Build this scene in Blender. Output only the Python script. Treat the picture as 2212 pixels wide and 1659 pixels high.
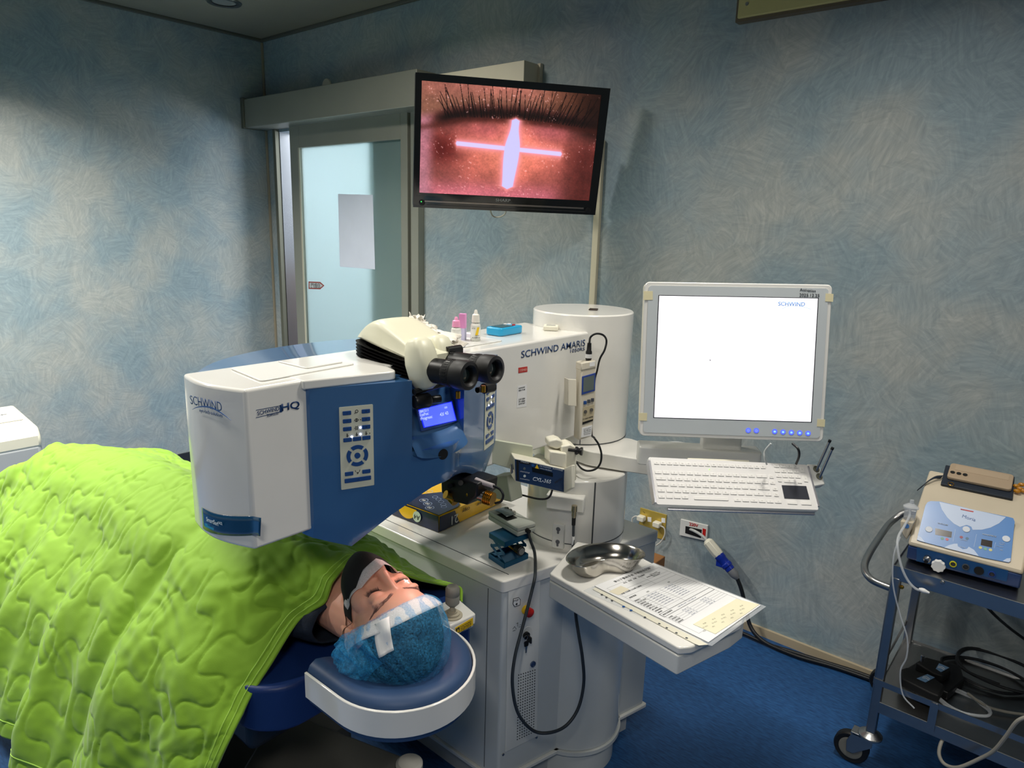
import bpy, bmesh, math, random
import numpy as np
from mathutils import Vector as V, Matrix, kdtree
from mathutils import noise as mnoise
random.seed(7)
for o in list(bpy.data.objects): bpy.data.objects.remove(o)
scene = bpy.context.scene
COL = scene.collection

# ------------------------------------------------------------------ camera
F_PX, CX, CY, EYE = 1500.0, 1106.0, 829.5, 1.59
RW = Matrix(((0.75924364, -0.16626026, 0.62921111),
             (0.65018771, 0.15162774, -0.74448974),
             (0.0283732, 0.97435443, 0.22322278)))
cd = bpy.data.cameras.new('camera'); cam = bpy.data.objects.new('camera', cd); COL.objects.link(cam)
cd.sensor_fit = 'HORIZONTAL'; cd.sensor_width = 36.0; cd.lens = 36.0 * F_PX / 2212.0
cd.clip_start = 0.02; cd.clip_end = 60
cam.matrix_world = Matrix.Translation((0, 0, EYE)) @ RW.to_4x4()
scene.camera = cam

# ------------------------------------------------------------------ view + world
vs = scene.view_settings
scene.display_settings.display_device = 'sRGB'
vs.view_transform = 'Standard'; vs.look = 'None'; vs.exposure = 0.06; vs.gamma = 1.0
vs.use_curve_mapping = False
w = bpy.data.worlds.new('world'); scene.world = w; w.use_nodes = True
w.node_tree.nodes['Background'].inputs[0].default_value = (0.55, 0.62, 0.68, 1)
w.node_tree.nodes['Background'].inputs[1].default_value = 0.10

def area(name, loc, target, sx, sy, power, col, spread=180, disk=False):
    l = bpy.data.lights.new(name, 'AREA'); l.shape = 'DISK' if disk else 'RECTANGLE'
    l.size = sx
    if not disk: l.size_y = sy
    l.energy = power; l.color = col; l.spread = math.radians(spread)
    o = bpy.data.objects.new(name, l); COL.objects.link(o); o.location = loc
    o.rotation_euler = (V(target) - V(loc)).to_track_quat('-Z', 'Y').to_euler()
    return o
CEIL = 2.698
LIGHTS = [  # ceiling lamps of the room, last one an added camera-side fill (x, y, watts, size, spread)
    (-1.55, 0.35, 13, 0.40, 150), (-2.45, 1.45, 15, 0.22, 160), (-0.55, 1.55, 13, 0.22, 140), (-3.30, 0.75, 50, 0.16, 132), (-3.15, -0.5, 46, 0.16, 132),
    (0.85, 1.3, 6, 0.22, 140), (0.45, -0.7, 23, 0.5, 160)]
for i, (x, y, p, s, sp) in enumerate(LIGHTS):
    area('ceiling_and_fill_light', (x, y, CEIL - .03), (x, y, 0), s, s, p, (1.0, 0.955, 0.87), sp)
area('corridor_light', (-3.45, 3.9, 1.95), (-3.95, 2.6, 1.3), 1.0, 1.3, 44, (0.86, 0.93, 1.0))
area('corridor_ceiling_light', (-3.9, 3.3, 2.6), (-3.9, 3.3, 0), .5, .8, 16, (0.9, 0.95, 1.0))

# ------------------------------------------------------------------ geometry helpers
def raydir(px, py): return RW @ V((px - CX, -(py - CY), -F_PX))
def Wz(px, py, z):
    r = raydir(px, py); return V((0, 0, EYE)) + r * ((z - EYE) / r.z)
def Wy(px, py, y):
    r = raydir(px, py); return V((0, 0, EYE)) + r * (y / r.y)
def Wx(px, py, x):
    r = raydir(px, py); return V((0, 0, EYE)) + r * (x / r.x)
class Plane:
    """a real flat surface of an object: origin, unit x (right), unit y (up), normal"""
    def __init__(s, pt, n, up=(0, 0, 1)):
        s.o = V(pt); s.n = V(n).normalized()
        s.x = V(up).cross(s.n).normalized(); s.y = s.n.cross(s.x)
    def hit(s, px, py, off=0.0):
        r = raydir(px, py); e = V((0, 0, EYE)); o = s.o + s.n * off
        return e + r * ((o - e).dot(s.n) / r.dot(s.n))
    def M(s, at=None):
        a = V(at) if at is not None else s.o
        m = Matrix((s.x, s.y, s.n)).transposed().to_4x4(); m.translation = a; return m
    def at(s, u, v, w=0): return s.o + s.x * u + s.y * v + s.n * w

MM = {}
def empty(name, label=None, cat=None, loc=(0, 0, 0), group=None, M=None, kind=None):
    o = bpy.data.objects.new(name, None); COL.objects.link(o); o.empty_display_size = .05
    m = M.copy() if M is not None else Matrix.Translation(V(loc))
    o.matrix_world = m; MM[o.name] = m
    tag(o, label, cat, group, kind); return o
def tag(o, label=None, cat=None, group=None, kind=None):
    if label: o['label'] = label
    if cat: o['category'] = cat
    if group: o['group'] = group
    if kind: o['kind'] = kind
    return o
def obj(name, bm, m, parent=None, world=True, smooth=True, bevel=0, seg=2, sub=0, solid=0, angle=35, label=None, recalc=True):
    """one mesh object; geometry given in world space (world=True) or in the parent's frame"""
    me = bpy.data.meshes.new(name)
    pm = MM[parent.name] if parent else Matrix.Identity(4)
    if world and parent: bm.transform(pm.inverted())
    if recalc: bmesh.ops.recalc_face_normals(bm, faces=bm.faces)
    bm.to_mesh(me); bm.free()
    mats = m if isinstance(m, (list, tuple)) else [m]
    for q in mats: me.materials.append(q)
    if smooth:
        for p in me.polygons: p.use_smooth = True
        try: me.set_sharp_from_angle(angle=math.radians(angle))
        except Exception: pass
    o = bpy.data.objects.new(name, me); COL.objects.link(o)
    if parent: o.parent = parent
    MM[o.name] = pm
    if solid:
        md = o.modifiers.new('s', 'SOLIDIFY'); md.thickness = solid; md.offset = 0
    if bevel:
        md = o.modifiers.new('b', 'BEVEL'); md.width = bevel; md.segments = seg; md.limit_method = 'ANGLE'; md.angle_limit = math.radians(40)
        md.harden_normals = False
    if sub:
        md = o.modifiers.new('u', 'SUBSURF'); md.levels = sub; md.render_levels = sub
    if label: o['label'] = label
    return o
def struct(name, bm, m, **k):
    o = obj(name, bm, m, **k); o['kind'] = 'structure'; return o
def B(): return bmesh.new()
def box(bm, c, s, M=None):
    vs_ = []
    for dx in (-.5, .5):
        for dy in (-.5, .5):
            for dz in (-.5, .5):
                v = V((c[0] + dx * s[0], c[1] + dy * s[1], c[2] + dz * s[2]))
                vs_.append(bm.verts.new(M @ v if M else v))
    for f in ((0, 1, 3, 2), (4, 6, 7, 5), (0, 4, 5, 1), (2, 3, 7, 6), (0, 2, 6, 4), (1, 5, 7, 3)):
        bm.faces.new([vs_[i] for i in f])
    return bm
def box2(bm, a, b, M=None):
    return box(bm, [(a[i] + b[i]) / 2 for i in range(3)], [abs(b[i] - a[i]) for i in range(3)], M)
def rrect(w, h, r, n=5):
    pts = []
    for cx, cy, a0 in ((w/2-r, h/2-r, 0), (-w/2+r, h/2-r, 90), (-w/2+r, -h/2+r, 180), (w/2-r, -h/2+r, 270)):
        for i in range(n + 1):
            a = math.radians(a0 + 90 * i / n); pts.append((cx + r * math.cos(a), cy + r * math.sin(a)))
    return pts
def prism(bm, pts, z0, z1, M=None):
    lo = [bm.verts.new((M @ V((p[0], p[1], z0))) if M else (p[0], p[1], z0)) for p in pts]
    hi = [bm.verts.new((M @ V((p[0], p[1], z1))) if M else (p[0], p[1], z1)) for p in pts]
    n = len(pts)
    bm.faces.new(lo[::-1]); bm.faces.new(hi)
    for i in range(n): bm.faces.new((lo[i], lo[(i+1) % n], hi[(i+1) % n], hi[i]))
    return bm
def poly3(bm, P, n, t0, t1):
    """prism from world points P extruded along n from t0 to t1"""
    n = V(n); lo = [bm.verts.new(V(p) + n * t0) for p in P]; hi = [bm.verts.new(V(p) + n * t1) for p in P]
    k = len(P); bm.faces.new(lo[::-1]); bm.faces.new(hi)
    for i in range(k): bm.faces.new((lo[i], lo[(i+1) % k], hi[(i+1) % k], hi[i]))
    return bm
def frame_z(d):
    d = V(d).normalized(); u = V((0, 0, 1)) if abs(d.z) < .95 else V((1, 0, 0))
    x = u.cross(d).normalized(); y = d.cross(x); return x, y, d
def lathe(bm, prof, p0, axis=(0, 0, 1), n=32, cap=True):
    """prof = [(radius, height)...] round the axis from p0"""
    x, y, d = frame_z(axis); p0 = V(p0); rings = []
    for r, h in prof:
        if r < 1e-6: rings.append([bm.verts.new(p0 + d * h)])
        else: rings.append([bm.verts.new(p0 + d * h + (x * math.cos(t) + y * math.sin(t)) * r) for t in [2 * math.pi * i / n for i in range(n)]])
    for a, b in zip(rings, rings[1:]):
        for i in range(n):
            j = (i + 1) % n
            if len(a) == 1 and len(b) == 1: break
            if len(a) == 1: bm.faces.new((a[0], b[i], b[j]))
            elif len(b) == 1: bm.faces.new((a[i], b[0], a[j]))
            else: bm.faces.new((a[i], a[j], b[j], b[i]))
    if cap:
        if len(rings[0]) > 1: bm.faces.new(rings[0][::-1])
        if len(rings[-1]) > 1: bm.faces.new(rings[-1])
    return bm
def cyl(bm, a, b, r0, r1=None, n=24):
    a = V(a); b = V(b); r1 = r0 if r1 is None else r1
    return lathe(bm, [(r0, 0), (r1, (b - a).length)], a, b - a, n)
def spline(pts, k=8):
    P = [V(p) for p in pts]; P = [P[0] * 2 - P[1]] + P + [P[-1] * 2 - P[-2]]; out = []
    for i in range(1, len(P) - 2):
        for j in range(k):
            t = j / k; a, b, c, d = P[i-1], P[i], P[i+1], P[i+2]
            out.append(.5 * ((2*b) + (c - a) * t + (2*a - 5*b + 4*c - d) * t*t + (3*b - 3*c + d - a) * t**3))
    out.append(P[-2]); return out
def tube(bm, pts, r, n=10, smooth=8, cap=True):
    P = spline(pts, smooth) if smooth else [V(p) for p in pts]
    up = None; rings = []
    for i, p in enumerate(P):
        d = (P[min(i+1, len(P)-1)] - P[max(i-1, 0)]).normalized()
        if up is None: up = frame_z(d)[0]
        up = (up - d * up.dot(d)).normalized(); s = d.cross(up)
        rr = r[0] + (r[1] - r[0]) * i / (len(P) - 1) if isinstance(r, tuple) else r
        rings.append([bm.verts.new(p + (up * math.cos(t) + s * math.sin(t)) * rr) for t in [2*math.pi*j/n for j in range(n)]])
    for a, b in zip(rings, rings[1:]):
        for i in range(n): bm.faces.new((a[i], a[(i+1) % n], b[(i+1) % n], b[i]))
    if cap: bm.faces.new(rings[0][::-1]); bm.faces.new(rings[-1])
    return bm
def grid(bm, nu, nv, fn, close_u=False):
    vs_ = [[bm.verts.new(fn(i / (nu - 1 if not close_u else nu), j / (nv - 1))) for j in range(nv)] for i in range(nu)]
    for i in range(nu if close_u else nu - 1):
        for j in range(nv - 1):
            a = vs_[i]; b = vs_[(i+1) % nu]
            bm.faces.new((a[j], b[j], b[j+1], a[j+1]))
    return vs_
def ell(bm, c, r, M=None, seg=24):
    m = Matrix.Translation(V(c)) @ (M.to_4x4() if M else Matrix.Identity(4)) @ Matrix.Diagonal((r[0], r[1], r[2], 1))
    bmesh.ops.create_uvsphere(bm, u_segments=seg, v_segments=seg // 2, radius=1, matrix=m); return bm
def text(name, s, M, size, m, parent=None, align='CENTER', bold=0, depth=0.0003, xs=1.0, fit=None, mirror=False, shear=0):
    """lettering as a mesh; M = frame (x right, y up, z out); fit = total width"""
    c = bpy.data.curves.new('t', 'FONT'); c.body = s; c.size = size; c.align_x = align; c.align_y = 'CENTER'
    c.offset = bold * size; c.extrude = depth; c.resolution_u = 3; c.shear = shear; c.space_line = .95
    o = bpy.data.objects.new('t', c); COL.objects.link(o)
    dg = bpy.context.evaluated_depsgraph_get(); me = bpy.data.meshes.new_from_object(o.evaluated_get(dg))
    bpy.data.objects.remove(o); bpy.data.curves.remove(c)
    if not len(me.vertices): return None
    bm = B(); bm.from_mesh(me); bpy.data.meshes.remove(me)
    if fit:
        xsv = [v.co.x for v in bm.verts]; k = fit / (max(xsv) - min(xsv)); xs = k if xs == 1.0 else xs
        bmesh.ops.scale(bm, vec=(xs, k if xs == k else 1, 1), verts=bm.verts)
    elif xs != 1: bmesh.ops.scale(bm, vec=(xs, 1, 1), verts=bm.verts)
    if mirror: bmesh.ops.scale(bm, vec=(-1, 1, 1), verts=bm.verts)
    bm.transform(M)
    return obj(name, bm, m, parent, smooth=False, world=False)
def tpx(name, s, a, b, pl, m, parent, hr=None, bold=0, off=.0006, align=None, mirror=False, shear=0):
    """lettering on plane pl whose mid-line runs from pixel a to pixel b (measured in the photograph)"""
    A = pl.hit(*a, off); Bp = pl.hit(*b, off); x = (Bp - A); L = x.length; x.normalize(); y = pl.n.cross(x)
    M = Matrix((x, y, pl.n)).transposed().to_4x4(); M.translation = (A + Bp) / 2
    # measure
    c = bpy.data.curves.new('t', 'FONT'); c.body = s; c.size = 1; c.align_x = 'CENTER'; c.align_y = 'CENTER'; c.offset = bold; c.extrude = 0.0; c.resolution_u = 3; c.shear = shear; c.space_line = .95
    o = bpy.data.objects.new('t', c); COL.objects.link(o)
    dg = bpy.context.evaluated_depsgraph_get(); me = bpy.data.meshes.new_from_object(o.evaluated_get(dg))
    bpy.data.objects.remove(o); bpy.data.curves.remove(c)
    bm = B(); bm.from_mesh(me); bpy.data.meshes.remove(me)
    xs_ = [v.co.x for v in bm.verts]; k = L / (max(xs_) - min(xs_)); mx = (max(xs_) + min(xs_)) / 2
    ys_ = [v.co.y for v in bm.verts]; my = (max(ys_) + min(ys_)) / 2
    ky = k if hr is None else hr / (max(ys_) - min(ys_))
    for v in bm.verts: v.co = V(((v.co.x - mx) * k * (-1 if mirror else 1), (v.co.y - my) * ky, 0))
    r = bmesh.ops.extrude_face_region(bm, geom=bm.faces[:]); bmesh.ops.translate(bm, vec=(0, 0, .0003), verts=[e for e in r['geom'] if isinstance(e, bmesh.types.BMVert)])
    bm.transform(M); return obj(name, bm, m, parent, smooth=False)
def ppx(bm, pl, pxs, t0=0.0, t1=0.001): return poly3(bm, [pl.hit(*p) for p in pxs], pl.n, t0, t1)
def prr(bm, pl, c, w, h, r, t0, t1, rot=0, n=4):
    """rounded rectangle on a plane, centre c (world)"""
    M = pl.M(c) @ Matrix.Rotation(rot, 4, 'Z'); return prism(bm, rrect(w, h, r, n), t0, t1, M)
def pdisc(bm, pl, c, r, t0, t1, n=28):
    return prism(bm, [(r*math.cos(2*math.pi*i/n), r*math.sin(2*math.pi*i/n)) for i in range(n)], t0, t1, pl.M(c))

# ------------------------------------------------------------------ materials
def s2l(c):
    return tuple(((x/255)/12.92 if x/255 <= .04045 else ((x/255+.055)/1.055)**2.4) for x in c)
def mat(name, c, rough=.5, metal=0, emit=None, es=0, alpha=1, trans=0, coat=0, spec=.5, ior=1.45, bump=0, bscale=200, var=0, vscale=8, sheen=0):
    m = bpy.data.materials.new(name); m.use_nodes = True; nt = m.node_tree; p = nt.nodes['Principled BSDF']
    col = (*s2l(c), 1)
    p.inputs['Base Color'].default_value = col; p.inputs['Roughness'].default_value = rough
    p.inputs['Metallic'].default_value = metal; p.inputs['Alpha'].default_value = alpha
    p.inputs['Transmission Weight'].default_value = trans; p.inputs['Coat Weight'].default_value = coat
    p.inputs['Coat Roughness'].default_value = .06
    p.inputs['Specular IOR Level'].default_value = spec; p.inputs['IOR'].default_value = ior
    if sheen: p.inputs['Sheen Weight'].default_value = sheen
    if emit: p.inputs['Emission Color'].default_value = (*s2l(emit), 1); p.inputs['Emission Strength'].default_value = es
    tc = nt.nodes.new('ShaderNodeTexCoord')
    nz = nt.nodes.new('ShaderNodeTexNoise'); nt.links.new(tc.outputs['Object'], nz.inputs['Vector'])
    nz.inputs['Scale'].default_value = vscale; nz.inputs['Detail'].default_value = 5
    v = var if var else .03
    mr = nt.nodes.new('ShaderNodeMapRange'); mr.inputs[1].default_value = .25; mr.inputs[2].default_value = .75
    mr.inputs[3].default_value = 1 - v; mr.inputs[4].default_value = 1 + v
    nt.links.new(nz.outputs['Fac'], mr.inputs[0])
    mx = nt.nodes.new('ShaderNodeMix'); mx.data_type = 'RGBA'; mx.blend_type = 'MULTIPLY'; mx.inputs[0].default_value = 1
    mx.inputs[6].default_value = col; nt.links.new(mr.outputs[0], mx.inputs[7]); nt.links.new(mx.outputs[2], p.inputs['Base Color'])
    if bump:
        n2 = nt.nodes.new('ShaderNodeTexNoise'); n2.inputs['Scale'].default_value = bscale; n2.inputs['Detail'].default_value = 3
        nt.links.new(tc.outputs['Object'], n2.inputs['Vector'])
        bp = nt.nodes.new('ShaderNodeBump'); bp.inputs['Strength'].default_value = bump; bp.inputs['Distance'].default_value = .002
        nt.links.new(n2.outputs['Fac'], bp.inputs['Height']); nt.links.new(bp.outputs[0], p.inputs['Normal'])
    return m
def plaster(name, axis):
    """sponged blue-grey wall covering: short brush strokes that change direction from patch to patch"""
    m = bpy.data.materials.new(name); m.use_nodes = True; nt = m.node_tree; p = nt.nodes['Principled BSDF']; L = nt.links
    N = lambda t: nt.nodes.new('ShaderNode' + t)
    tc = N('TexCoord')
    wn = N('TexNoise'); wn.inputs['Scale'].default_value = 6; wn.inputs['Detail'].default_value = 3; L.new(tc.outputs['Object'], wn.inputs['Vector'])
    sc = N('VectorMath'); sc.operation = 'SCALE'; sc.inputs['Scale'].default_value = .22; L.new(wn.outputs['Color'], sc.inputs[0])
    ad = N('VectorMath'); ad.operation = 'ADD'; L.new(tc.outputs['Object'], ad.inputs[0]); L.new(sc.outputs[0], ad.inputs[1])
    outs = []
    for k, (vsz, st, fine) in enumerate(((8, (70, 70, 70), 7), (13, (95, 95, 95), 8))):
        vo = N('TexVoronoi'); vo.inputs['Scale'].default_value = vsz; vo.inputs['Randomness'].default_value = 1; L.new(ad.outputs[0], vo.inputs['Vector'])
        se = N('SeparateColor'); L.new(vo.outputs['Color'], se.inputs[0])
        mu = N('Math'); mu.operation = 'MULTIPLY'; mu.inputs[1].default_value = 6.28; L.new(se.outputs[k], mu.inputs[0])
        vr = N('VectorRotate'); vr.rotation_type = 'AXIS_ANGLE'; vr.inputs['Axis'].default_value = axis
        L.new(tc.outputs['Object'], vr.inputs['Vector']); L.new(mu.outputs[0], vr.inputs['Angle'])
        mp = N('Mapping'); mp.inputs['Scale'].default_value = (st[0], st[1], st[2] / fine); L.new(vr.outputs[0], mp.inputs['Vector'])
        nz = N('TexNoise'); nz.inputs['Scale'].default_value = 1.1; nz.inputs['Detail'].default_value = 5; nz.inputs['Roughness'].default_value = .62
        L.new(mp.outputs[0], nz.inputs['Vector']); outs.append(nz)
    avg = N('Mix'); avg.data_type = 'FLOAT'; avg.inputs[0].default_value = .45
    L.new(outs[0].outputs['Fac'], avg.inputs[2]); L.new(outs[1].outputs['Fac'], avg.inputs[3])
    big = N('TexNoise'); big.inputs['Scale'].default_value = 3.2; big.inputs['Detail'].default_value = 5; L.new(tc.outputs['Object'], big.inputs['Vector'])
    cr = N('ValToRGB'); cr.color_ramp.interpolation = 'LINEAR'
    e = cr.color_ramp.elements; e[0].position = .30; e[0].color = (*s2l((142, 154, 160)), 1); e[1].position = .72; e[1].color = (*s2l((184, 192, 195)), 1)
    k = cr.color_ramp.elements.new(.5); k.color = (*s2l((161, 171, 176)), 1)
    L.new(avg.outputs[0], cr.inputs[0])
    hue = N('ValToRGB'); e = hue.color_ramp.elements; e[0].position = .38; e[0].color = (*s2l((214, 228, 233)), 1); e[1].position = .62; e[1].color = (*s2l((255, 248, 238)), 1)
    L.new(big.outputs['Fac'], hue.inputs[0])
    mx = N('Mix'); mx.data_type = 'RGBA'; mx.blend_type = 'MULTIPLY'; mx.inputs[0].default_value = 1
    L.new(cr.outputs[0], mx.inputs[6]); L.new(hue.outputs[0], mx.inputs[7]); L.new(mx.outputs[2], p.inputs['Base Color'])
    p.inputs['Roughness'].default_value = .62
    bp = N('Bump'); bp.inputs['Strength'].default_value = .25; bp.inputs['Distance'].default_value = .003
    L.new(avg.outputs[0], bp.inputs['Height']); L.new(bp.outputs[0], p.inputs['Normal'])
    return m
M_wall_b = plaster('blue_grey_plaster_back', (0, 1, 0)); M_wall_l = plaster('blue_grey_plaster_left', (1, 0, 0))
def floormat():
    m = mat('blue_vinyl_floor', (22, 84, 158), .55, var=.12, vscale=3)
    nt = m.node_tree; p = nt.nodes['Principled BSDF']; tc = nt.nodes.new('ShaderNodeTexCoord')
    mp = nt.nodes.new('ShaderNodeMapping'); mp.inputs['Scale'].default_value = (28, 130, 28); mp.inputs['Rotation'].default_value = (0, 0, .5)
    nz = nt.nodes.new('ShaderNodeTexNoise'); nz.inputs['Scale'].default_value = 1.3; nz.inputs['Detail'].default_value = 6
    nt.links.new(tc.outputs['Object'], mp.inputs[0]); nt.links.new(mp.outputs[0], nz.inputs['Vector'])
    cr = nt.nodes.new('ValToRGB' if False else 'ShaderNodeValToRGB'); e = cr.color_ramp.elements
    e[0].position = .3; e[0].color = (*s2l((20, 58, 104)), 1); e[1].position = .7; e[1].color = (*s2l((38, 88, 142)), 1)
    nt.links.new(nz.outputs['Fac'], cr.inputs[0]); nt.links.new(cr.outputs[0], p.inputs['Base Color'])
    return m
M_floor = floormat()
M_ceil = mat('grey_ceiling_panel', (140, 134, 118), .7)
M_trimceil = mat('ceiling_moulding', (92, 92, 84), .6)
M_alu = mat('brushed_aluminium', (152, 152, 140), .42, .35, var=.06, vscale=3)
M_alud = mat('dark_aluminium_edge', (116, 116, 102), .42, .35)
M_beige = mat('beige_metal_box', (226, 216, 192), .5)
M_white = mat('white_gloss_enamel', (232, 230, 224), .16, coat=.5)
M_white2 = mat('white_satin_housing', (222, 222, 218), .32, coat=.2)
M_cab = mat('pale_grey_cabinet_enamel', (205, 208, 207), .22, coat=.5)
M_blue = mat('metallic_blue_lacquer', (64, 108, 158), .22, .15, coat=.8)
M_wing = mat('light_blue_lacquer', (88, 130, 182), .18, .1, coat=.9)
M_navyl = mat('navy_print', (28, 66, 122), .5)
M_blackp = mat('black_plastic', (22, 22, 23), .38)
M_blackm = mat('matt_black', (14, 14, 15), .6)
M_rubber = mat('black_rubber', (18, 18, 19), .5)
M_cable = mat('black_cable', (20, 22, 26), .42)
M_cream = mat('cream_plastic', (226, 222, 204), .42)
M_cream2 = mat('cream_keypad', (216, 216, 196), .5)
M_key = mat('blue_key', (34, 74, 136), .35)
M_ink = mat('dark_ink', (30, 32, 40), .6)
M_seam = mat('seam_shadow_gap', (70, 74, 78), .8)
M_steel = mat('polished_steel', (190, 186, 178), .16, 1.0, var=.08, vscale=30)
M_steelr = mat('stainless_steel', (170, 170, 170), .3, 1.0, var=.08, vscale=14)
M_brass = mat('brass', (190, 140, 50), .28, 1.0)
M_nickel = mat('nickel_connector', (170, 160, 135), .3, 1.0)
M_paper = mat('white_paper', (236, 236, 236), .6)
M_glow = mat('white_blue_led', (200, 210, 255), .4, emit=(190, 200, 255), es=9)
M_lcdb = mat('backlit_blue_lcd', (70, 90, 235), .4, emit=(78, 96, 250), es=1.25)
M_lcdbe = mat('lcd_edge_glow', (20, 30, 255), .4, emit=(20, 35, 255), es=1.6)
M_lcdt = mat('lcd_characters', (190, 205, 255), .4, emit=(176, 190, 255), es=1.1)
M_red = mat('red_plastic', (196, 34, 30), .35)
M_yel = mat('yellow_plastic', (232, 190, 30), .45)

# ------------------------------------------------------------------ the room
XL, YB = -4.373, 2.60
OPX0, OPX1, OPZ = -4.225, -3.27, 2.13
bm = B(); box2(bm, (XL - .2, -2.4, -.1), (2.4, YB + 1.8, 0)); struct('floor', bm, M_floor, smooth=False)
bm = B(); box2(bm, (XL - .2, -2.4, CEIL), (2.4, YB + 1.8, CEIL + .1)); struct('ceiling', bm, M_ceil, smooth=False)
bm = B(); box2(bm, (XL - .12, -2.4, 0), (XL, YB + 1.8, CEIL)); struct('wall_left', bm, M_wall_l, smooth=False)
bm = B(); box2(bm, (XL, YB, 0), (OPX0, YB + .12, CEIL)); box2(bm, (OPX0, YB, OPZ), (OPX1, YB + .12, CEIL)); box2(bm, (OPX1, YB, 0), (2.4, YB + .12, CEIL))
struct('wall_back', bm, M_wall_b, smooth=False)
bm = B(); box2(bm, (2.3, -2.4, 0), (2.4, YB, CEIL)); struct('wall_right', bm, M_wall_l, smooth=False)
bm = B(); box2(bm, (XL, -2.4, 0), (2.4, -2.3, CEIL)); struct('wall_front', bm, M_wall_b, smooth=False)
M_corr = mat('corridor_paint', (196, 200, 204), .5)
bm = B(); box2(bm, (XL, YB + 1.7, 0), (2.4, YB + 1.8, CEIL)); box2(bm, (-2.3, YB + .12, 0), (-2.2, YB + 1.7, CEIL)); struct('wall_corridor', bm, M_corr, smooth=False)
# mouldings
bm = B(); box2(bm, (XL, -2.3, CEIL - .018), (XL + .02, YB, CEIL)); struct('trim_1', bm, M_trimceil, smooth=False, bevel=.004)
bm = B(); box2(bm, (XL + .02, YB - .02, CEIL - .018), (2.3, YB, CEIL)); struct('trim_2', bm, M_trimceil, smooth=False, bevel=.004)
bm = B(); box2(bm, (XL, YB - .014, 0), (XL + .014, YB, CEIL - .02)); struct('trim_3', bm, mat('corner_bead', (150, 140, 120), .5), smooth=False, bevel=.003)
M_base = mat('beige_skirting', (178, 164, 138), .6)
bm = B(); box2(bm, (OPX1 + .55, YB - .012, 0), (2.3, YB, .035)); struct('baseboard_back', bm, M_base, smooth=False)
bm = B(); box2(bm, (XL, -2.3, 0), (XL + .012, YB - .03, .09)); struct('baseboard_left', bm, mat('dark_skirting', (40, 44, 48), .5), smooth=False)
# door
dx0, dx1 = -4.028, -2.924
dr = empty('door_1', loc=((dx0 + dx1) / 2, YB - .03, 0), kind='structure')
bm = B()
box2(bm, (dx0, YB - .05, .01), (dx0 + .105, YB - .012, OPZ + .02)); box2(bm, (dx1 - .055, YB - .05, .01), (dx1, YB - .012, OPZ + .02))
box2(bm, (dx0 + .105, YB - .05, 2.015), (dx1 - .055, YB - .012, OPZ + .02)); box2(bm, (dx0 + .105, YB - .05, .01), (dx1 - .055, YB - .012, .12))
obj('door_frame', bm, M_alu, dr, smooth=False, bevel=.003)
bm = B(); box2(bm, (dx0 + .098, YB - .056, .12), (dx0 + .112, YB - .05, 2.015)); obj('glazing_bead', bm, mat('pale_gasket', (196, 190, 170), .5), dr, smooth=False)
def frosted():
    m = bpy.data.materials.new('frosted_glass'); m.use_nodes = True; nt = m.node_tree; nt.nodes.remove(nt.nodes['Principled BSDF'])
    N = lambda t: nt.nodes.new('ShaderNode' + t)
    t = N('BsdfTranslucent'); t.inputs[0].default_value = (.68, .73, .75, 1)
    d = N('BsdfDiffuse'); d.inputs[0].default_value = (*s2l((176, 200, 196)), 1)
    r = N('BsdfRefraction'); r.inputs['IOR'].default_value = 1.05; r.inputs['Roughness'].default_value = .5; r.inputs[0].default_value = (.8, .93, .9, 1)
    g = N('BsdfGlossy'); g.inputs['Roughness'].default_value = .12
    nz = N('TexNoise'); nz.inputs['Scale'].default_value = 2; tc = N('TexCoord'); nt.links.new(tc.outputs['Object'], nz.inputs['Vector'])
    mr = N('MapRange'); mr.inputs[3].default_value = .38; mr.inputs[4].default_value = .42; nt.links.new(nz.outputs['Fac'], mr.inputs[0])
    a = N('MixShader'); nt.links.new(mr.outputs[0], a.inputs[0]); nt.links.new(t.outputs[0], a.inputs[1]); nt.links.new(d.outputs[0], a.inputs[2])
    b = N('MixShader'); b.inputs[0].default_value = .3; nt.links.new(a.outputs[0], b.inputs[1]); nt.links.new(r.outputs[0], b.inputs[2])
    c = N('MixShader'); c.inputs[0].default_value = .05; nt.links.new(b.outputs[0], c.inputs[1]); nt.links.new(g.outputs[0], c.inputs[2])
    nt.links.new(c.outputs[0], nt.nodes['Material Output'].inputs[0]); return m
bm = B(); box2(bm, (dx0 + .10, YB - .034, .11), (dx1 - .05, YB - .026, 2.02)); obj('door_glass', bm, frosted(), dr, smooth=False)
# casing: jambs, wide header box
cs = empty('trim_4', loc=(-3.6, YB, 0), kind='structure')
bm = B(); box2(bm, (-2.905, YB - .045, 0), (-2.845, YB, 2.18)); obj('jamb', bm, M_alu, cs, smooth=False, bevel=.003)
bm = B(); box2(bm, (OPX0 - .03, YB - .03, 0), (OPX0, YB + .12, 2.18)); obj('jamb', bm, M_alud, cs, smooth=False, bevel=.003)
hd = empty('door_header', 'long brushed aluminium sliding door header box over the glass door', 'door header', (-3.6, YB, 2.13))
hz0, hz1 = 2.145, 2.315
bm = B(); box2(bm, (XL + .03, YB - .165, hz0), (-2.72, YB - .005, hz1)); obj('housing', bm, M_alu, hd, smooth=False, bevel=.004)
bm = B(); box2(bm, (XL + .001, YB - .175, hz0 - .004), (XL + .03, YB - .005, hz1 + .008)); obj('end_cap', bm, M_alud, hd, smooth=False, bevel=.003)
bm = B(); box2(bm, (OPX0 - .001, YB + .002, 0), (OPX0 + .004, YB + .13, OPZ)); obj('reveal_lining', bm, mat('steel_lining', (196, 196, 200), .22, .9), cs, smooth=False)
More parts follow.
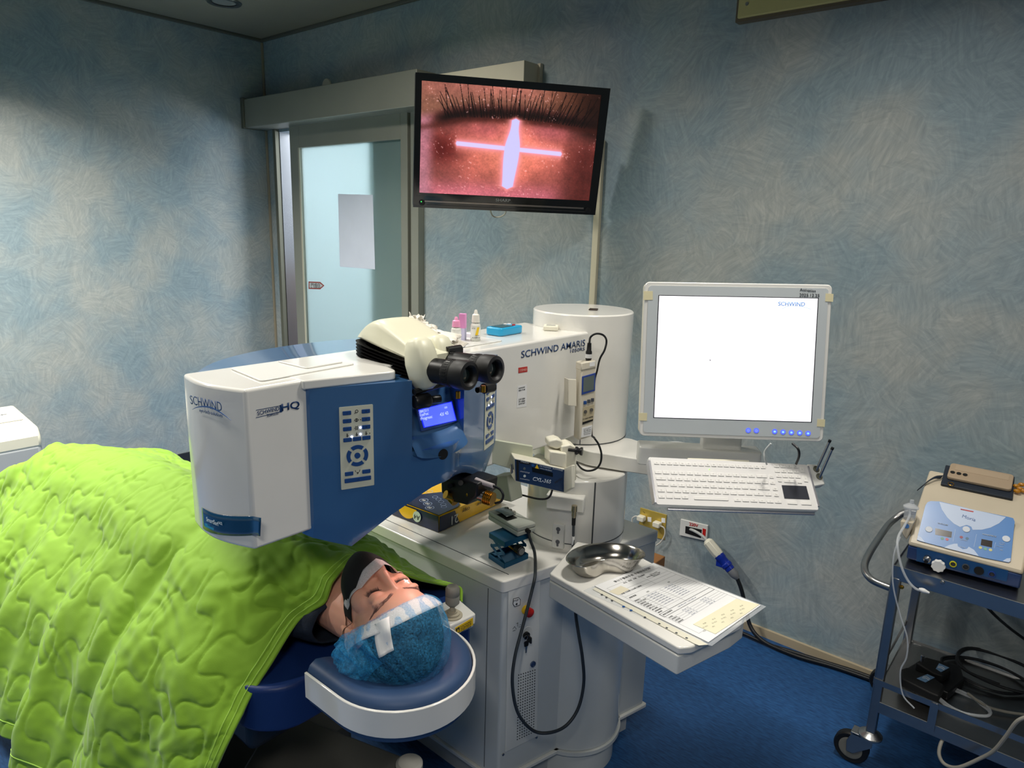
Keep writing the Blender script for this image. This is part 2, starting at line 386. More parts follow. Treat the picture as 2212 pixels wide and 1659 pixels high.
cp = B(); box2(cp, (-2.9, YB + .9, 0), (-2.4, YB + 1.3, 1.15)); tag(obj('added_reflection_cabinet', cp, mat('brown_cabinet', (120, 84, 60), .5), smooth=False, bevel=.01), 'unseen brown cabinet added in the corridor to be mirrored in the steel door reveal', 'cabinet')  # out of view, added only to give the reveal its brown lower reflection
# poster on glass
pb = Plane((0, YB - .051 + .017, 0), (0, -1, 0))
po = B(); ppx(po, pb, [(731, 419), (806, 421), (811, 582), (735, 576)], .001, .003)
tag(obj('notice_sheet', po, mat('pale_lilac_paper', (222, 228, 242), .25, emit=(0, 0, 0), es=0), smooth=False), 'blank pale sheet of paper stuck to the frosted glass door', 'paper sheet')
st = empty('door_sticker', 'small arrow shaped sticker with red outline on the door glass edge', 'sticker', pb.hit(686, 617, .001))
bm = B(); ppx(bm, pb, [(667, 608), (692, 609), (701, 617), (692, 625), (667, 624)], .001, .0016); obj('border', bm, mat('sticker_red', (150, 60, 50), .5), st, smooth=False)
bm = B(); ppx(bm, pb, [(669, 610.5), (691, 611.5), (698, 617), (691, 622.5), (669, 621.5)], .0016, .002); obj('face', bm, mat('sticker_grey', (190, 196, 196), .5), st, smooth=False)
tpx('lettering', '自動門', (672, 616.5), (691, 617.3), pb, M_ink, st, off=.0022, mirror=True)
# round white cover above header
pw = Plane((0, YB, 0), (0, -1, 0))
c = pw.hit(708, 186)
bl = empty('wall_blanking_plate', 'small round white blanking plate on the wall above the door header', 'plate', c)
bm = B(); pdisc(bm, pw, c, .04, .0, .012); obj('plate', bm, M_cream, bl, bevel=.002)
for dx in (-.02, .02):
    bm = B(); pdisc(bm, pw, c + V((dx, 0, -.012)), .004, .012, .014, 10); obj('screw', bm, M_blackm, bl)
# ceiling downlight
dlc = Wz(490, 2, CEIL) + V((-.03, -.0, 0))
dl = empty('recessed_downlight', 'round recessed ceiling downlight with silver ring, switched off', 'ceiling light', dlc)
bm = B(); lathe(bm, [(.062, -.006), (.085, -.008), (.09, -.001), (.062, -.001)], dlc, cap=False, n=40); obj('ring', bm, M_steelr, dl)
bm = B(); lathe(bm, [(.06, -.002), (.045, -.0012), (0, -.001)], dlc, cap=False, n=40); obj('lens', bm, mat('grey_lens', (150, 150, 145), .2), dl)
# vent top right
vn = empty('air_vent', 'beige perforated air vent panel at the top of the back wall', 'air vent', (-.93, YB, 2.32))
bm = B(); box2(bm, (-1.172, YB - .035, 2.318), (-.62, YB, 2.6)); obj('frame', bm, mat('brown_edge', (96, 86, 70), .5), vn, smooth=False)
bm = B(); box2(bm, (-1.162, YB - .045, 2.328), (-.63, YB - .03, 2.6)); obj('panel', bm, mat('olive_beige', (186, 178, 122), .5), vn, smooth=False, bevel=.003)
bm = B()
for i in range(22):
    for j in range(9): pdisc(bm, Plane((0, YB - .045, 0), (0, -1, 0)), V((-1.118 + i * .0155, YB - .045, 2.398 + j * .0155)), .0052, 0, .0006, 10)
obj('holes', bm, M_blackm, vn, smooth=False)
bm = B(); pdisc(bm, Plane((0, YB - .045, 0), (0, -1, 0)), V((-1.13, YB - .045, 2.37)), .006, 0, .002, 12); obj('screw', bm, M_steelr, vn)
# beige trunking box behind television
tb = empty('trunking_box', 'beige metal duct box on the wall above the television', 'box', (-2.4, YB, 2.0))
bm = B(); box2(bm, (-2.72, YB - .115, 2.02), (-2.084, YB, 2.287)); obj('cover', bm, M_beige, tb, smooth=False, bevel=.002)
bm = B(); box2(bm, (-2.086, YB - .02, 2.02), (-2.07, YB, 2.29)); obj('flange', bm, M_beige, tb, smooth=False)
# conduit
bm = B(); box2(bm, (-1.748, YB - .02, .3), (-1.718, YB, 1.95)); tag(obj('cable_conduit', bm, mat('ivory_conduit', (206, 198, 172), .5), smooth=False, bevel=.003), 'ivory plastic cable conduit running down the wall from the television', 'conduit')

# ------------------------------------------------------------------ laser machine
def rpoly(pts, r, n=5):
    """round the corners of a plan polygon"""
    out = []; k = len(pts)
    for i in range(k):
        p = V((*pts[i][:2], 0)); a = V((*pts[i-1][:2], 0)); b = V((*pts[(i+1) % k][:2], 0)); rr = pts[i][2] if len(pts[i]) > 2 else r
        da = (a - p); db = (b - p); t = min(rr, da.length * .45, db.length * .45)
        A = p + da.normalized() * t; Bq = p + db.normalized() * t
        for j in range(n + 1):
            s = j / n; q = A * (1-s)**2 + p * 2*s*(1-s) + Bq * s*s; out.append((q.x, q.y))
    return out
LM = empty('laser_machine', 'large white and blue eye surgery laser on a round column with cabinet base', 'laser machine', (-1.3, 1.5, 0))
ARM_X, ARM_Y0 = -1.10, .59
# arm + head box: plan outline with a bowed front face
front = [(-1.295 + .195 * t, .573 + .017 * t - .020 * math.sin(math.pi * t)) for t in [i / 12 for i in range(13)]]
plan = front + [(-1.10, 1.64), (-1.345, 1.64)] + [(-1.295, .95)]
bm = B(); prism(bm, plan, 1.0, 1.30); obj('arm_housing', bm, M_white, LM, bevel=.006, seg=4, angle=50)
pX = Plane((ARM_X, 0, 1.15), (1, 0, 0)); pT = Plane((0, 0, 1.30), (0, 0, 1), up=(-.2, 1, 0))
# recessed tray on head top
bm = B()
o = rpoly([(-1.275, .655), (-1.135, .64), (-1.15, .86), (-1.275, .85)], .01)
prism(bm, o, 1.30, 1.3035); obj('top_plate', bm, M_white2, LM, bevel=.0015)
bm = B(); prism(bm, rpoly([(-1.262, .75), (-1.165, .755), (-1.17, .845), (-1.262, .838)], .006), 1.3035, 1.3065); obj('top_plate', bm, M_white, LM, bevel=.001)
bm = B(); prism(bm, rpoly([(-1.285, 1.12), (-1.145, 1.12), (-1.15, 1.32), (-1.285, 1.32)], .01), 1.30, 1.303); obj('instrument_tray', bm, M_white2, LM, bevel=.001)
# shoulder ledge over console
bm = B(); prism(bm, rpoly([(-1.16, .70), (-1.093, .70), (-1.045, .885, .02), (-1.12, .905, .01), (-1.16, .905)], .004), 1.283, 1.3006); obj('top_shoulder', bm, M_white, LM, bevel=.004, seg=3)
# rear wing (blue)
wing = []
for i in range(41):
    t = i / 40; a = math.pi * t
    wing.append((-1.30 - .43 * math.sin(a) ** .8, 1.10 - .47 * math.cos(a)))
def wing_bm():
    b = B(); rings = []
    for s, z in ((.90, 1.02), (.97, 1.05), (1.0, 1.10), (1.0, 1.215), (.985, 1.232), (.95, 1.245)):
        rings.append([b.verts.new((-1.30 + (x + 1.30) * s, 1.10 + (y - 1.10) * s, z)) for x, y in wing])
    for p, q in zip(rings, rings[1:]):
        for i in range(40): b.faces.new((p[i], p[i+1], q[i+1], q[i]))
    b.faces.new(rings[-1]); b.faces.new(rings[0][::-1]); return b
obj('rear_wing', wing_bm(), M_wing, LM, angle=50)
# blue control console: height field in (y, z)
def con_x(y):
    d = abs(y - .972); return -.992 - .40 * max(0, d - .05) - .35 * min(d, .05) ** 2 / .05
def arc_z(y):
    P = [(.70, .990), (.712, .983), (.745, .967), (.782, .950), (.86, 1.003), (.905, 1.028), (.945, 1.054), (1.0, 1.060), (1.06, 1.046), (1.10, 1.028), (1.13, 1.010), (1.162, .987), (1.20, 1.01), (1.245, 1.05)]
    for (a, b), (c, d) in zip(P, P[1:]):
        if y <= c: return b + (d - b) * (y - a) / (c - a)
    return P[-1][1]
ys = sorted(set([.705, .712] + [round(.72 + .0125 * i, 4) for i in range(15)] + [.745, .782, .898, .9, .912, .925, .94, .955, .9725, .99, 1.005, 1.02, 1.033, 1.045, 1.047] + [1.055 + .0125 * i for i in range(15)] + [1.235, 1.24]))
ys = [y for y in ys if y <= 1.24]
bm = B(); rows = []
NZ = 14
RZ0 = 1.135
for y in ys:
    zb = arc_z(y); zt = 1.283; row = []
    zs = [zb + (RZ0 - zb) * j / 6 for j in range(7)] + [RZ0 + .0015] + [RZ0 + .0015 + (zt - RZ0 - .0015) * (j + 1) / 8 for j in range(8)]
    for j, z in enumerate(zs):
        x = con_x(y)
        if .8985 < y < 1.0465 and z > RZ0 + .001: x = -1.032 - (z - RZ0) * .30
        if y < .710: x -= .012
        if j == 0: x -= .006
        row.append(bm.verts.new((x, y, z)))
    rows.append(row)
for a, b in zip(rows, rows[1:]):
    for j in range(len(a) - 1): bm.faces.new((a[j], b[j], b[j+1], a[j+1]))
back = [[bm.verts.new((-1.125, y, arc_z(y))), bm.verts.new((-1.125, y, 1.283))] for y in ys]
for i in range(len(ys) - 1):
    bm.faces.new((rows[i][0], back[i][0], back[i+1][0], rows[i+1][0]))
    bm.faces.new((rows[i][-1], rows[i+1][-1], back[i+1][1], back[i][1]))
for k in (0, -1): bm.faces.new(rows[k] + [back[k][1], back[k][0]])
obj('control_console', bm, M_blue, LM, angle=28, bevel=0)
# LCD hood + display
pL = Plane((-1.045, .972, 1.19), (1, 0, .28))
bm = B(); grid(bm, 17, 6, lambda u, v: V((-1.030 + .042 * v * math.sin(math.pi * u) ** .5 if v < 1 else -1.035, .90 + .146 * u, RZ0 - .008 + .0 * v)))
bm.free()
bm = B()
def hood(u, v):
    y = .899 + .147 * u; bul = math.sin(math.pi * u) ** .6
    z = 1.128 - .012 * bul + .038 * v; x = -1.005 - .03 * v + .012 * bul * (1 - v)
    return V((x, y, z))
g = grid(bm, 19, 5, hood)
bk = [bm.verts.new((-1.06, .899 + .147 * i / 18, 1.166)) for i in range(19)]
bl_ = [bm.verts.new((-1.06, .899 + .147 * i / 18, 1.12)) for i in range(19)]
for i in range(18):
    bm.faces.new((g[i][-1], g[i+1][-1], bk[i+1], bk[i])); bm.faces.new((g[i][0], bl_[i], bl_[i+1], g[i+1][0]))
obj('display_hood', bm, mat('grey_blue_lacquer', (64, 106, 156), .25, .1, coat=.6), LM, angle=40)
L4 = [(903, 886), (971, 869), (981, 908), (914, 923)]
bm = B(); ppx(bm, pL, [(897, 884), (975, 864), (988, 910), (908, 932)], 0, .004); obj('display_window', bm, mat('display_bezel', (48, 78, 140), .12, coat=.5), LM, smooth=False)
dsp = B(); ppx(dsp, pL, L4, .004, .0055); dsp = obj('display', dsp, M_lcdb, LM, smooth=False, label='glowing blue text display')
bm = B()
P4 = [pL.hit(*p) for p in L4]; cc = sum(P4, V()) / 4
ring = [pp + (pp - cc).normalized() * .0022 for pp in P4]
for i in range(4):
    j = (i + 1) % 4; poly3(bm, [P4[i], P4[j], ring[j], ring[i]], pL.n, .003, .0052)
obj('glow_edge', bm, M_lcdbe, dsp, smooth=False)
tpx('lettering', '2841511', (905, 890), (925, 885.5), pL, M_lcdt, dsp, off=.0058, bold=.01)
tpx('lettering', 'OD', (960, 881), (966, 879.6), pL, M_lcdt, dsp, off=.0058, bold=.01)
tpx('lettering', 'EyePos:', (907, 898), (926, 893.5), pL, M_lcdt, dsp, off=.0058, bold=.01)
tpx('lettering', '43/ 43', (950, 896), (968, 891.6), pL, M_lcdt, dsp, off=.0058, bold=.01)
tpx('lettering', 'Progress:', (909, 906), (934, 900.5), pL, M_lcdt, dsp, off=.0058, bold=.01)
# nozzle plug on the console front
def conpl(y0, y1):
    xa, xb = con_x(y0), con_x(y1); d = V((xb - xa, y1 - y0, 0)).normalized(); n = V((d.y, -d.x, 0))
    return Plane((xa, y0, 1.1), n)
pLf = conpl(.74, .88); pRt = conpl(1.07, 1.20); pCn = conpl(.94, .972)
bm = B(); pdisc(bm, pCn, pCn.hit(956.5, 981), .0115, -.001, .002); obj('cap', bm, M_blackm, LM, label='round black plug')
# keypads
def keypad(pl, o, W, H, parent):
    """o = centre (world)"""
    at = lambda u, v: o + pl.x * (u * W / 2) + pl.y * (v * H / 2)
    kp = B(); prr(kp, pl, o, W, H, .0015, 0, .0012); kp = obj('keypad', kp, M_cream2, parent, smooth=False)
    kw, kh = W * .25, H * .047
    def key(u, v, w_=kw, h_=kh):
        b = B(); prr(b, pl, at(u, v), w_, h_, .0012, .0012, .0030); obj('key', b, M_key, kp, bevel=.0004)
    rows_ = [(.855, 0), (.665, 0), (.475, 0)]
    for v, _ in rows_:
        key(-.56, v); key(.56, v)
    for u in (-.56, 0, .56): key(u, .21)
    key(-.52, -.62); key(.52, -.62); key(0, -.79, W * .8, H * .052)
    rr = W * .325
    for q in range(4):
        a0 = math.radians(90 * q + 45 + 8); a1 = math.radians(90 * q + 135 - 8); pts = []
        for i in range(9): a = a0 + (a1 - a0) * i / 8; pts.append((rr * math.cos(a), rr * math.sin(a)))
        for i in range(9): a = a1 - (a1 - a0) * i / 8; pts.append((rr * .66 * math.cos(a), rr * .66 * math.sin(a)))
        b = B(); prism(b, pts, .0012, .003, pl.M(at(0, -.2))); obj('key', b, M_key, kp, smooth=False)
    b = B(); pdisc(b, pl, at(0, -.2), rr * .27, .0012, .003, 20); obj('key', b, M_key, kp)
    b = B()
    def ln(u0, v0, u1, v1, t=.0005):
        A = at(u0, v0); C = at(u1, v1); d = (C - A).normalized(); s = pl.n.cross(d) * t
        poly3(b, [A - s, C - s, C + s, A + s], pl.n, .0013, .0017)
    def circ(u, v, r, n=12):
        pts = [(u + r * math.cos(2*math.pi*i/n) / (W/2), v + r * math.sin(2*math.pi*i/n) / (H/2)) for i in range(n + 1)]
        for p, q in zip(pts, pts[1:]): ln(*p, *q)
    circ(.02, .87, .0028); ln(-.04, .845, -.11, .82)
    circ(0, .66, .003); ln(0, .70, 0, .62, .0008); ln(-.14, .66, -.1, .66); ln(.1, .66, .14, .66); circ(.24, .66, .0006, 6)
    circ(0, .47, .0022)
    for a in range(0, 360, 60): ln(.10 * math.cos(math.radians(a)), .47 + .036 * math.sin(math.radians(a)), .15 * math.cos(math.radians(a)), .47 + .056 * math.sin(math.radians(a)))
    for u in (-.56, 0, .56):
        ln(u - .06, .31, u, .275); ln(u + .06, .31, u, .275); ln(u - .06, .31, u + .06, .31); ln(u, .31, u, .36); ln(u - .05, .35, u, .335)
    circ(.78, .31, .0006, 6)
    ln(-.14, -.56, -.10, -.61); ln(.14, -.56, .10, -.61); ln(-.05, -.62, 0, -.66); ln(.05, -.62, 0, -.66); ln(-.05, -.62, .05, -.62)
    obj('symbols', b, M_ink, kp, smooth=False)
    b = B()
    def wl(u0, v0, u1, v1):
        A = at(u0, v0); C = at(u1, v1); d = (C - A).normalized(); s = pl.n.cross(d) * .0003
        poly3(b, [A - s, C - s, C + s, A + s], pl.n, .0031, .0033)
    for v in (.855, .665, .475): wl(-.6, v, -.52, v); wl(.52, v, .6, v); wl(.56, v - .015, .56, v + .015)
    wl(-.05, -.795, .06, -.795); wl(.06, -.795, .06, -.775); circ(0, -.2, .0026)
    obj('symbols', b, M_ink, kp, smooth=False)
    for u, v in ((.22, .47), (-.30, .27), (.22, .31)):
        b = B(); pdisc(b, pl, at(u, v), .0016, .0012, .0026, 12); obj('indicator_light', b, M_glow, kp, label='lit white indicator')
cL = (pLf.hit(733, 881) + pLf.hit(803, 872) + pLf.hit(810, 1046) + pLf.hit(736, 1059)) / 4
Wk = ((pLf.hit(803, 872) - pLf.hit(733, 881)).length + (pLf.hit(810, 1046) - pLf.hit(736, 1059)).length) / 2
Hk = ((pLf.hit(733, 881) - pLf.hit(736, 1059)).length + (pLf.hit(803, 872) - pLf.hit(810, 1046)).length) / 2
print('keypad', Wk, Hk)
keypad(pLf, cL + pLf.n * .0002, Wk, Hk, LM)
cR = pRt.hit(1057, 893); keypad(pRt, cR + pRt.n * .0002, Wk, Hk, LM)
# lettering on the head
M_navy2 = mat('navy_lettering', (26, 62, 112), .4)
M_midb = mat('blue_lettering', (30, 84, 150), .4)
pF = Plane((-1.2, .557, 1.15), (.02, -1, 0)); pFs = Plane((-1.235, .5585, 1.15), (-.10, -1, 0))
tpx('brand_lettering', 'SCHWIND', (411, 863), (479, 879), Plane((-1.25, .557, 1.2), (-.06, -1, 0)), M_navy2, LM, hr=.0165, bold=.004, off=.003)
tpx('brand_lettering', 'eye-tech-solutions', (431, 887), (481, 899), Plane((-1.25, .557, 1.2), (-.06, -1, 0)), M_navy2, LM, hr=.0085, bold=.004, off=.003)
pS_ = Plane((-1.25, .557, 1.2), (-.06, -1, 0))
bm = B()
arcp = [(419, 883), (428, 879), (440, 877.5), (452, 879), (464, 883), (478, 891), (490, 901), (503, 906)]
sp = [pS_.hit(*p) for p in [(419, 884), (430, 879), (445, 877.5), (460, 880), (475, 887), (490, 897), (503, 907)]]
sp = spline(sp, 6)
for i, (a, b) in enumerate(zip(sp, sp[1:])):
    t = .0012 * math.sin(math.pi * (i + .5) / (len(sp) - 1)) + .0002; d = (b - a).normalized(); s = pS_.n.cross(d) * t
    poly3(bm, [a - s, b - s, b + s, a + s], pS_.n, .003, .0034)
obj('logo_arc', bm, M_midb, LM, smooth=False)
tpx('brand_lettering', 'SCHWIND', (556, 893), (603, 882), pX, M_navy2, LM, hr=.0075, bold=.004)
tpx('brand_lettering', 'TECHNOLOGY', (576, 898), (603, 891.5), pX, M_navy2, LM, hr=.0048, bold=.004)
tpx('brand_lettering', 'HQ', (608, 882), (647, 874), pX, M_navy2, LM, hr=.0165, bold=.02)
bm = B()
for a, b in (((553, 886), (606, 876)), ((553, 902), (606, 889))):
    A, C = pX.hit(*a), pX.hit(*b); s = V((0, 0, .0004)); poly3(bm, [A - s, C - s, C + s, A + s], pX.n, .0002, .0006)
ppx(bm, pX, [(604, 875), (609, 874), (609, 890), (604, 891)], .0002, .0006)
obj('logo_lines', bm, M_navy2, LM, smooth=False)
pa = Plane((-1.2, .5555, 1.03), (-.02, -1, 0))
bd = B()
bpx = [(431, 1097), (460, 1113), (490, 1124), (518, 1130.5), (522.5, 1134), (522.5, 1168), (519, 1172), (490, 1166), (460, 1156), (434, 1143)]
# badge follows the bowed face
def bow(p, off): # snap to bowed front
    t = min(1, max(0, (p.x + 1.295) / .195)); y = .573 + .017 * t - .020 * math.sin(math.pi * t); return V((p.x, y - off, p.z))
def bowgrid(b, top, bot, off):
    n = 24; T = [pa.hit(*q) for q in top]; Bo = [pa.hit(*q) for q in bot]
    T = spline(T, 8); Bo = spline(Bo, 8)
    def fn(u, v):
        a = T[int(round(u * (len(T) - 1)))]; c_ = Bo[int(round(u * (len(Bo) - 1)))]; return bow(a * (1 - v) + c_ * v, off)
    grid(b, n, 5, fn)
bd = B(); bowgrid(bd, [(431, 1097), (460, 1113), (490, 1124), (522.5, 1132)], [(434, 1143), (460, 1156), (490, 1166), (521, 1172)], .0012)
bdo = obj('technology_badge', bd, mat('petrol_blue_badge', (14, 62, 96), .2, coat=.6), LM, solid=.001, label='dark petrol blue badge')
tpx('lettering', 'SmartSurf', (446, 1121), (472, 1132), pa, mat('badge_white', (214, 226, 232), .4), bdo, off=.004)
tpx('lettering', 'ACE', (472.5, 1129), (480, 1131.5), pa, mat('badge_white2', (200, 214, 224), .4), bdo, off=.004)
bm = B(); ppx(bm, pa, [(446.5, 1129), (466, 1137), (466, 1144), (447, 1136)], .0035, .0039); obj('label_strip', bm, mat('cyan_strip', (30, 150, 190), .4), bdo, smooth=False)
tpx('lettering', 'TECHNOLOGY', (448.5, 1133.5), (464.5, 1140), pa, M_navy2, bdo, off=.0042)
# arm side lettering + labels
tpx('model_lettering', 'SCHWIND AMARIS', (1126, 766), (1264, 740), pX, M_navy2, LM, hr=.0185, bold=.005)
tpx('model_lettering', '1050RS', (1232, 758.5), (1263, 753), pX, M_navy2, LM, hr=.0095, bold=.004)
bm = B(); ppx(bm, pX, [(1119.5, 794.5), (1139, 791.5), (1139, 803), (1119.5, 806)], .0002, .0006); rl = obj('asset_label', bm, mat('red_label', (190, 52, 46), .5), LM, smooth=False)
tpx('lettering', '1100460', (1121, 800.5), (1137.5, 797.7), pX, mat('pinkish', (232, 170, 160), .5), rl, off=.001)
bm = B(); ppx(bm, pX, [(1118, 834), (1138, 830), (1137, 878), (1116, 881)], .0002, .0005); sl = obj('inventory_label', bm, M_paper, LM, smooth=False)
for i, (s, y0, yy) in enumerate((('INVENTORY', 839, 836), ('050-17-04', 844, 841), ('CAT 8201', 863, 860.5), ('SN 1100460', 868, 865.5), ('DATE 2017', 873, 870.5))):
    tpx('lettering', s, (1120.5, y0), (1134, yy), pX, M_ink, sl, off=.0009)
# column
CC = V((-1.20, 1.745, 0)); CR = .152
bm = B(); lathe(bm, [(CR, .90), (CR, 1.3), (CR, 1.347)], CC, n=72); 
obj('column', bm, M_white, LM, bevel=.004, seg=2, angle=60)
C2 = V((-1.095, 1.605, 0)); R2 = .145
bm = B(); lathe(bm, [(R2, .63), (R2, .913)], C2, n=72); obj('lower_column', bm, M_white, LM, bevel=.004, angle=60)
bm = B(); lathe(bm, [(R2 + .0006, .725), (R2 + .0006, .728)], C2, n=72, cap=False); obj('seam', bm, M_seam, LM)
for zz in (.965,):
    bm = B(); lathe(bm, [(CR + .0006, zz - .0015), (CR + .0006, zz + .0015)], CC, n=72, cap=False); obj('seam', bm, M_seam, LM)
def col_pt(px, z, off=0.0, rad=None, CC=CC, CR=CR):
    """point on the column surface seen at image x"""
    best = None
    for i in range(720):
        a = 2 * math.pi * i / 720; p = CC + V((math.cos(a) * (CR + off), math.sin(a) * (CR + off), z))
        if (V((0, 0, z)) - p).dot(V((math.cos(a), math.sin(a), 0))) <= 0: continue
        q = RW.transposed() @ (p - V((0, 0, EYE))); x = CX - F_PX * q.x / q.z
        if best is None or abs(x - px) < best[0]: best = (abs(x - px), p, a)
    return best[1], best[2]
p_, a_ = col_pt(1281, .8, CC=C2, CR=R2)
bm = B(); box(bm, (R2, 0, .80), (.004, .0035, .22), Matrix.Translation(C2) @ Matrix.Rotation(a_, 4, 'Z')); obj('seam', bm, M_seam, LM, smooth=False)
p_, a_ = col_pt(1254, 1.0)
bm = B(); box(bm, (CR, 0, .985), (.003, .002, .04), Matrix.Translation(CC) @ Matrix.Rotation(a_, 4, 'Z')); obj('seam', bm, M_seam, LM, smooth=False)
# lower shroud
SC = V((-1.055, 1.575, 0)); SR = .15
bm = B(); lathe(bm, [(SR, .10), (SR, .655)], SC, n=64); obj('lower_shroud', bm, M_cab, LM, bevel=.004, angle=60)
bm = B(); lathe(bm, [(SR + .006, .088), (SR + .006, .10)], SC, n=64); lathe(bm, [(SR - .012, 0), (SR - .012, .088)], SC, n=64); obj('shroud_foot', bm, M_cab, LM, angle=60)
# cabinet base
CB = [(-2.45, 1.23), (-1.05, 1.23), (-.911, 1.79), (-2.45, 1.79)]
def inset(P, d):
    c = [(p[0], p[1]) for p in P]; out = []
    for i in range(4):
        p = V(c[i]); a = V(c[i-1]); b = V(c[(i+1) % 4]); da = (p - a).normalized(); db = (b - p).normalized()
        na = V((-da.y, da.x)); nb = V((-db.y, db.x)); m = (na + nb); m = m / (1 + na.dot(nb)); q = p + m * d; out.append((q.x, q.y))
    return out
CBT = [(-2.45, 1.23), (-1.05, 1.23), (-1.020, 1.352), (-1.035, 1.50), (-1.0, 1.75), (-.911, 1.79), (-2.45, 1.79)]
bm = B(); prism(bm, rpoly(CB, .012), .665, .70); obj('cabinet_top', bm, M_white, LM, bevel=.004, seg=3)
bm = B(); prism(bm, rpoly(inset(CB, .004), .008), .10, .665); obj('cabinet_body', bm, M_cab, LM, bevel=.002)
bm = B(); prism(bm, rpoly(inset(CB, -.004), .01), .088, .10); obj('cabinet_ledge', bm, M_white2, LM, bevel=.002)
bm = B(); prism(bm, inset(CB, .035), 0, .088); obj('plinth', bm, mat('grey_plinth', (176, 180, 184), .35), LM, smooth=False)
bm = B(); box2(bm, (-2.4, 1.268, .7), (-1.065, 1.270, .7006)); obj('top_seam', bm, M_seam, LM, smooth=False)
eu = V((.139, .56, 0)).normalized(); pE = Plane((-1.05, 1.23, .4), (eu.y, -eu.x, 0)); pE = Plane(pE.o - pE.n * .004, pE.n)
bm = B(); ppx(bm, pE, [(1097, 1275), (1166, 1250), (1159, 1590), (1091, 1624)], 0, .003); fp = obj('front_panel', bm, M_white2, LM, smooth=False, bevel=.002)
# panel controls
bm = B(); ppx(bm, pE, [(1107, 1292), (1119, 1289), (1123, 1294), (1122, 1306), (1110, 1310), (1106, 1304)], .003, .0035); sg = obj('stop_pictogram', bm, M_ink, fp, smooth=False)
bm = B(); ppx(bm, pE, [(1108, 1293), (1118.5, 1290.3), (1121.8, 1294.8), (1121, 1305), (1110.5, 1308.5), (1107.2, 1303.5)], .0035, .0038); obj('stop_pictogram', bm, M_paper, fp, smooth=False)
tpx('lettering', 'STOP', (1109, 1298.5), (1120, 1295.5), pE, M_ink, fp, off=.004)
bm = B(); pdisc(bm, pE, pE.hit(1114, 1303.5), .003, .0038, .0042, 12); obj('stop_pictogram', bm, M_ink, fp)
for (px, py) in ((1137, 1318), (1137, 1372)):
    bm = B(); m_ = pE.M(pE.hit(px, py)) @ Matrix.Diagonal((1, 1.5, 1, 1)); prism(bm, [(.018*math.cos(a), .018*math.sin(a)) for a in [2*math.pi*i/32 for i in range(32)]], .003, .0036, m_); obj('recess', bm, mat('recess_white', (214, 214, 210), .3), fp)
c0 = pE.hit(1133, 1315); bm = B(); lathe(bm, [(.0125, .0036), (.0125, .008), (.011, .012)], c0, pE.n); eb = obj('emergency_button', bm, M_yel, fp, label='yellow collar of the emergency stop')
bm = B(); lathe(bm, [(.006, .012), (.007, .016), (.0125, .019), (.0125, .026), (.008, .03), (0, .031)], c0, pE.n, cap=False); obj('button', bm, M_red, eb, label='red mushroom button')
bm = B(); 
for a, b in (((1106, 1358), (1110, 1352)), ((1110, 1352), (1114, 1358)), ((1114, 1346), (1118, 1344)), ((1117, 1344), (1117, 1352)), ((1119, 1354), (1123, 1352)), ((1106, 1362), (1112, 1360)), ((1121, 1349), (1124, 1348))):
    A, C = pE.hit(*a), pE.hit(*b); d = (C - A).normalized(); s = pE.n.cross(d) * .0005; poly3(bm, [A-s, C-s, C+s, A+s], pE.n, .003, .0034)
obj('pictogram', bm, M_ink, fp, smooth=False)
kc = pE.hit(1134, 1370); bm = B(); lathe(bm, [(.010, .0036), (.010, .010), (.008, .011), (0, .011)], kc, pE.n, cap=False); ks = obj('key_switch', bm, M_blackp, fp)
bm = B(); box(bm, (0, -.004, .02), (.004, .018, .018), pE.M(kc)); obj('key_blade', bm, M_blackm, ks, bevel=.001, label='black key head in the lock')
kr = empty('key_pair', 'two keys on a small ring hanging from the key switch', 'keys', pE.hit(1137, 1385, .025))
rc = pE.hit(1136, 1378, .026)
bm = B(); tube(bm, [rc + pE.x * .006 * math.cos(a) + pE.y * .006 * math.sin(a) for a in [2*math.pi*i/12 for i in range(13)]], .0006, 6, 3); obj('ring', bm, M_steelr, kr)
for dx, rot in ((-.001, .1), (.004, -.12)):
    bm = B(); m_ = pE.M(rc + pE.x * dx - pE.y * .017) @ Matrix.Rotation(rot, 4, 'Z'); prism(bm, rrect(.009, .016, .003), 0, .002, m_)
    k1 = obj('bow', bm, M_blackm, kr); bm = B(); box(bm, (0, -.017, .001), (.0035, .02, .0015), m_); obj('blade', bm, M_steelr, kr)
c0 = pE.hit(1149, 1432.5); bm = B(); lathe(bm, [(.0085, .003), (.0085, .007), (.006, .0075), (.0055, .006), (0, .006)], c0, pE.n, cap=False); obj('socket', bm, mat('blue_steel_socket', (96, 112, 140), .3, .8), fp)
bm = B()
tl, tr_, bl2, br2 = pE.hit(1119, 1457), pE.hit(1154, 1446), pE.hit(1116, 1596), pE.hit(1151, 1580)
for i in range(8):
    for j in range(24):
        u, v = i / 7, j / 23; p = (tl * (1-u) + tr_ * u) * (1-v) + (bl2 * (1-u) + br2 * u) * v
        pdisc(bm, pE, p, .0019, .003, .0034, 8)
obj('vent_holes', bm, M_blackm, fp, smooth=False)
for q in ((1086, 1629), (1158, 1592)):
    bm = B(); pdisc(bm, pE, pE.hit(*q), .0035, .0, .003, 14); obj('screw', bm, M_steelr, LM)
# right side rear panel seam + long side details
pN = Plane((0, 1.234, .4), (0, -1, 0))
bm = B(); box2(bm, (-1.105, 1.2335, .11), (-1.103, 1.2345, .66)); obj('seam', bm, M_seam, LM, smooth=False)
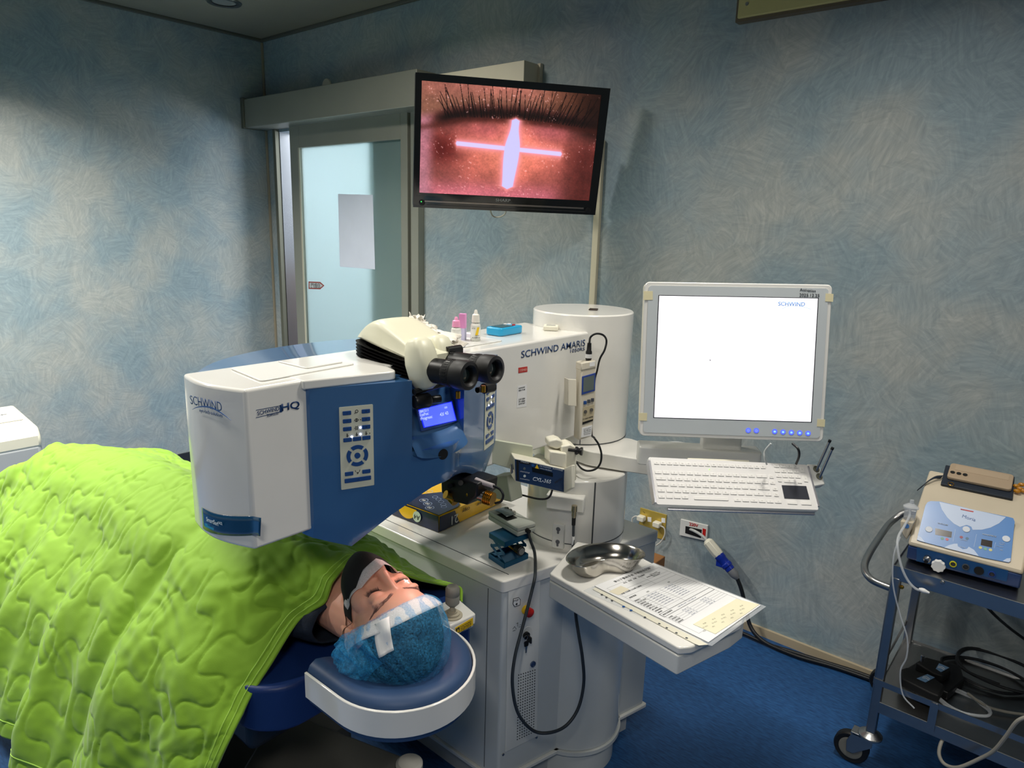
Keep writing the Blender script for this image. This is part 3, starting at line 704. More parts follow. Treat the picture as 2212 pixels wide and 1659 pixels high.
# wall-socket plate on the column, round surface
p_, a_ = col_pt(1211, .76, .0, CC=C2, CR=R2)
pc = Plane(p_, (math.cos(a_), math.sin(a_), 0))
q4 = [pc.hit(*q) for q in ((1196, 1119), (1224, 1123), (1220, 1193), (1190, 1188))]; cc = sum(q4, V()) / 4
bm = B(); prr(bm, pc, cc, .034, .073, .003, -.006, .010); sk = obj('socket_plate', bm, M_white2, LM, bevel=.002)
for dy in (.019, -.019):
    bm = B(); o = cc + pc.y * dy; pdisc(bm, pc, o + pc.y * .003, .0062, .010, .0106, 20); prr(bm, pc, o - pc.y * .006, .006, .010, .0028, .010, .0106); obj('keyhole', bm, mat('grey_hole', (96, 98, 104), .6), sk)
# bracket ledge on the column, holding the cross-link lamp
p_, a_ = col_pt(1225, .86, CC=C2, CR=R2); pk = Plane(p_, V((math.cos(a_ + .0), math.sin(a_ + .0), 0)))
bm = B(); prr(bm, pk, pk.hit(1223, 1082), .105, .042, .004, -.04, .022); lg = obj('bracket_ledge', bm, M_white, LM, bevel=.004)

# ------------------------------------------------------------------ television
def frame(c, x, y):
    x = V(x).normalized(); n = x.cross(V(y)).normalized(); y = n.cross(x)
    m = Matrix((x, y, n)).transposed().to_4x4(); m.translation = V(c); return m
TVM = frame((-1.887, 2.184, 1.886), (.612, .791, -.01), (.154, -.107, .982))
tv = empty('television', 'black wall mounted television showing a closed eye with a bright cross', 'television', M=TVM)
TW, TH = .76, .491
bm = B(); prism(bm, rrect(TW, TH, .008), -.035, -.002); obj('back_housing', bm, M_blackm, tv, world=False, bevel=.003)
SX0, SX1, SY0, SY1 = -.356, .346, -.188, .219
bm = B()
for a, b in (((-TW/2, SY1), (TW/2, TH/2)), ((-TW/2, -TH/2), (TW/2, SY0)), ((-TW/2, SY0), (SX0, SY1)), ((SX1, SY0), (TW/2, SY1))):
    box2(bm, (a[0], a[1], -.004), (b[0], b[1], .004))
obj('bezel', bm, mat('piano_black', (10, 10, 11), .12, coat=.5), tv, world=False, smooth=False)
bm = B(); box2(bm, (-.335, -.2225, .004), (.325, -.2165, .008)); obj('speaker_strip', bm, mat('silver_strip', (150, 140, 132), .3, .8), tv, world=False, smooth=False)
bm = B(); box2(bm, (-.325, -.2345, .004), (.335, -.2325, .006)); obj('speaker_strip', bm, mat('dim_strip', (78, 76, 76), .4, .6), tv, world=False, smooth=False)
for u, vv in ((-.345, -.226), (.345, -.226)):
    bm = B(); lathe(bm, [(.012, .004), (.012, .007), (.009, .008), (0, .008)], (u, vv, 0), n=24, cap=False); obj('speaker_cap', bm, M_blackp, tv, world=False)
bm = B(); lathe(bm, [(.0022, .004), (.0022, .0086)], (-.348, -.222, 0), n=10); obj('power_light', bm, mat('green_led', (60, 220, 90), .4, emit=(60, 220, 90), es=2), tv, world=False)
text('lettering', 'SHARP', Matrix.Translation((-.018, -.203, .0045)), .016, mat('grey_letter', (150, 150, 150), .4), tv, bold=.01, xs=1.3)
o_ = [o for o in tv.children if o.name.startswith('lettering')][-1]
text('lettering', 'AQUOS', Matrix.Translation((-.348, -.198, .0045)), .009, mat('dim_letter', (72, 72, 76), .4), tv, xs=1.3)
def fix_local(parent):
    pass
# picture of the eye: per-vertex colours of a fine grid on the screen
NXI, NYI = 400, 232
gx = np.linspace(0, 1, NXI); gy = np.linspace(0, 1, NYI); U, Vv = np.meshgrid(gx, gy, indexing='ij')   # u right, v down
rng = np.random.RandomState(3)
def vnoise(sx, sy, seed):
    r = np.random.RandomState(seed); g = r.rand(int(sx) + 3, int(sy) + 3)
    x = U * sx; y = Vv * sy; i = x.astype(int); j = y.astype(int); fx = x - i; fy = y - j; fx = fx*fx*(3-2*fx); fy = fy*fy*(3-2*fy)
    return (g[i, j]*(1-fx)*(1-fy) + g[i+1, j]*fx*(1-fy) + g[i, j+1]*(1-fx)*fy + g[i+1, j+1]*fx*fy)
n1 = vnoise(7, 5, 1) * .5 + vnoise(20, 14, 2) * .3 + vnoise(60, 40, 3) * .2
nf = vnoise(120, 75, 4) * .5 + vnoise(190, 110, 5) * .5
def C3(c): return np.array(c, float)[None, None, :]
img = C3((150, 84, 78)) * np.ones((NXI, NYI, 1))
def blend(mask, col):
    global img
    mask = np.clip(mask, 0, 1)[..., None]; img = img * (1 - mask) + C3(col) * mask
sm = lambda a, b, x: np.clip((x - a) / (b - a), 0, 1) ** 2 * (3 - 2 * np.clip((x - a) / (b - a), 0, 1))
blend(np.exp(-((U - .5) / .34) ** 2 - ((Vv - .58) / .30) ** 2) * 1.1, (244, 138, 116))
blend(np.exp(-((U - .5) / .17) ** 2 - ((Vv - .56) / .2) ** 2) * .7, (252, 160, 130))
blend(sm(.80, 1.0, Vv) * (1 - sm(.7, .95, U)) * .8, (212, 122, 134))
blend(sm(.74, .95, U) * sm(.3, .6, Vv) * .85, (96, 42, 36))
blend(np.exp(-((U - .12) / .10) ** 2 - ((Vv - .58) / .14) ** 2) * .95, (96, 30, 26))
blend(np.exp(-((U - .72) / .13) ** 2 - ((Vv - .36) / .1) ** 2) * .6, (214, 120, 128))
blend(np.exp(-((U - .37) / .13) ** 2 - ((Vv - .40) / .09) ** 2) * .5, (226, 122, 130))
blend((1 - sm(.02, .10, U)) * .75, (224, 158, 172))
crease = .285 + .10 * (U - .5) ** 2 * 2.2 + .06 * sm(.0, .3, .3 - U)
blend((1 - sm(crease - .16, crease - .05, Vv)) * 1.0, (150, 104, 84))
blend((1 - sm(.0, .2, Vv)) * (1 - sm(.2, .6, abs(U - .3))) * .5, (206, 128, 116))
blend((1 - sm(crease - .16, crease - .05, Vv)) * sm(.55, .95, U) * .8, (86, 50, 34))
blend(np.exp(-((Vv - crease + .05) / .07) ** 2) * sm(.02, .14, U) * .95, (34, 16, 12))
blend(sm(.80, 1.0, U) * (1 - sm(.35, .5, Vv)) * .8, (40, 20, 14))
blend(np.exp(-((Vv - crease) / .03) ** 2) * .5, (90, 40, 30))
img = img * (0.80 + .40 * n1[..., None]) * (0.90 + .2 * nf[..., None])
spk = (nf > .80) & (n1 > .5); img[spk] = img[spk] * .5 + np.array((255, 210, 205)) * .5
# lashes
def seg(x0, y0, x1, y1, w, col, a=.9):
    global img
    asp = .702 / .407
    px, py = (U - x0) * asp, Vv - y0; dx, dy = (x1 - x0) * asp, y1 - y0; L2 = dx*dx + dy*dy
    t = np.clip((px * dx + py * dy) / L2, 0, 1); d = np.hypot(px - t * dx, py - t * dy)
    blend(a * (1 - sm(w * .4, w * (1.25 - .5 * t), d)), col)
for i in range(64):
    u = .13 + .80 * (i + rng.rand()) / 64; c0 = .27 + .22 * (u - .5) ** 2
    lean = (u - .47) * .45 + rng.uniform(-.09, .09); ln_ = rng.uniform(.13, .27)
    seg(u, c0, u + lean * .34, c0 - ln_ * 1.1, .0050, (22, 10, 8))
img = 255 * (np.clip(img, 0, 255) / 255) ** 1.18
img[..., 2] *= 1.03; img = np.clip(img, 0, 255)
# projected cross
def glowband(d, core, halo):
    return np.clip(1 - sm(core * .75, core * 1.2, d), 0, 1), np.exp(-(d / halo) ** 2)
hv = .545 + (U - .5) * .065
dh = abs(Vv - hv) + 1.2 * np.clip(.20 - U, 0, 1) * 3 + 3 * np.clip(U - .80, 0, 1)
c1, g1 = glowband(dh, .020, .06)
vx = .523 - (Vv - .3) * .035; hw = .022 + .022 * sm(.33, .55, Vv) - .012 * sm(.6, .93, Vv)
dv = abs(U - vx) * 1.72 - hw * 1.72 + .017 + 2.2 * np.clip(.285 - Vv, 0, 1) + 2 * np.clip(Vv - .90, 0, 1)
c2, g2 = glowband(np.maximum(dv, 0), .017, .06)
blend(np.maximum(g1, g2) * .85, (255, 150, 140)); blend(np.exp(-(np.minimum(dh, np.maximum(dv, 0)) / .03) ** 2) * .8, (255, 160, 205)); blend(c1, (222, 206, 255)); blend(c2, (208, 202, 255))
me = bpy.data.meshes.new('screen')
co = np.zeros((NXI * NYI, 3)); co[:, 0] = (SX0 + (SX1 - SX0) * U).ravel(); co[:, 1] = (SY1 - (SY1 - SY0) * Vv).ravel(); co[:, 2] = .0005
idx = np.arange(NXI * NYI).reshape(NXI, NYI)
fc = np.stack([idx[:-1, :-1], idx[:-1, 1:], idx[1:, 1:], idx[1:, :-1]], -1).reshape(-1, 4)
me.from_pydata(co.tolist(), [], fc.tolist())
ca = me.color_attributes.new('picture', 'FLOAT_COLOR', 'POINT')
lin = img.reshape(-1, 3) / 255; lin = np.where(lin <= .04045, lin / 12.92, ((lin + .055) / 1.055) ** 2.4)
ca.data.foreach_set('color', np.concatenate([lin, np.ones((len(lin), 1))], 1).astype(np.float32).ravel())
ms = bpy.data.materials.new('eye_picture'); ms.use_nodes = True; nt = ms.node_tree; p = nt.nodes['Principled BSDF']
at = nt.nodes.new('ShaderNodeAttribute'); at.attribute_name = 'picture'
p.inputs['Base Color'].default_value = (.01, .01, .01, 1); p.inputs['Roughness'].default_value = .25
nt.links.new(at.outputs['Color'], p.inputs['Emission Color']); p.inputs['Emission Strength'].default_value = 1.0
me.materials.append(ms); so = bpy.data.objects.new('screen', me); COL.objects.link(so); so.parent = tv; MM[so.name] = TVM
# wall bracket
bm = B(); tube(bm, [Wy(1058, 450, 2.25), Wy(1064, 466, 2.28), Wy(1077, 469, 2.3), Wy(1090, 463, 2.28), Wy(1094, 450, 2.25)], .003, 8); obj('cable_loop', bm, mat('ivory_cable', (190, 184, 165), .5), tv)
bm = B(); tube(bm, [TVM @ V((.05, -.02, -.035)), (-1.93, 2.40, 1.87), (-1.9, 2.52, 1.87), (-1.9, 2.6, 1.87)], .016, 10, 0)
box2(bm, (-2.0, 2.585, 1.77), (-1.8, 2.6, 1.97)); obj('wall_bracket', bm, M_blackm, tv)
bm = B(); box2(bm, (.355, -.19, -.055), (.385, .02, -.02)); obj('side_vent', bm, M_blackm, tv, world=False, bevel=.004)

# ------------------------------------------------------------------ operator monitor, arm, keyboard
MNM = frame((-.662, 1.617, 1.281), (.812, .583, .019), (-.095, .10, .99))
mn = empty('operator_monitor', 'white framed touch monitor with a blank white lit screen beside the column', 'monitor', M=MNM)
MW, MH = .442, .379
bm = B(); prism(bm, rrect(MW, MH, .014), -.042, -.004); obj('housing', bm, M_cream, mn, world=False, bevel=.004)
bm = B(); prism(bm, rrect(MW, MH, .012), -.006, 0); obj('front_rim', bm, M_white, mn, world=False, bevel=.002)
bm = B(); prism(bm, rrect(MW - .018, MH - .018, .008), 0, .0012); obj('bezel', bm, mat('pale_grey_bezel', (200, 206, 208), .25, coat=.4), mn, world=False, smooth=False)
pM = Plane(MNM.translation, MNM.col[2][:3], up=MNM.col[1][:3])
s4 = [pM.hit(*q) for q in ((1424, 639), (1766, 645), (1751, 911), (1413, 901))]
bm = B(); poly3(bm, [p + (p - sum(s4, V()) / 4) * .012 for p in s4], pM.n, .0012, .0014); obj('screen_gap', bm, M_ink, mn, smooth=False)
bm = B(); poly3(bm, s4, pM.n, .0014, .0018); sc = obj('screen', bm, mat('lit_white_screen', (250, 248, 252), .3, emit=(252, 247, 253), es=.98), mn, smooth=False)
tpx('logo', 'SCHWIND', (1681, 656), (1739, 657), pM, mat('screen_blue', (96, 132, 186), .5, emit=(96, 132, 186), es=.8), sc, off=.0021, bold=.02)
tpx('logo', 'eye-tech-solutions', (1701, 665.5), (1739, 666.5), pM, mat('screen_grey', (150, 170, 206), .5, emit=(150, 170, 206), es=.8), sc, off=.0021)
bm = B(); sp = spline([pM.hit(*q) for q in ((1689, 667), (1702, 661), (1720, 660.5), (1737, 663.5), (1751, 668))], 6)
for a, b in zip(sp, sp[1:]):
    d = (b - a).normalized(); s = pM.n.cross(d) * .0004; poly3(bm, [a-s, b-s, b+s, a+s], pM.n, .0021, .0023)
obj('logo', bm, mat('screen_blue2', (96, 142, 200), .5, emit=(96, 142, 200), es=.8), sc, smooth=False)
bm = B(); a = pM.hit(1533, 775); poly3(bm, [a, a + pM.x * .003 - pM.y * .004, a - pM.y * .0055], pM.n, .0019, .0022); obj('pointer', bm, mat('pointer_grey', (140, 140, 150), .5), sc, smooth=False)
M_ledb = mat('blue_button_ring', (70, 90, 225), .4, emit=(62, 86, 236), es=1.1); M_ledc = mat('button_core', (120, 220, 255), .4, emit=(120, 210, 255), es=1.6)
for i, (px, py) in enumerate(((1616, 929.5), (1633.5, 930), (1673, 932), (1691, 933), (1709, 934), (1727, 935), (1745, 936))):
    c = pM.hit(px, py); bm = B(); pdisc(bm, pM, c, .0062, .0012, .0018, 20); b_ = obj('button', bm, M_ledb, mn, label='round blue lit button')
    bm = B(); pdisc(bm, pM, c, .0046, .0018, .0021, 16); obj('icon', bm, mat('button_face', (110, 124, 226), .4, emit=(104, 120, 240), es=.9), b_)
    if i > 1: bm = B(); prr(bm, pM, c, .004, .003, .001, .0021, .0024); obj('icon', bm, M_ledc, b_)
M_tape = mat('yellowed_tape', (226, 216, 176), .5)
for (a, b, c, d), nm in ((((1390, 629), (1410, 629), (1410, 648), (1390, 648)), 'a'), (((1783, 634), (1800, 635), (1799, 652), (1782, 651)), 'b'), (((1380, 892), (1398, 892), (1397, 909), (1380, 908)), 'c'), (((1765, 905), (1782, 906), (1781, 922), (1764, 921)), 'd')):
    bm = B(); ppx(bm, pM, [a, b, c, d], .0013, .0018); obj('tape', bm, M_tape, mn, smooth=False, label='yellowed tape on the corner')
tpx('handwriting', 'Activation', (1728, 625.5), (1762, 628.5), pM, M_ink, mn, off=.0016)
tpx('handwriting', '2025.12.25', (1727, 637), (1770, 638.5), pM, M_ink, mn, off=.0016)
# arm from column
ar = LM
bm = B(); P = [(-1.13, 1.615), (-1.06, 1.60), (-.86, 1.665), (-.83, 1.72), (-.86, 1.77), (-1.05, 1.80)]; prism(bm, rpoly(P, .02), .918, .962); obj('arm_link', bm, M_white, ar, bevel=.003)
pvt = V((-.845, 1.735, 0))
bm = B(); lathe(bm, [(.05, .962), (.05, .995)], pvt, n=40); obj('arm_pivot', bm, mat('grey_pivot', (196, 198, 200), .3), ar, bevel=.002)
bm = B(); lathe(bm, [(.056, .950), (.056, .966)], pvt, n=40); obj('arm_pivot_ring', bm, M_steelr, ar)
MX = V(MNM.col[0][:3]); MX.z = 0; MX.normalize()
yv = V((-MX.y, MX.x, 0))
def bar(a, b, w_, z0, z1):
    a = V(a); b = V(b); d = (b - a).normalized(); s = V((-d.y, d.x, 0)) * w_ / 2
    bm = B(); prism(bm, rpoly([tuple((a - s)[:2]), tuple((b - s)[:2]), tuple((b + s)[:2]), tuple((a + s)[:2])], .01), z0, z1); return bm
mc = V((-.662, 1.617, 0)) + yv * .055
obj('arm_crossbar', bar(mc - MX * .21, mc + MX * .10, .06, .995, 1.045), M_white2, ar, bevel=.004)
obj('arm_post', bar(mc - MX * .05, mc + MX * .05, .04, 1.04, 1.30), M_white2, ar, bevel=.004)
# keyboard
KM = frame((-.603, 1.552, 1.000), (.637, .767, -.078), (-.484, .477, .734))
KB = empty('keyboard', 'white flat medical keyboard with black touchpad below the monitor', 'keyboard', M=KM)
bm = B(); prism(bm, rrect(.42, .122, .006), -.016, -.002); obj('case', bm, M_white2, KB, world=False, bevel=.003)
M_kc = mat('silicone_key', (232, 230, 226), .45); 
bm = B(); prism(bm, rrect(.416, .118, .005), -.002, 0); obj('deck', bm, mat('silicone_deck', (226, 224, 222), .5), KB, world=False)
bm = B(); box2(bm, (-.175, -.066, -.020), (.205, -.060, -.014)); box2(bm, (.208, -.05, -.016), (.2125, .055, .002)); box2(bm, (-.2125, -.055, -.016), (-.208, .05, .002)); obj('tray', bm, mat('silver_tray_edge', (200, 200, 206), .25, .7), KB, world=False, smooth=False)
# key rows in keyboard pixel coordinates -> plane
pK = Plane(KM.translation, KM.col[2][:3], up=KM.col[1][:3])
Zk = 500 / 1565.0
def kz(zx, zy): return pK.hit(1360 + zx * Zk, 590 + zy * Zk)   # measured on a magnified crop
keys = []
def row(x0, y0, x1, y1, labels, widths=None, h=.0078):
    n = len(labels); widths = widths or [1] * n; tot = sum(widths); acc = 0
    A, C = kz(x0, y0), kz(x1, y1); u = (C - A); L = u.length / tot; u.normalize()
    for s, wd in zip(labels, widths):
        keys.append((A + u * L * (acc + wd / 2), L * wd * .80, h, u, s)); acc += wd
row(160, 1282, 920, 1312, ['Esc'] + ['F%d' % i for i in range(1, 13)] + ['Ins', 'Del', 'Prt', 'Brk', 'Fn'])
row(165, 1345, 935, 1375, ['~', '1', '2', '3', '4', '5', '6', '7', '8', '9', '0', '-', '=', '←'], [1] * 13 + [1.7]); row(940, 1376, 975, 1378, ['Home'])
row(170, 1386, 940, 1415, ['Tab', 'Q', 'W', 'E', 'R', 'T', 'Y', 'U', 'I', 'O', 'P', '[', ']', '\\'], [1.5] + [1] * 13); row(945, 1416, 985, 1418, ['End'])
row(176, 1427, 955, 1457, ['Caps', 'A', 'S', 'D', 'F', 'G', 'H', 'J', 'K', 'L', ';', "'", 'Enter'], [1.7] + [1] * 11 + [1.9]); row(962, 1458, 1002, 1460, ['Up'])
row(182, 1468, 962, 1497, ['⇧', '', 'Z', 'X', 'C', 'V', 'B', 'N', 'M', ',', '.', '/', '⇧', '^'], [1.1] + [1] * 11 + [1.5, 1]); row(970, 1498, 1010, 1500, ['Dn'])
row(188, 1510, 400, 1516, ['Ctrl', '', '', 'Alt']); row(405, 1520, 695, 1530, ['']); row(700, 1532, 1030, 1547, ['Alt', '', 'Ctrl', '<', 'v', '>'])
row(970, 1303, 1142, 1310, ['Num', '7', '8', '9']); row(975, 1337, 1147, 1343, ['-', '4', '5', '6']); row(985, 1370, 1157, 1378, ['*', '1', '2', '3'])
row(998, 1400, 1028, 1402, ['/']); row(1033, 1404, 1125, 1410, ['0']); row(1130, 1410, 1165, 1412, ['.'])
row(1058, 1551, 1140, 1555, ['']); row(1150, 1556, 1235, 1560, [''])
row(1147, 1328, 1183, 1331, ['+'], h=.015)
row(1170, 1390, 1206, 1393, ['Ent'], h=.0165)
keys.sort(key=lambda k: -k[1] * k[2]); print('keys', len(keys))
def keybm(b, k):
    c, wd, h, u, s = k; M = Matrix((u, pK.n.cross(u), pK.n)).transposed().to_4x4(); M.translation = c
    prism(b, rrect(wd, h, .0008, 2), 0, .0016, M)
for k in keys[:98]:
    b = B(); keybm(b, k); obj('key', b, M_kc, KB, bevel=.0004, seg=1)
if keys[98:]:
    b = B()
    for k in keys[98:]: keybm(b, k)
    o = obj('key', b, M_kc, KB); o['kind'] = 'stuff'
leg = B()
for k in keys:
    if not k[4]: continue
    c, wd, h, u, s = k
    M = Matrix((u, pK.n.cross(u), pK.n)).transposed().to_4x4(); M.translation = c + pK.n * .0017
    cv = bpy.data.curves.new('t', 'FONT'); cv.body = s; cv.size = .0044 if len(s) < 3 else .0030; cv.align_x = 'CENTER'; cv.align_y = 'CENTER'; cv.resolution_u = 2
    o = bpy.data.objects.new('t', cv); COL.objects.link(o); me = bpy.data.meshes.new_from_object(o.evaluated_get(bpy.context.evaluated_depsgraph_get()))
    bpy.data.objects.remove(o); bpy.data.curves.remove(cv); me.transform(M); leg.from_mesh(me); bpy.data.meshes.remove(me)
o = obj('key_legends', leg, mat('legend_grey', (120, 110, 104), .6), KB, smooth=False); o['kind'] = 'stuff'
bm = B(); q = [kz(*v) for v in ((1027, 1434), (1193, 1440), (1217, 1531), (1046, 1524))]; poly3(bm, q, pK.n, .0, .0012); obj('touchpad', bm, mat('dark_touchpad', (52, 54, 62), .4), KB, smooth=False, bevel=.001)
bm = B(); pdisc(bm, pK, kz(539, 1328), .0011, 0, .0008, 10); obj('indicator_light', bm, mat('lime_led', (120, 240, 60), .4, emit=(120, 240, 60), es=3), KB)
# support plate
bm = B(); poly3(bm, [pK.hit(1492, 983, -.004), pK.hit(1625, 988, -.004), pK.hit(1640, 1040), pK.hit(1500, 1035)], pK.n, -.024, -.018); obj('keyboard_plate', bm, M_cream, ar, smooth=False)
# pen holder
ph = empty('pen_holder', 'white block clipped to the keyboard edge with two round holes', 'holder', pK.hit(1765, 1030))
bm = B(); poly3(bm, [kz(1208, 1284), kz(1290, 1290), kz(1330, 1425), kz(1246, 1440)], pK.n, -.026, -.004); obj('block', bm, M_white2, ph, bevel=.003)
for i, (b0, t0, lb) in enumerate((((1268, 1322), (1352, 1138), 'slim steel rod in the keyboard holder, the rear one with higher tip'), ((1288, 1372), (1370, 1188), 'slim steel rod in the keyboard holder, the front one nearer the touchpad'))):
    a = kz(*b0); bm = B(); pdisc(bm, pK, a, .0085, -.004, -.002, 20); obj('collar', bm, M_alud, ph)
    tipx, tipy = 1360 + t0[0] * Zk, 590 + t0[1] * Zk
    r = raydir(tipx, tipy).normalized(); e = V((0, 0, EYE)); tip = e + r * ((a - e).length * .985)
    d = (tip - a).normalized(); rod = empty('steel_rod', lb, 'rod', a, group='rods in the keyboard pen holder')
    bm = B(); lathe(bm, [(.0033, -.01), (.0033, (tip - a).length)], a, d, n=14); obj('shaft', bm, M_steelr, rod)
    bm = B(); lathe(bm, [(.0038, (tip - a).length - .002), (.0038, (tip - a).length + .004), (.0022, (tip - a).length + .0042)], a, d, n=14, cap=True); obj('tip', bm, M_blackp, rod)
bm = B(); tube(bm, [Wy(1665, 958, 1.60), Wy(1652, 975, 1.60), Wy(1652, 990, 1.6), Wy(1656, 1003, 1.62)], .0022, 8); tag(obj('keyboard_cable', bm, mat('pale_cable', (196, 200, 198), .5)), 'pale thin cable looping from the monitor underside to the keyboard', 'cable')
bm = B(); tube(bm, [Wy(1712, 958, 1.66), Wy(1724, 970, 1.65), Wy(1726, 985, 1.66), Wy(1720, 1002, 1.68)], .003, 8); tag(obj('monitor_cable', bm, M_cable), 'black cable curving from the monitor corner behind the keyboard', 'cable')

# ------------------------------------------------------------------ side tray with dish and forms
tr = empty('side_tray', 'white instrument tray jutting out from the laser base over the floor', 'tray', (-.75, 1.35, .70))
A_, B_, C_, D_, E_, F_ = [Wz(*q, .76) for q in ((1187, 1238), (1467, 1399), (1496, 1396), (1602, 1345), (1611, 1322), (1360, 1190))]
top = [A_, B_, C_, D_, E_, F_, V((-.98, 1.45, .76))]
bm = B(); prism(bm, rpoly([tuple(p[:2]) for p in top], .006), .742, .76); obj('lid', bm, M_white, tr, bevel=.004, seg=3)
ctr = V((-.74, 1.34, 0))
low = [ctr + (p - ctr) * 1.0 for p in top]
q = [Wz(1466, 1444, .70), Wz(1534, 1424, .70), Wz(1580, 1392, .70)]
bm = B(); P = [tuple(A_[:2]), tuple(B_[:2]), tuple((Wz(1500, 1399, .742))[:2]), tuple(Wz(1580, 1360, .742)[:2]), tuple(E_[:2]), tuple(F_[:2]), (-.98, 1.45)]
prism(bm, rpoly(P, .006), .695, .740); obj('drawer_body', bm, M_white2, tr, bevel=.003)
bm = B(); box2(bm, (-.96, 1.42, .64), (-.88, 1.50, .70)); obj('support', bm, M_cab, tr, smooth=False)
# paper sheets
pTr = Plane((-.7, 1.35, .76), (0, 0, 1), up=(0, 1, 0))
fm = empty('form_folder', 'clear plastic sleeve with a printed medical form lying on the white tray', 'document', Wz(1450, 1300, .76))
def film(name, al):
    m = mat(name, (232, 236, 240), .08, spec=.5); nt = m.node_tree; p = nt.nodes['Principled BSDF']; p.inputs['Alpha'].default_value = al; return m
M_film = film('clear_sleeve', .22)
bm = B(); ppx(bm, pTr, [(1260, 1277), (1284, 1266), (1412, 1216), (1655, 1311), (1538, 1396), (1518, 1392)], .0006, .0012); obj('sleeve', bm, M_film, fm, smooth=False)
bm = B(); ppx(bm, pTr, [(1280, 1274), (1287, 1271), (1530, 1394), (1510, 1396), (1500, 1392)], .0012, .002); obj('punched_edge', bm, M_cream, fm, smooth=False)
F4 = [pTr.hit(*p) for p in ((1284, 1268), (1411, 1219), (1643, 1310), (1530, 1390))]
bm = B(); ppx(bm, pTr, [(1284, 1268), (1411, 1219), (1643, 1310), (1530, 1390)], .002, .0032); fo = obj('form_sheet', bm, M_paper, fm, smooth=False)
pF4 = Plane(F4[0] + V((0, 0, .0034)), (0, 0, 1), up=tuple((F4[0] - F4[3]).normalized()))
def uv4(u, v):   # u across (0..1 left->right of the page), v down the page
    return (F4[0] * (1-u) + F4[1] * u) * (1-v) + (F4[3] * (1-u) + F4[2] * u) * v + V((0, 0, .0034))
bm = B()
def fl(b, u0, v0, u1, v1, t=.00025):
    A, C = uv4(u0, v0), uv4(u1, v1); d = (C - A).normalized(); s = V((0, 0, 1)).cross(d) * t; poly3(b, [A-s, C-s, C+s, A+s], (0, 0, 1), 0, .0001)
for v in (.085, .175, .215, .26, .335, .36, .385, .41, .435, .46, .485, .51, .535, .66, .685, .71, .735): fl(bm, .06, v, .95, v)
for u in (.06, .95): fl(bm, u, .085, u, .90)
fl(bm, .06, .90, .95, .90); fl(bm, .50, .335, .50, .60); fl(bm, .22, .335, .22, .60); fl(bm, .58, .085, .58, .26)
obj('ruled_lines', bm, mat('form_grey_line', (160, 160, 164), .7), fo, smooth=False)
bm = B(); 
for a in ((.05, .575, .95, .575), (.05, .62, .95, .62), (.05, .575, .05, .62), (.95, .575, .95, .62)): fl(bm, *a, .0005)
obj('bold_box', bm, M_ink, fo, smooth=False)
def ft(s, u, v, size, m=M_ink, wid=None, rot=0):
    A = uv4(u, v); X_ = (uv4(min(1, u + .05), v) - uv4(max(0, u - .05), v)).normalized(); Y_ = V((0, 0, 1)).cross(X_)
    M = Matrix((X_, Y_, V((0, 0, 1)))).transposed().to_4x4(); M.translation = A + V((0, 0, .0002))
    pm = MM[fo.name].inverted(); text('print', s, pm @ M, size, m, fo, align='LEFT', depth=.00005)
M_pen = mat('blue_grey_pen', (110, 120, 150), .6)
ft('準分子雷射手術 手術檢查紀錄', .24, .05, .0095); ft('114.12.7', .78, .035, .0065, M_pen)
ft('姓名   性別   年齡   主治醫師', .30, .105, .006); ft('手術日期', .08, .165, .006); ft('診斷 □右眼 □左眼 □雙眼', .08, .215, .006); ft('病歷號碼', .08, .29, .006)
ft('手術方式', .62, .15, .005); ft('□Trans-PRK\n□Femto LASIK\n□SmartSurf', .70, .15, .0052)
for i, s in enumerate(('裸視視力', '矯正視力檢查', '角膜厚度', '眼壓檢查', '角膜弧度', '瞳孔大小', '驗光度數', '散瞳後驗光', '優勢眼')): ft(s, .07, .347 + i * .0262, .0048)
ft('OD', .33, .31, .006); ft('OS', .70, .31, .006)
for i in range(7):
    ft('-%d.%d5 / -%d.%d0 x 1%d0' % (2 + i % 3, i % 4 * 2, i % 2, 5, 4 + i % 5), .26, .352 + i * .026, .0046, M_pen); ft('-%d.%d0 / -%d.25 x %d5' % (3 + i % 2, 5 - i % 4, i % 2, 1 + i % 7), .56, .352 + i * .026, .0046, M_pen)
ft('術前注意事項', .07, .598, .0055); ft('-4.25 -0.75 x 175      -3.75 -0.50 x 10', .32, .598, .0046, M_pen)
for i, s in enumerate(('光學區', '術後屈光', '切削深度', '剩餘厚度')): ft(s, .07, .648 + i * .026, .0048); ft('6.5 mm   7.9', .30, .648 + i * .026, .0044, M_pen); ft('6.5 mm   7.8', .62, .648 + i * .026, .0044, M_pen)
bm = B(); poly3(bm, [uv4(*q) for q in ((.02, .78), (.98, .80), (1.0, .99), (.06, .985))][::-1], (0, 0, 1), .0002, .0005)
bm.free()
bm = B(); poly3(bm, [pTr.hit(*q) for q in ((1497, 1352), (1590, 1297), (1640, 1309), (1609, 1331), (1545, 1373))], (0, 0, 1), .0036, .0042); sl_ = obj('printout_slip', bm, mat('ivory_thermal_paper', (232, 226, 196), .6), fm, smooth=False, label='ivory thermal printout slip')
bm = B(); poly3(bm, [uv4(.02, .13), uv4(.23, .12), uv4(.24, .20), uv4(.04, .21)], (0, 0, 1), .0001, .0003); obj('name_sticker', bm, mat('ivory_sticker', (228, 220, 196), .6), fm, smooth=False)
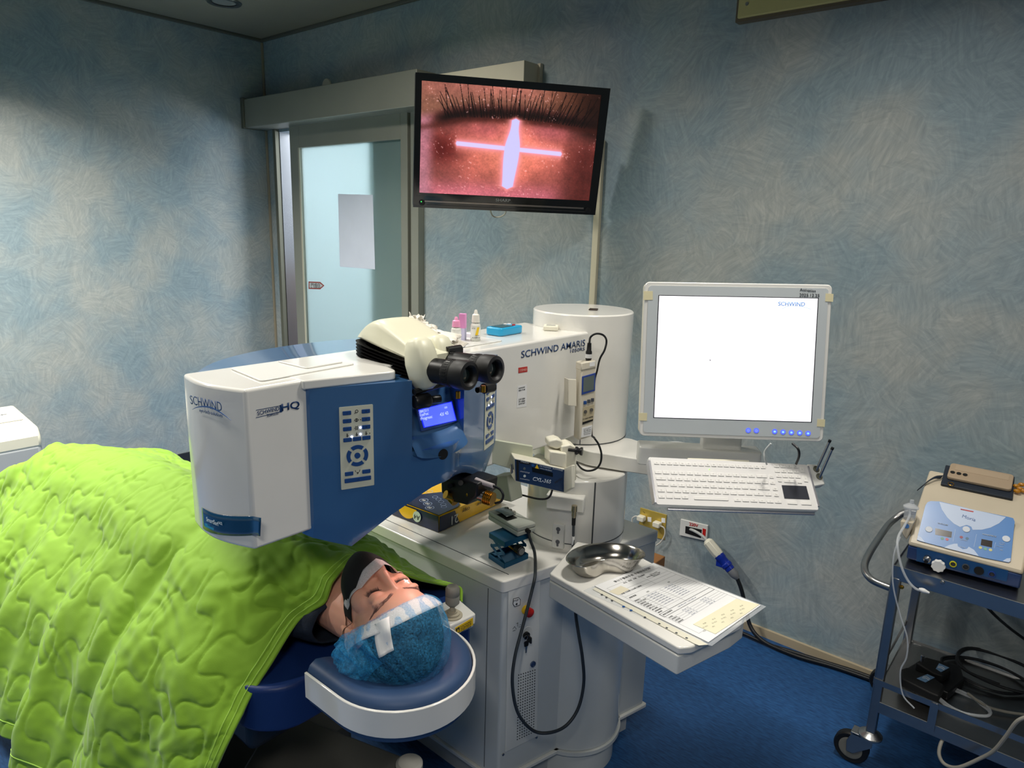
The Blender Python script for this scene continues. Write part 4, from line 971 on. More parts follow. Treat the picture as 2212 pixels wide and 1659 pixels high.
for i in range(5):
    for j in range(3):
        A = pTr.hit(1518 + i * 20, 1352 - i * 9.5 + j * 8); M = Matrix((V((.25, .97, 0)).normalized(), V((-.97, .25, 0)).normalized(), V((0, 0, 1)))).transposed().to_4x4(); M.translation = A + V((0, 0, .0044))
        text('print', ('42.%d5' % (i + j), 'K1 43.2', '+0.%d' % i)[j], MM[sl_.name].inverted() @ M, .0048, mat('faded', (150, 146, 130), .6) if i + j == 0 else bpy.data.materials['faded'], sl_, align='LEFT', depth=.00005)
bm = B()
for p in ((1300, 1286), (1310, 1292), (1322, 1299), (1393, 1335), (1424, 1349), (1440, 1358), (1461, 1369), (1483, 1380)): pdisc(bm, pTr, pTr.hit(*p), .0028, .002, .0023, 10)
obj('punch_holes', bm, M_seam, fm, smooth=False)
for p in ((1347, 1312), (1363, 1320)): bm = B(); pdisc(bm, pTr, pTr.hit(*p), .0034, .0021, .0024, 12); obj('punch_mark', bm, M_midb, fm, smooth=False)
# kidney dish
kd = empty('kidney_dish', 'stainless steel kidney dish standing on the corner of the white tray', 'dish', (-.87, 1.40, .76))
KC = V((-.862, 1.405, .761)); kdir = (Wz(1387, 1190, .80) - Wz(1224, 1212, .80)); kdir.z = 0; kl = kdir.length; kdir.normalize(); kn = V((-kdir.y, kdir.x, 0))
KC = (Wz(1387, 1190, .80) + Wz(1224, 1212, .80)) / 2; KC.z = .761; KC -= kn * .012
def kidney(s, z, n=64):
    out = []
    for i in range(n):
        t = 2 * math.pi * i / n; x = math.cos(t) * kl / 2 * s; y = math.sin(t) * .064 * s
        if math.sin(t) < 0: y = math.sin(t) * .064 * s + .042 * s * math.exp(-(x / (.050 * s)) ** 2)
        y += -.10 * (x * x) / kl * 1.6
        out.append(KC + kdir * x + kn * (y + .014) + V((0, 0, z)))
    return out
bm = B(); rings = [[bm.verts.new(p) for p in kidney(s, z)] for s, z in ((.0001, .001), (.45, .001), (.66, .0015), (.74, .004), (.86, .02), (.955, .038), (1.0, .041), (1.01, .0395))]
for a, b in zip(rings, rings[1:]):
    for i in range(64): bm.faces.new((a[i], a[(i+1) % 64], b[(i+1) % 64], b[i]))
bmesh.ops.remove_doubles(bm, verts=bm.verts, dist=.0001)
obj('bowl', bm, M_steel, kd, solid=.0012, angle=60)

# ------------------------------------------------------------------ microscope on the arm
mi = empty('surgical_microscope', 'cream hooded microscope with black binocular eyepieces on the laser arm', 'microscope', (-1.12, .975, 1.30))
my = .975
def sect(t):
    # hood section along x: t 0 (rear tip) .. 1 (front)
    x = -1.255 + .245 * t
    zt = 1.342 + .046 * math.sin(min(1, t / .42) * math.pi / 2) ** .9 - .058 * (max(0, t - .42) / .58) ** 1.2
    zb = 1.334 - .024 * t ** 1.2
    w_ = .030 + .036 * math.sin(min(1, t * 1.8) * math.pi / 2)
    return x, zt, zb, w_
bm = B(); rings = []
for i in range(21):
    t = i / 20; x, zt, zb, w_ = sect(t); r = []
    for j in range(24):
        a = 2 * math.pi * j / 24; ca, sa = math.cos(a), math.sin(a)
        y = w_ * (abs(ca) ** .45) * (1 if ca > 0 else -1) * (.9 if sa > 0 else 1.0); z = (zt + zb) / 2 + (zt - zb) / 2 * (abs(sa) ** .6) * (1 if sa > 0 else -1)
        r.append(bm.verts.new((x, my + y, z)))
    rings.append(r)
for a, b in zip(rings, rings[1:]):
    for j in range(24): bm.faces.new((a[j], a[(j+1) % 24], b[(j+1) % 24], b[j]))
bm.faces.new(rings[0]); bm.faces.new(rings[-1][::-1]); M_hood = mat('warm_cream_hood', (222, 220, 196), .38); obj('hood', bm, M_hood, mi, angle=50)
# bellows
bm = B(); rings = []
for k in range(11):
    s = k / 10; zig = .013 if k % 2 == 0 else -.010; r = []
    for j in range(32):
        a = 2 * math.pi * j / 32; ca, sa = math.cos(a), math.sin(a)
        x = -1.135 + (.105 + zig) * (abs(ca) ** .6) * (1 if ca > 0 else -1); y = my + (.055 + zig * .7) * (abs(sa) ** .6) * (1 if sa > 0 else -1)
        t = (x + 1.24) / .22; zt = 1.333 - .024 * max(0, t); z = (1.297 - .022 * max(0, t)) * (1 - s) + zt * s
        r.append(bm.verts.new((x, y, z)))
    rings.append(r)
for a, b in zip(rings, rings[1:]):
    for j in range(32): bm.faces.new((a[j], a[(j+1) % 32], b[(j+1) % 32], b[j]))
bm.faces.new(rings[0][::-1]); obj('bellows', bm, mat('black_bellows', (12, 12, 13), .35), mi, angle=25)
# prism housings
for s, pc_ in ((-1, Wy(911, 783, .930)), (1, Wy(950, 776, .995))):
    bm = B(); M = Matrix.Translation(pc_) @ Matrix.Rotation(math.radians(-14), 4, 'Y')
    rings = []
    for i, (u, wx, wy) in enumerate(((-.055, .012, .012), (-.048, .022, .020), (-.03, .030, .026), (0, .033, .029), (.025, .030, .027), (.042, .024, .023), (.050, .014, .014), (.052, .002, .002))):
        rings.append([bm.verts.new(M @ V((wx * (abs(math.cos(a)) ** .7) * (1 if math.cos(a) > 0 else -1) + (.012 if u < 0 else -.006) * 0, wy * (abs(math.sin(a)) ** .7) * (1 if math.sin(a) > 0 else -1), u))) for a in [2*math.pi*j/20 for j in range(20)]])
    for a, b in zip(rings, rings[1:]):
        for j in range(20): bm.faces.new((a[j], a[(j+1) % 20], b[(j+1) % 20], b[j]))
    bm.faces.new(rings[0][::-1]); bm.faces.new(rings[-1]); obj('prism_housing', bm, M_hood, mi, angle=60)
def tubeeye(end, y0, lab):
    end = V(end); a = V((end.x - .125, end.y - .008, end.z - .004)); d = (end - a).normalized(); L = (end - a).length
    bm = B(); lathe(bm, [(.022, -.004), (.0255, 0), (.0255, L * .52), (.024, L * .54), (.024, L * .56)], a, d, n=32); bt = obj('eyepiece_tube', bm, M_blackp, mi)
    bm = B(); lathe(bm, [(.0258, L * .56), (.0270, L * .58), (.0270, L * .70), (.0258, L * .72)], a, d, n=32); f = obj('focus_ring', bm, M_blackm, bt)
    bm = B()
    x, y, _ = frame_z(d)
    for i in range(28):
        t = 2 * math.pi * i / 28; p = a + d * (L * .645) + (x * math.cos(t) + y * math.sin(t)) * .0271
        M = Matrix((x * math.cos(t) + y * math.sin(t), -x * math.sin(t) + y * math.cos(t), d)).transposed().to_4x4(); M.translation = p; box(bm, (0, 0, 0), (.0012, .002, .010), M)
    obj('grip_ribs', bm, M_blackp, bt, smooth=False)
    bm = B(); lathe(bm, [(.0258, L * .72), (.0282, L * .76), (.0288, L * .93), (.0276, L), (.0215, L + .001), (.0175, L - .003), (.0150, L - .012)], a, d, n=36, cap=False); obj('eyecup', bm, M_rubber, bt, solid=.001)
    bm = B(); lathe(bm, [(.0150, L - .012), (.011, L - .011), (0, L - .0095)], a, d, n=28, cap=False); obj('lens', bm, mat('dark_green_lens', (26, 40, 40), .03, coat=1), bt)
    bm = B()
    for i in range(9):
        t = 2 * math.pi * i / 18 + .3; p = a + d * (L * .57) + (x * math.cos(t) + y * math.sin(t)) * .0252; pdisc(bm, Plane(p, x * math.cos(t) + y * math.sin(t), up=tuple(d)), p, .0006, 0, .001, 6)
    obj('scale_dots', bm, M_paper, bt, smooth=False)
    return a, d, L
eA = V((-.889, .945, 1.3045)); eB = V((-.883, 1.008, 1.307))
aA, dA, LA = tubeeye(Wy(1014, 812, .945), .945, 'l'); aB, dB, LB = tubeeye(Wy(1071, 799, 1.010), 1.01, 'r')
# cross rod on top and clamps
for c0, y0, y1 in ((aA, .928, .965), (aB, .99, 1.03)):
    bm = B(); cyl(bm, (c0.x + .006, y0, c0.z + .028), (c0.x + .006, y1, c0.z + .028), .009, n=20); box2(bm, (c0.x - .003, y0, c0.z + .006), (c0.x + .015, y1, c0.z + .026)); obj('rod_clamp', bm, M_blackp, mi, bevel=.001)
bm = B(); cyl(bm, (aA.x + .006, .94, aA.z + .029), (aA.x + .006, 1.01, aA.z + .029), .004, n=16); obj('cross_rod', bm, M_steelr, mi)
for c0 in (aA, aB):
    bm = B(); box2(bm, (c0.x - .006, c0.y - .018, c0.z - .042), (c0.x + .022, c0.y + .016, c0.z - .018)); obj('lower_bracket', bm, M_blackp, mi, bevel=.003)
bm = B(); cyl(bm, (aA.x + .016, .90, aA.z - .040), (aA.x + .016, 1.045, aA.z - .034), .006, n=16); obj('lower_rod', bm, M_blackp, mi)
kn0 = Wy(908, 868, .912)
bm = B(); lathe(bm, [(.0, -.03), (.013, -.029), (.0155, -.024), (.0155, .002), (.013, .006), (.008, .008), (.008, .03)], kn0 + V((0, .018, 0)), (.25, 1, 0), n=32, cap=False); obj('adjust_knob', bm, M_blackp, mi, label='ribbed black knob')
bm = B(); lathe(bm, [(0, -.02), (.011, -.018), (.011, .01), (.006, .012), (.006, .03)], Wy(1052, 838, 1.045) , (0, -1, 0), n=28, cap=False); obj('adjust_knob', bm, M_blackp, mi)
for q, y in (((989, 852), .955), ((1044, 839), 1.01)):
    p = Wy(*q, y); bm = B(); lathe(bm, [(.0048, -.008), (.0048, .006)], p, (0, 0, 1), n=18); obj('brass_screw', bm, M_brass, mi, label='small brass thumbscrew')

# ------------------------------------------------------------------ nozzle unit under the console
nz_ = empty('aspiration_nozzle', 'black and brass laser nozzle assembly hanging beneath the blue console', 'nozzle', (-1.1, 1.09, 1.0))
def P3(px, py, y): return Wy(px, py, y)
b0 = P3(985, 1050, 1.10); 
bm = B(); poly3(bm, [P3(*q, 1.09) for q in ((965, 1036), (985, 1028), (1012, 1029), (1045, 1040), (1042, 1068), (1020, 1086), (985, 1078), (966, 1060))], (0, 1, 0), -.02, .05); obj('body', bm, M_blackp, nz_, bevel=.004)
n0, n1 = P3(1012, 1062, 1.085), P3(1064, 1079, 1.10); d = (n1 - n0).normalized(); L = (n1 - n0).length
bm = B(); box(bm, (0, 0, .004), (.03, .026, .008), Plane(n0, d).M()); obj('hex_plate', bm, M_steelr, nz_, bevel=.001)
bm = B(); lathe(bm, [(.015, 0), (.0175, .006), (.0175, L * .25), (.0145, L * .3)], n0, d, n=32); obj('brass_collar', bm, M_brass, nz_)
bm = B(); lathe(bm, [(.0125, L * .3), (.0125, L * .68)], n0, d, n=32); obj('steel_barrel', bm, M_steelr, nz_)
prof = [(.0145, L * .68)]
for i in range(4): s = L * (.70 + .07 * i); prof += [(.0165, s), (.0165, s + L * .035), (.0145, s + L * .04), (.0145, s + L * .065)]
prof += [(.016, L * 1.0), (.016, L * 1.02), (0, L * 1.02)]
bm = B(); lathe(bm, prof, n0, d, n=32, cap=False); obj('knurled_cap', bm, M_brass, nz_)
bm = B(); tube(bm, [P3(1028, 1036, 1.09), P3(1045, 1043, 1.09), P3(1066, 1050, 1.09)], .0055, 12, 4); obj('cable_sleeve', bm, mat('pale_sleeve', (196, 186, 186), .5), nz_)
bm = B(); tube(bm, [P3(1066, 1050, 1.09), P3(1080, 1057, 1.09), P3(1087, 1070, 1.09), P3(1082, 1083, 1.09), P3(1070, 1087, 1.09)], .0028, 10); obj('cable', bm, M_cable, nz_)
bm = B(); cyl(bm, P3(980, 1075, 1.08), P3(962, 1068, 1.06) , .010, n=24); 
cyl(bm, P3(976, 1074, 1.08), P3(985, 1083, 1.08), .013, n=24); obj('lower_lens', bm, M_brass, nz_)
for q in ((995, 1043), (972, 1050)):
    bm = B(); cyl(bm, P3(*q, 1.066), P3(*q, 1.060), .006, n=20); obj('bolt', bm, M_blackm, nz_)
# laser exit light on the patient (lamp of the microscope) comes from the console underside
sl0 = bpy.data.lights.new('microscope_lamp', 'SPOT'); so_ = bpy.data.objects.new('microscope_lamp', sl0); COL.objects.link(so_)
so_.location = (-1.055, 1.02, 1.02); tgt = V((-1.0, .87, .87)); so_.rotation_euler = (tgt - V(so_.location)).to_track_quat('-Z', 'Y').to_euler()
sl0.energy = 1.9; sl0.spot_size = math.radians(75); sl0.spot_blend = .8; sl0.color = (1, .62, .55); sl0.shadow_soft_size = .01
# grey-green arm and foot behind the nozzle (cross-link lamp carrier)
cx = empty('crosslinking_lamp', 'cream crosslinking lamp unit with dark blue front panel hung on the column', 'medical lamp', (-1.0, 1.4, .95))
# front face frame
pXf = Plane(Wx(1165, 1030, -1.0), (.80, -.60, .0))
pf = [pXf.hit(*q) for q in ((1112, 992), (1223, 1016), (1222, 1064), (1114, 1038))]
bm = B(); poly3(bm, pf, pXf.n, -.0015, .0008); fpn = obj('front_panel', bm, mat('dark_blue_panel', (28, 54, 92), .3), cx, smooth=False)
bmx = B(); poly3(bmx, [pXf.hit(*q) for q in ((1111, 989), (1224.5, 1013), (1223.5, 1066), (1112, 1040))], pXf.n, -.045, -.001); obj('case', bmx, M_cream, cx, bevel=.003)
M_dk = mat('dark_display', (18, 22, 24), .15)
bm = B(); ppx(bm, pXf, [(1149, 1009), (1194, 1021), (1194, 1030), (1150, 1019)], .0008, .0014); obj('display', bm, M_dk, fpn, smooth=False)
bm = B(); ppx(bm, pXf, [(1115, 993), (1120.5, 994), (1121, 1038), (1116, 1037)], .0008, .0012); obj('black_strip', bm, M_blackm, fpn, smooth=False)
bm = B(); ppx(bm, pXf, [(1121.5, 994), (1145, 999), (1145, 1004), (1122, 1000)], .0008, .0012); obj('emission_label', bm, M_blackm, fpn, smooth=False)
for q, m_ in (((1132.5, 1012), mat('grey_button', (90, 100, 100), .4)), ((1133, 1028), mat('pale_button', (200, 208, 206), .4))):
    bm = B(); pdisc(bm, pXf, pXf.hit(*q), .0032, .0008, .002, 16); obj('button', bm, m_, fpn)
M_lt = mat('pale_blue_print', (186, 196, 208), .5)
tpx('lettering', 'CXL-365', (1151, 1034), (1190, 1041), pXf, M_lt, fpn, off=.0012, bold=.015)
tpx('lettering', 'vario', (1198, 1042), (1214, 1033), pXf, M_ink, fpn, off=.0012, shear=.3)
tpx('lettering', 'START/STOP', (1123.5, 1018), (1144, 1022), pXf, M_lt, fpn, off=.0012); tpx('lettering', 'ILLUMINATION', (1123.5, 1033.5), (1144, 1037.5), pXf, M_lt, fpn, off=.0012)
tpx('lettering', 'EMISSION', (1125, 996.5), (1142, 1000.5), pXf, M_lt, fpn, off=.0014)
tpx('lettering', 'No treatment', (1166, 1006), (1190, 1011), pXf, M_lt, fpn, off=.0012); tpx('lettering', 'without Riboflavin!', (1166, 1011), (1192, 1017), pXf, M_lt, fpn, off=.0012)
tpx('lettering', 'SCHWIND', (1194, 1011.5), (1216, 1016.5), pXf, M_lt, fpn, off=.0012)
bm = B(); a, b, c = [pXf.hit(*q) for q in ((1155, 1011), (1164, 1012.5), (1160, 1003))]; poly3(bm, [a, b, c], pXf.n, .0009, .0013); obj('warning_triangle', bm, M_yel, fpn, smooth=False)
bm = B(); pdisc(bm, pXf, pXf.hit(1151, 1005), .0036, .0009, .0012, 18); obj('manual_symbol', bm, M_midb, fpn)
# end block at the right, top clamp
e = pXf.hit(1224, 1040, -.001)
pR = Plane(e, (.60, .80, 0))
bm = B(); ppx(bm, pR, [(1224.5, 1011), (1242, 1004), (1241, 1054), (1224, 1064)], -.008, .001); obj('end_block', bm, M_cream, cx, bevel=.002)
bm = B(); ppx(bm, pR, [(1227, 1020), (1234, 1017), (1234, 1048), (1227, 1052)], .001, .0015); obj('switch_recess', bm, mat('recess_cream', (176, 170, 150), .5), cx, smooth=False)
bm = B(); ppx(bm, pR, [(1228, 1021), (1231, 1020), (1231, 1029), (1228, 1030)], .0015, .003); obj('rocker_switch', bm, M_blackm, cx, smooth=False)
pB = Plane(pXf.hit(1190, 985, -.006), pXf.n)
bm = B(); ppx(bm, pB, [(1187, 974), (1224, 979), (1224, 1012), (1187, 1003)], -.05, .003); obj('clamp_block', bm, M_cream, cx, bevel=.003)
bm = B(); ppx(bm, pB, [(1214, 966), (1234, 962), (1247, 968), (1247, 1038), (1240, 1045), (1224, 1012), (1214, 1000)], -.055, -.006); obj('mount_block', bm, M_cream, cx, bevel=.003)
bm = B(); ppx(bm, pB, [(1188, 955), (1206, 951), (1219, 956), (1219, 970), (1206, 974), (1188, 968)], -.05, -.012); obj('upper_jaw', bm, M_cream, cx, bevel=.004)
k0 = pB.hit(1232, 972, -.004); kd_ = (V((.8, .35, 0))).normalized()
bm = B(); lathe(bm, [(.004, -.005), (.004, .012), (.010, .013), (.0105, .017), (.007, .022), (.0105, .027), (.0105, .031), (0, .032)], k0, kd_, n=24, cap=False); obj('clamp_knob', bm, M_blackp, cx, label='black clamp knob')
bm = B(); ppx(bm, pXf, [(1070, 960), (1160, 975), (1160, 1040), (1060, 1010)], -.05, -.040); obj('carrier_arm', bm, mat('grey_green_carrier', (196, 200, 178), .4), cx, bevel=.002)
bm = B(); lathe(bm, [(.006, 0), (.006, .012), (.003, .013), (.003, .02)], pXf.hit(1106, 1006, -.03), pXf.n, n=18); obj('chrome_latch', bm, M_steelr, cx)
bm = B(); ppx(bm, pXf, [(1105, 1003), (1109, 1004), (1110, 1022), (1107, 1027), (1104, 1022)], -.012, -.006); obj('chrome_latch', bm, M_steelr, cx, bevel=.002)
# lamp foot behind console
bm = B(); poly3(bm, [Wy(*q, 1.33) for q in ((1063, 1030), (1096, 1028), (1104, 1085), (1060, 1075))], (0, 1, 0), -.0, .05); obj('lower_arm', bm, mat('grey_green_arm', (150, 154, 140), .5), cx, bevel=.003)
bm = B(); tube(bm, [Wy(1098, 1062, 1.37), Wy(1130, 1070, 1.39), Wy(1165, 1078, 1.40), Wy(1186, 1074, 1.41), Wy(1195, 1052, 1.42)], .0028, 8); tag(obj('lamp_cable', bm, M_cable), 'thin black cable sagging below the blue crosslinking panel', 'cable')
# ------------------------------------------------------------------ UV light meter
mt_e = empty('light_meter', 'beige handheld UV light meter hanging in a holder on the arm end', 'light meter', Wx(1262, 860, -1.03))
pMt = Plane(Wx(1262, 860, -1.03), (.86, -.50, 0.05))
mo = [(1251, 779), (1286, 776), (1287.5, 800), (1285, 870), (1280, 925), (1277, 941), (1252, 951), (1247, 948), (1250, 850)]
bm = B(); ppx(bm, pMt, [(1255, 790), (1288, 782), (1287, 880), (1279, 943), (1251, 952), (1248.5, 948)], -.032, 0); obj('body', bm, mat('beige_meter', (206, 198, 180), .5), mt_e, bevel=.005, seg=3)
bm = B(); ppx(bm, pMt, [(1255, 784), (1286, 778), (1288, 794), (1254, 801)], -.034, .002); obj('top_cap', bm, mat('beige_meter2', (214, 206, 188), .5), mt_e, bevel=.003)
bm = B(); ppx(bm, pMt, [(1257, 813), (1286, 805), (1285, 844), (1256, 853)], 0, .002); sc_ = obj('display_frame', bm, mat('blue_bezel', (42, 70, 146), .35), mt_e, bevel=.001)
bm = B(); ppx(bm, pMt, [(1260, 816), (1283, 810), (1282, 841), (1259, 847)], .002, .0024); obj('display', bm, mat('grey_lcd', (92, 104, 104), .15), sc_, smooth=False)
for i, (px, py) in enumerate(((1263.5, 869.5), (1271.5, 866.5), (1279.5, 863.5))):
    bm = B(); prr(bm, pMt, pMt.hit(px, py), .0085, .0095, .001, 0, .003); obj('button', bm, M_key if i == 0 else mat('slate_button', (62, 66, 76), .4), mt_e, bevel=.0006)
bm = B(); ppx(bm, pMt, [(1259, 880), (1283, 874), (1281, 909), (1258, 917)], 0, .0008); obj('label_plate', bm, mat('tan_plate', (180, 168, 140), .5), mt_e, smooth=False)
for q in ((1264, 889), (1277, 885)):
    bm = B(); pdisc(bm, pMt, pMt.hit(*q), .0048, .0008, .003, 18); obj('button', bm, mat('grey_round_button', (84, 82, 78), .5), mt_e)
tpx('lettering', 'UV LIGHT METER', (1258.5, 906), (1281, 899.5), pMt, M_ink, mt_e, off=.0012, bold=.01)
bm = B(); ppx(bm, pMt, [(1258, 912), (1281, 905), (1280, 909), (1258, 917)], .0008, .0012); obj('model_strip', bm, M_blackm, mt_e, smooth=False)
bm = B(); ppx(bm, pMt, [(1257, 924), (1279, 918), (1277, 941), (1255, 945)], .0, .0006); lb_ = obj('sticker', bm, M_paper, mt_e, smooth=False)
for i in range(4): tpx('lettering', ('Energy max calibrated', 'Illu: 365 nm', 'Device number 0012', 'Test instruments')[i], (1261, 927.5 + i * 3.8), (1276, 923.5 + i * 3.8), pMt, M_ink, lb_, off=.0009)
bm = B(); ppx(bm, pMt, [(1273, 783), (1284.5, 780), (1284, 790), (1273, 792)], .002, .0026); obj('sticker', bm, M_paper, mt_e, smooth=False)
bm = B(); ppx(bm, pMt, [(1230, 820), (1248, 821), (1248, 879), (1229.5, 877)], -.012, -.008); ppx(bm, pMt, [(1230, 820), (1232, 820), (1231, 877), (1229.5, 877)], -.035, -.008); obj('holder', bm, mat('cream_holder', (222, 216, 200), .45), mt_e, bevel=.001)
pl0 = pMt.hit(1271, 780, -.015)
bm = B(); lathe(bm, [(.0075, -.004), (.0075, .004), (.0085, .006), (.0085, .026), (.0065, .03), (.0055, .05)], pl0, (0, 0, 1), n=20); pg = obj('plug', bm, M_blackp, mt_e)
bm = B(); lathe(bm, [(.0088, .009), (.0088, .02)], pl0, (0, 0, 1), n=20, cap=False); obj('plug_label', bm, M_paper, pg)
bm = B(); tube(bm, [pl0 + V((0, 0, .048)), Wx(1276, 728, -1.02), Wx(1288, 721, -1.01), Wx(1303, 724, -1.0), Wx(1310, 736, -1.0), Wx(1306, 756, -1.0), Wx(1296, 775, -1.01), Wx(1290, 800, -1.03), pMt.hit(1284, 830, -.036), pMt.hit(1278, 930, -.036), Wx(1284, 946, -1.0), Wx(1293, 960, -.99), Wx(1299, 980, -.98), Wx(1297, 1000, -.98), Wx(1287, 1013, -.99), Wx(1270, 1017, -1.0), Wx(1256, 1012, -1.02), Wx(1246, 1000, -1.05)], .0028, 8); obj('cable', bm, M_cable, mt_e)
# connector and long looping cable
cn = empty('cable_connector', 'metal cable connector plugged in under the white column ledge', 'connector', Wx(1240, 1120, -.985))
p0 = Wx(1241, 1092, -.985); 
bm = B(); lathe(bm, [(.0075, 0), (.0078, .016), (.006, .018), (.0065, .028), (.0055, .034)], p0, (0, 0, -1), n=24); obj('ferrule', bm, M_nickel, cn)
bm = B(); lathe(bm, [(.0055, .034), (.005, .056)], p0, (0, 0, -1), n=16); obj('boot', bm, M_rubber, cn)
bm = B(); tube(bm, [p0 - V((0, 0, .05)), p0 - V((-.002, 0, .12)), p0 - V((0, 0, .2))], .0036, 10); obj('cable', bm, mat('dark_grey_cable', (58, 64, 70), .5), cn)
bm = B(); lathe(bm, [(.0042, .088), (.0042, .112)], p0 + V((.001, 0, 0)), (0, 0, -1), n=14); obj('cable_tag', bm, M_paper, cn)

# ------------------------------------------------------------------ on the cabinet
# paper ream
ZC = .70
rm = empty('paper_ream', 'navy and yellow wrapped ream of A4 copy paper on the cabinet top', 'paper ream', (-1.4, 1.45, ZC))
ra, rb, rc_ = Wz(847, 1112, ZC), Wz(948, 1151, ZC), Wz(1100, 1072, ZC)
ux = (rb - ra).normalized(); uy = V((-ux.y, ux.x, 0)); W_ = (rb - ra).length; H_ = min(.297, (rc_ - rb).dot(uy))
print('ream', W_, H_, ux)
RM = Matrix((ux, uy, V((0, 0, 1)))).transposed().to_4x4(); RM.translation = ra
M_navyw = mat('navy_wrapper', (28, 38, 76), .22, coat=.4); M_yelw = mat('yellow_wrapper', (244, 190, 24), .3, coat=.3)
H_ = .30
def rp(u, v, z): return RM @ V((u * W_, v * H_, z))
RH = .05
bm = B()
n = 13
def rtop(u, v):
    bow = math.sin(math.pi * u) * .002 + .003 * mnoise.noise(V((u * 6, v * 7, 0)))
    uu = .02 + .96 * u; vv = .015 + .97 * v
    return rp(uu, vv, RH - .001 + bow * (0 if u in (0, 1) or v in (0, 1) else 1))
g = grid(bm, 17, 21, rtop)
per = [(i, 0) for i in range(17)] + [(16, j) for j in range(1, 21)] + [(i, 20) for i in range(15, -1, -1)] + [(0, j) for j in range(19, 0, -1)]
lowv = []
for i, j in per: lowv.append(bm.verts.new(rp(i / 16, j / 20, .003)))
for k in range(len(per)):
    a = per[k]; b = per[(k+1) % len(per)]; bm.faces.new((g[a[0]][a[1]], lowv[k], lowv[(k+1) % len(per)], g[b[0]][b[1]]))
bm.faces.new(lowv)
obj('wrapper', bm, M_yelw, rm, angle=30)
def strip(name, P, z, m, t=.0012): 
    b = B(); poly3(b, [rp(u, v, z) for u, v in P], (0, 0, 1), -.0005, t); return obj(name, b, m, rm, smooth=False)
nt_ = strip('printed_field', [(.03, .02), (.97, .02), (.97, .30), (.93, .36), (.55, .52), (.40, .50), (.12, .20)], RH + .0015, M_navyw)
strip('printed_field', [(.5, .95), (.97, .60), (.97, .98), (.5, .98)], RH + .0015, M_navyw)
fr = Plane(rp(.5, 0, .02) - uy * .0008, -uy)
bm = B(); poly3(bm, [rp(0, 0, .002), rp(1, 0, .002), rp(.975, .012, RH - .001), rp(.025, .012, RH - .001)], -uy, .0, .0018); fr_o = obj('folded_end', bm, M_navyw, rm, smooth=False)
bm = B(); poly3(bm, [rp(.0, .0, .003) , rp(1, 0, .003), rp(1.0, .30, .003), rp(.985, .24, RH - .004), rp(.985, .02, RH - .002)][1:], ux, .0, .0016); obj('folded_side', bm, M_navyw, rm, smooth=False)
c_ = rp(.40, 0, .027) + V((0, 0, 0)); bm = B()
pe = Plane(rp(.4, .004, .025) - uy * .004, -uy + V((0, 0, .12)))
pts = [pe.at(-.012 + .040 * math.cos(a), .021 + .036 * math.sin(a)) for a in [math.pi + math.pi * i / 16 for i in range(17)]]
poly3(bm, pts, pe.n, .0, .0006); obj('printed_circle', bm, M_yelw, fr_o, smooth=False)
bm = B(); pdisc(bm, pe, pe.at(.032, .002), .0165, .0006, .0012, 28); obj('printed_circle', bm, mat('pale_green_print', (206, 222, 200), .4), fr_o)
M_ = pe.M(pe.at(.032, .001, .0014)) @ Matrix.Rotation(math.pi, 4, 'Z'); text('lettering', 'A4', MM[fr_o.name].inverted() @ M_, .021, M_ink, fr_o)
def rtext(s, u, v, size, m, rot=math.pi): 
    M_ = RM @ Matrix.Translation((u * W_, v * H_, RH + .0032)) @ Matrix.Rotation(rot, 4, 'Z'); text('lettering', s, MM[nt_.name].inverted() @ M_, size, m, nt_)
rtext('80', .55, .15, .016, M_paper); rtext('80', .68, .09, .016, M_paper); rtext('80', .41, .19, .014, M_paper)
bm = B()
for (u, v, r) in ((.41, .19, .014), (.55, .15, .014), (.68, .09, .014), (.45, .33, .009), (.55, .31, .009), (.65, .28, .009), (.75, .24, .009), (.82, .2, .009), (.22, .40, .012)):
    M_ = RM @ Matrix.Translation((u * W_, v * H_, RH + .0028)); pts = [(r*math.cos(a), r*math.sin(a)) for a in [2*math.pi*i/20 for i in range(20)]]
    for i in range(20):
        a, b = pts[i], pts[(i+1) % 20]; prism(bm, [(a[0], a[1]), (b[0], b[1]), (b[0]*.88, b[1]*.88), (a[0]*.88, a[1]*.88)], 0, .0002, M_)
obj('printed_rings', bm, mat('pale_blue_ink', (170, 186, 214), .5), nt_, smooth=False)
ps = Plane(rp(1, .5, .02) + ux * .0018, ux)
def stext(s, v, z, size, m, par, rot=math.pi):
    M_ = ps.M(rp(.996, v, z) + ux * .002) @ Matrix.Rotation(rot, 4, 'Z'); text('lettering', s, MM[par.name].inverted() @ M_, size, m, par)
stext('copy', .40, .034, .018, M_ink, rm); stext('paper', .62, .034, .014, M_ink, rm); stext('21', .22, .022, .040, M_paper, rm)
# lab jack with sensor box
lj = empty('lab_jack', 'small blue anodised scissor lab jack on the cabinet corner', 'lab jack', (-1.1, 1.35, ZC))
M_teal = mat('blue_anodised', (18, 94, 136), .28, .75, coat=.3)
ja, jb, jc = Wz(1055, 1206, ZC), Wz(1089, 1229, ZC), Wz(1141, 1207, ZC)
jx = (jb - ja); jw = jx.length; jx.normalize(); jy = (jc - jb); jd = jy.length; jy.normalize()
JM = Matrix((jx, jy, V((0, 0, 1)))).transposed().to_4x4(); JM.translation = ja
HJ = .078
for z in (0.0015, HJ - .003):
    bm = B(); box2(bm, (0, 0, z - .0015), (jw, jd, z + .0015), JM)
    s = 1 if z < .01 else -1
    box2(bm, (0, 0, z), (jw, .0025, z + s * .014), JM); box2(bm, (0, jd - .0025, z), (jw, jd, z + s * .014), JM); box2(bm, (jw - .0025, 0, z), (jw, jd, z + s * .014), JM); box2(bm, (0, 0, z), (.0025, jd, z + s * .014), JM)
    obj('plate', bm, M_teal, lj, smooth=False, bevel=.0008)
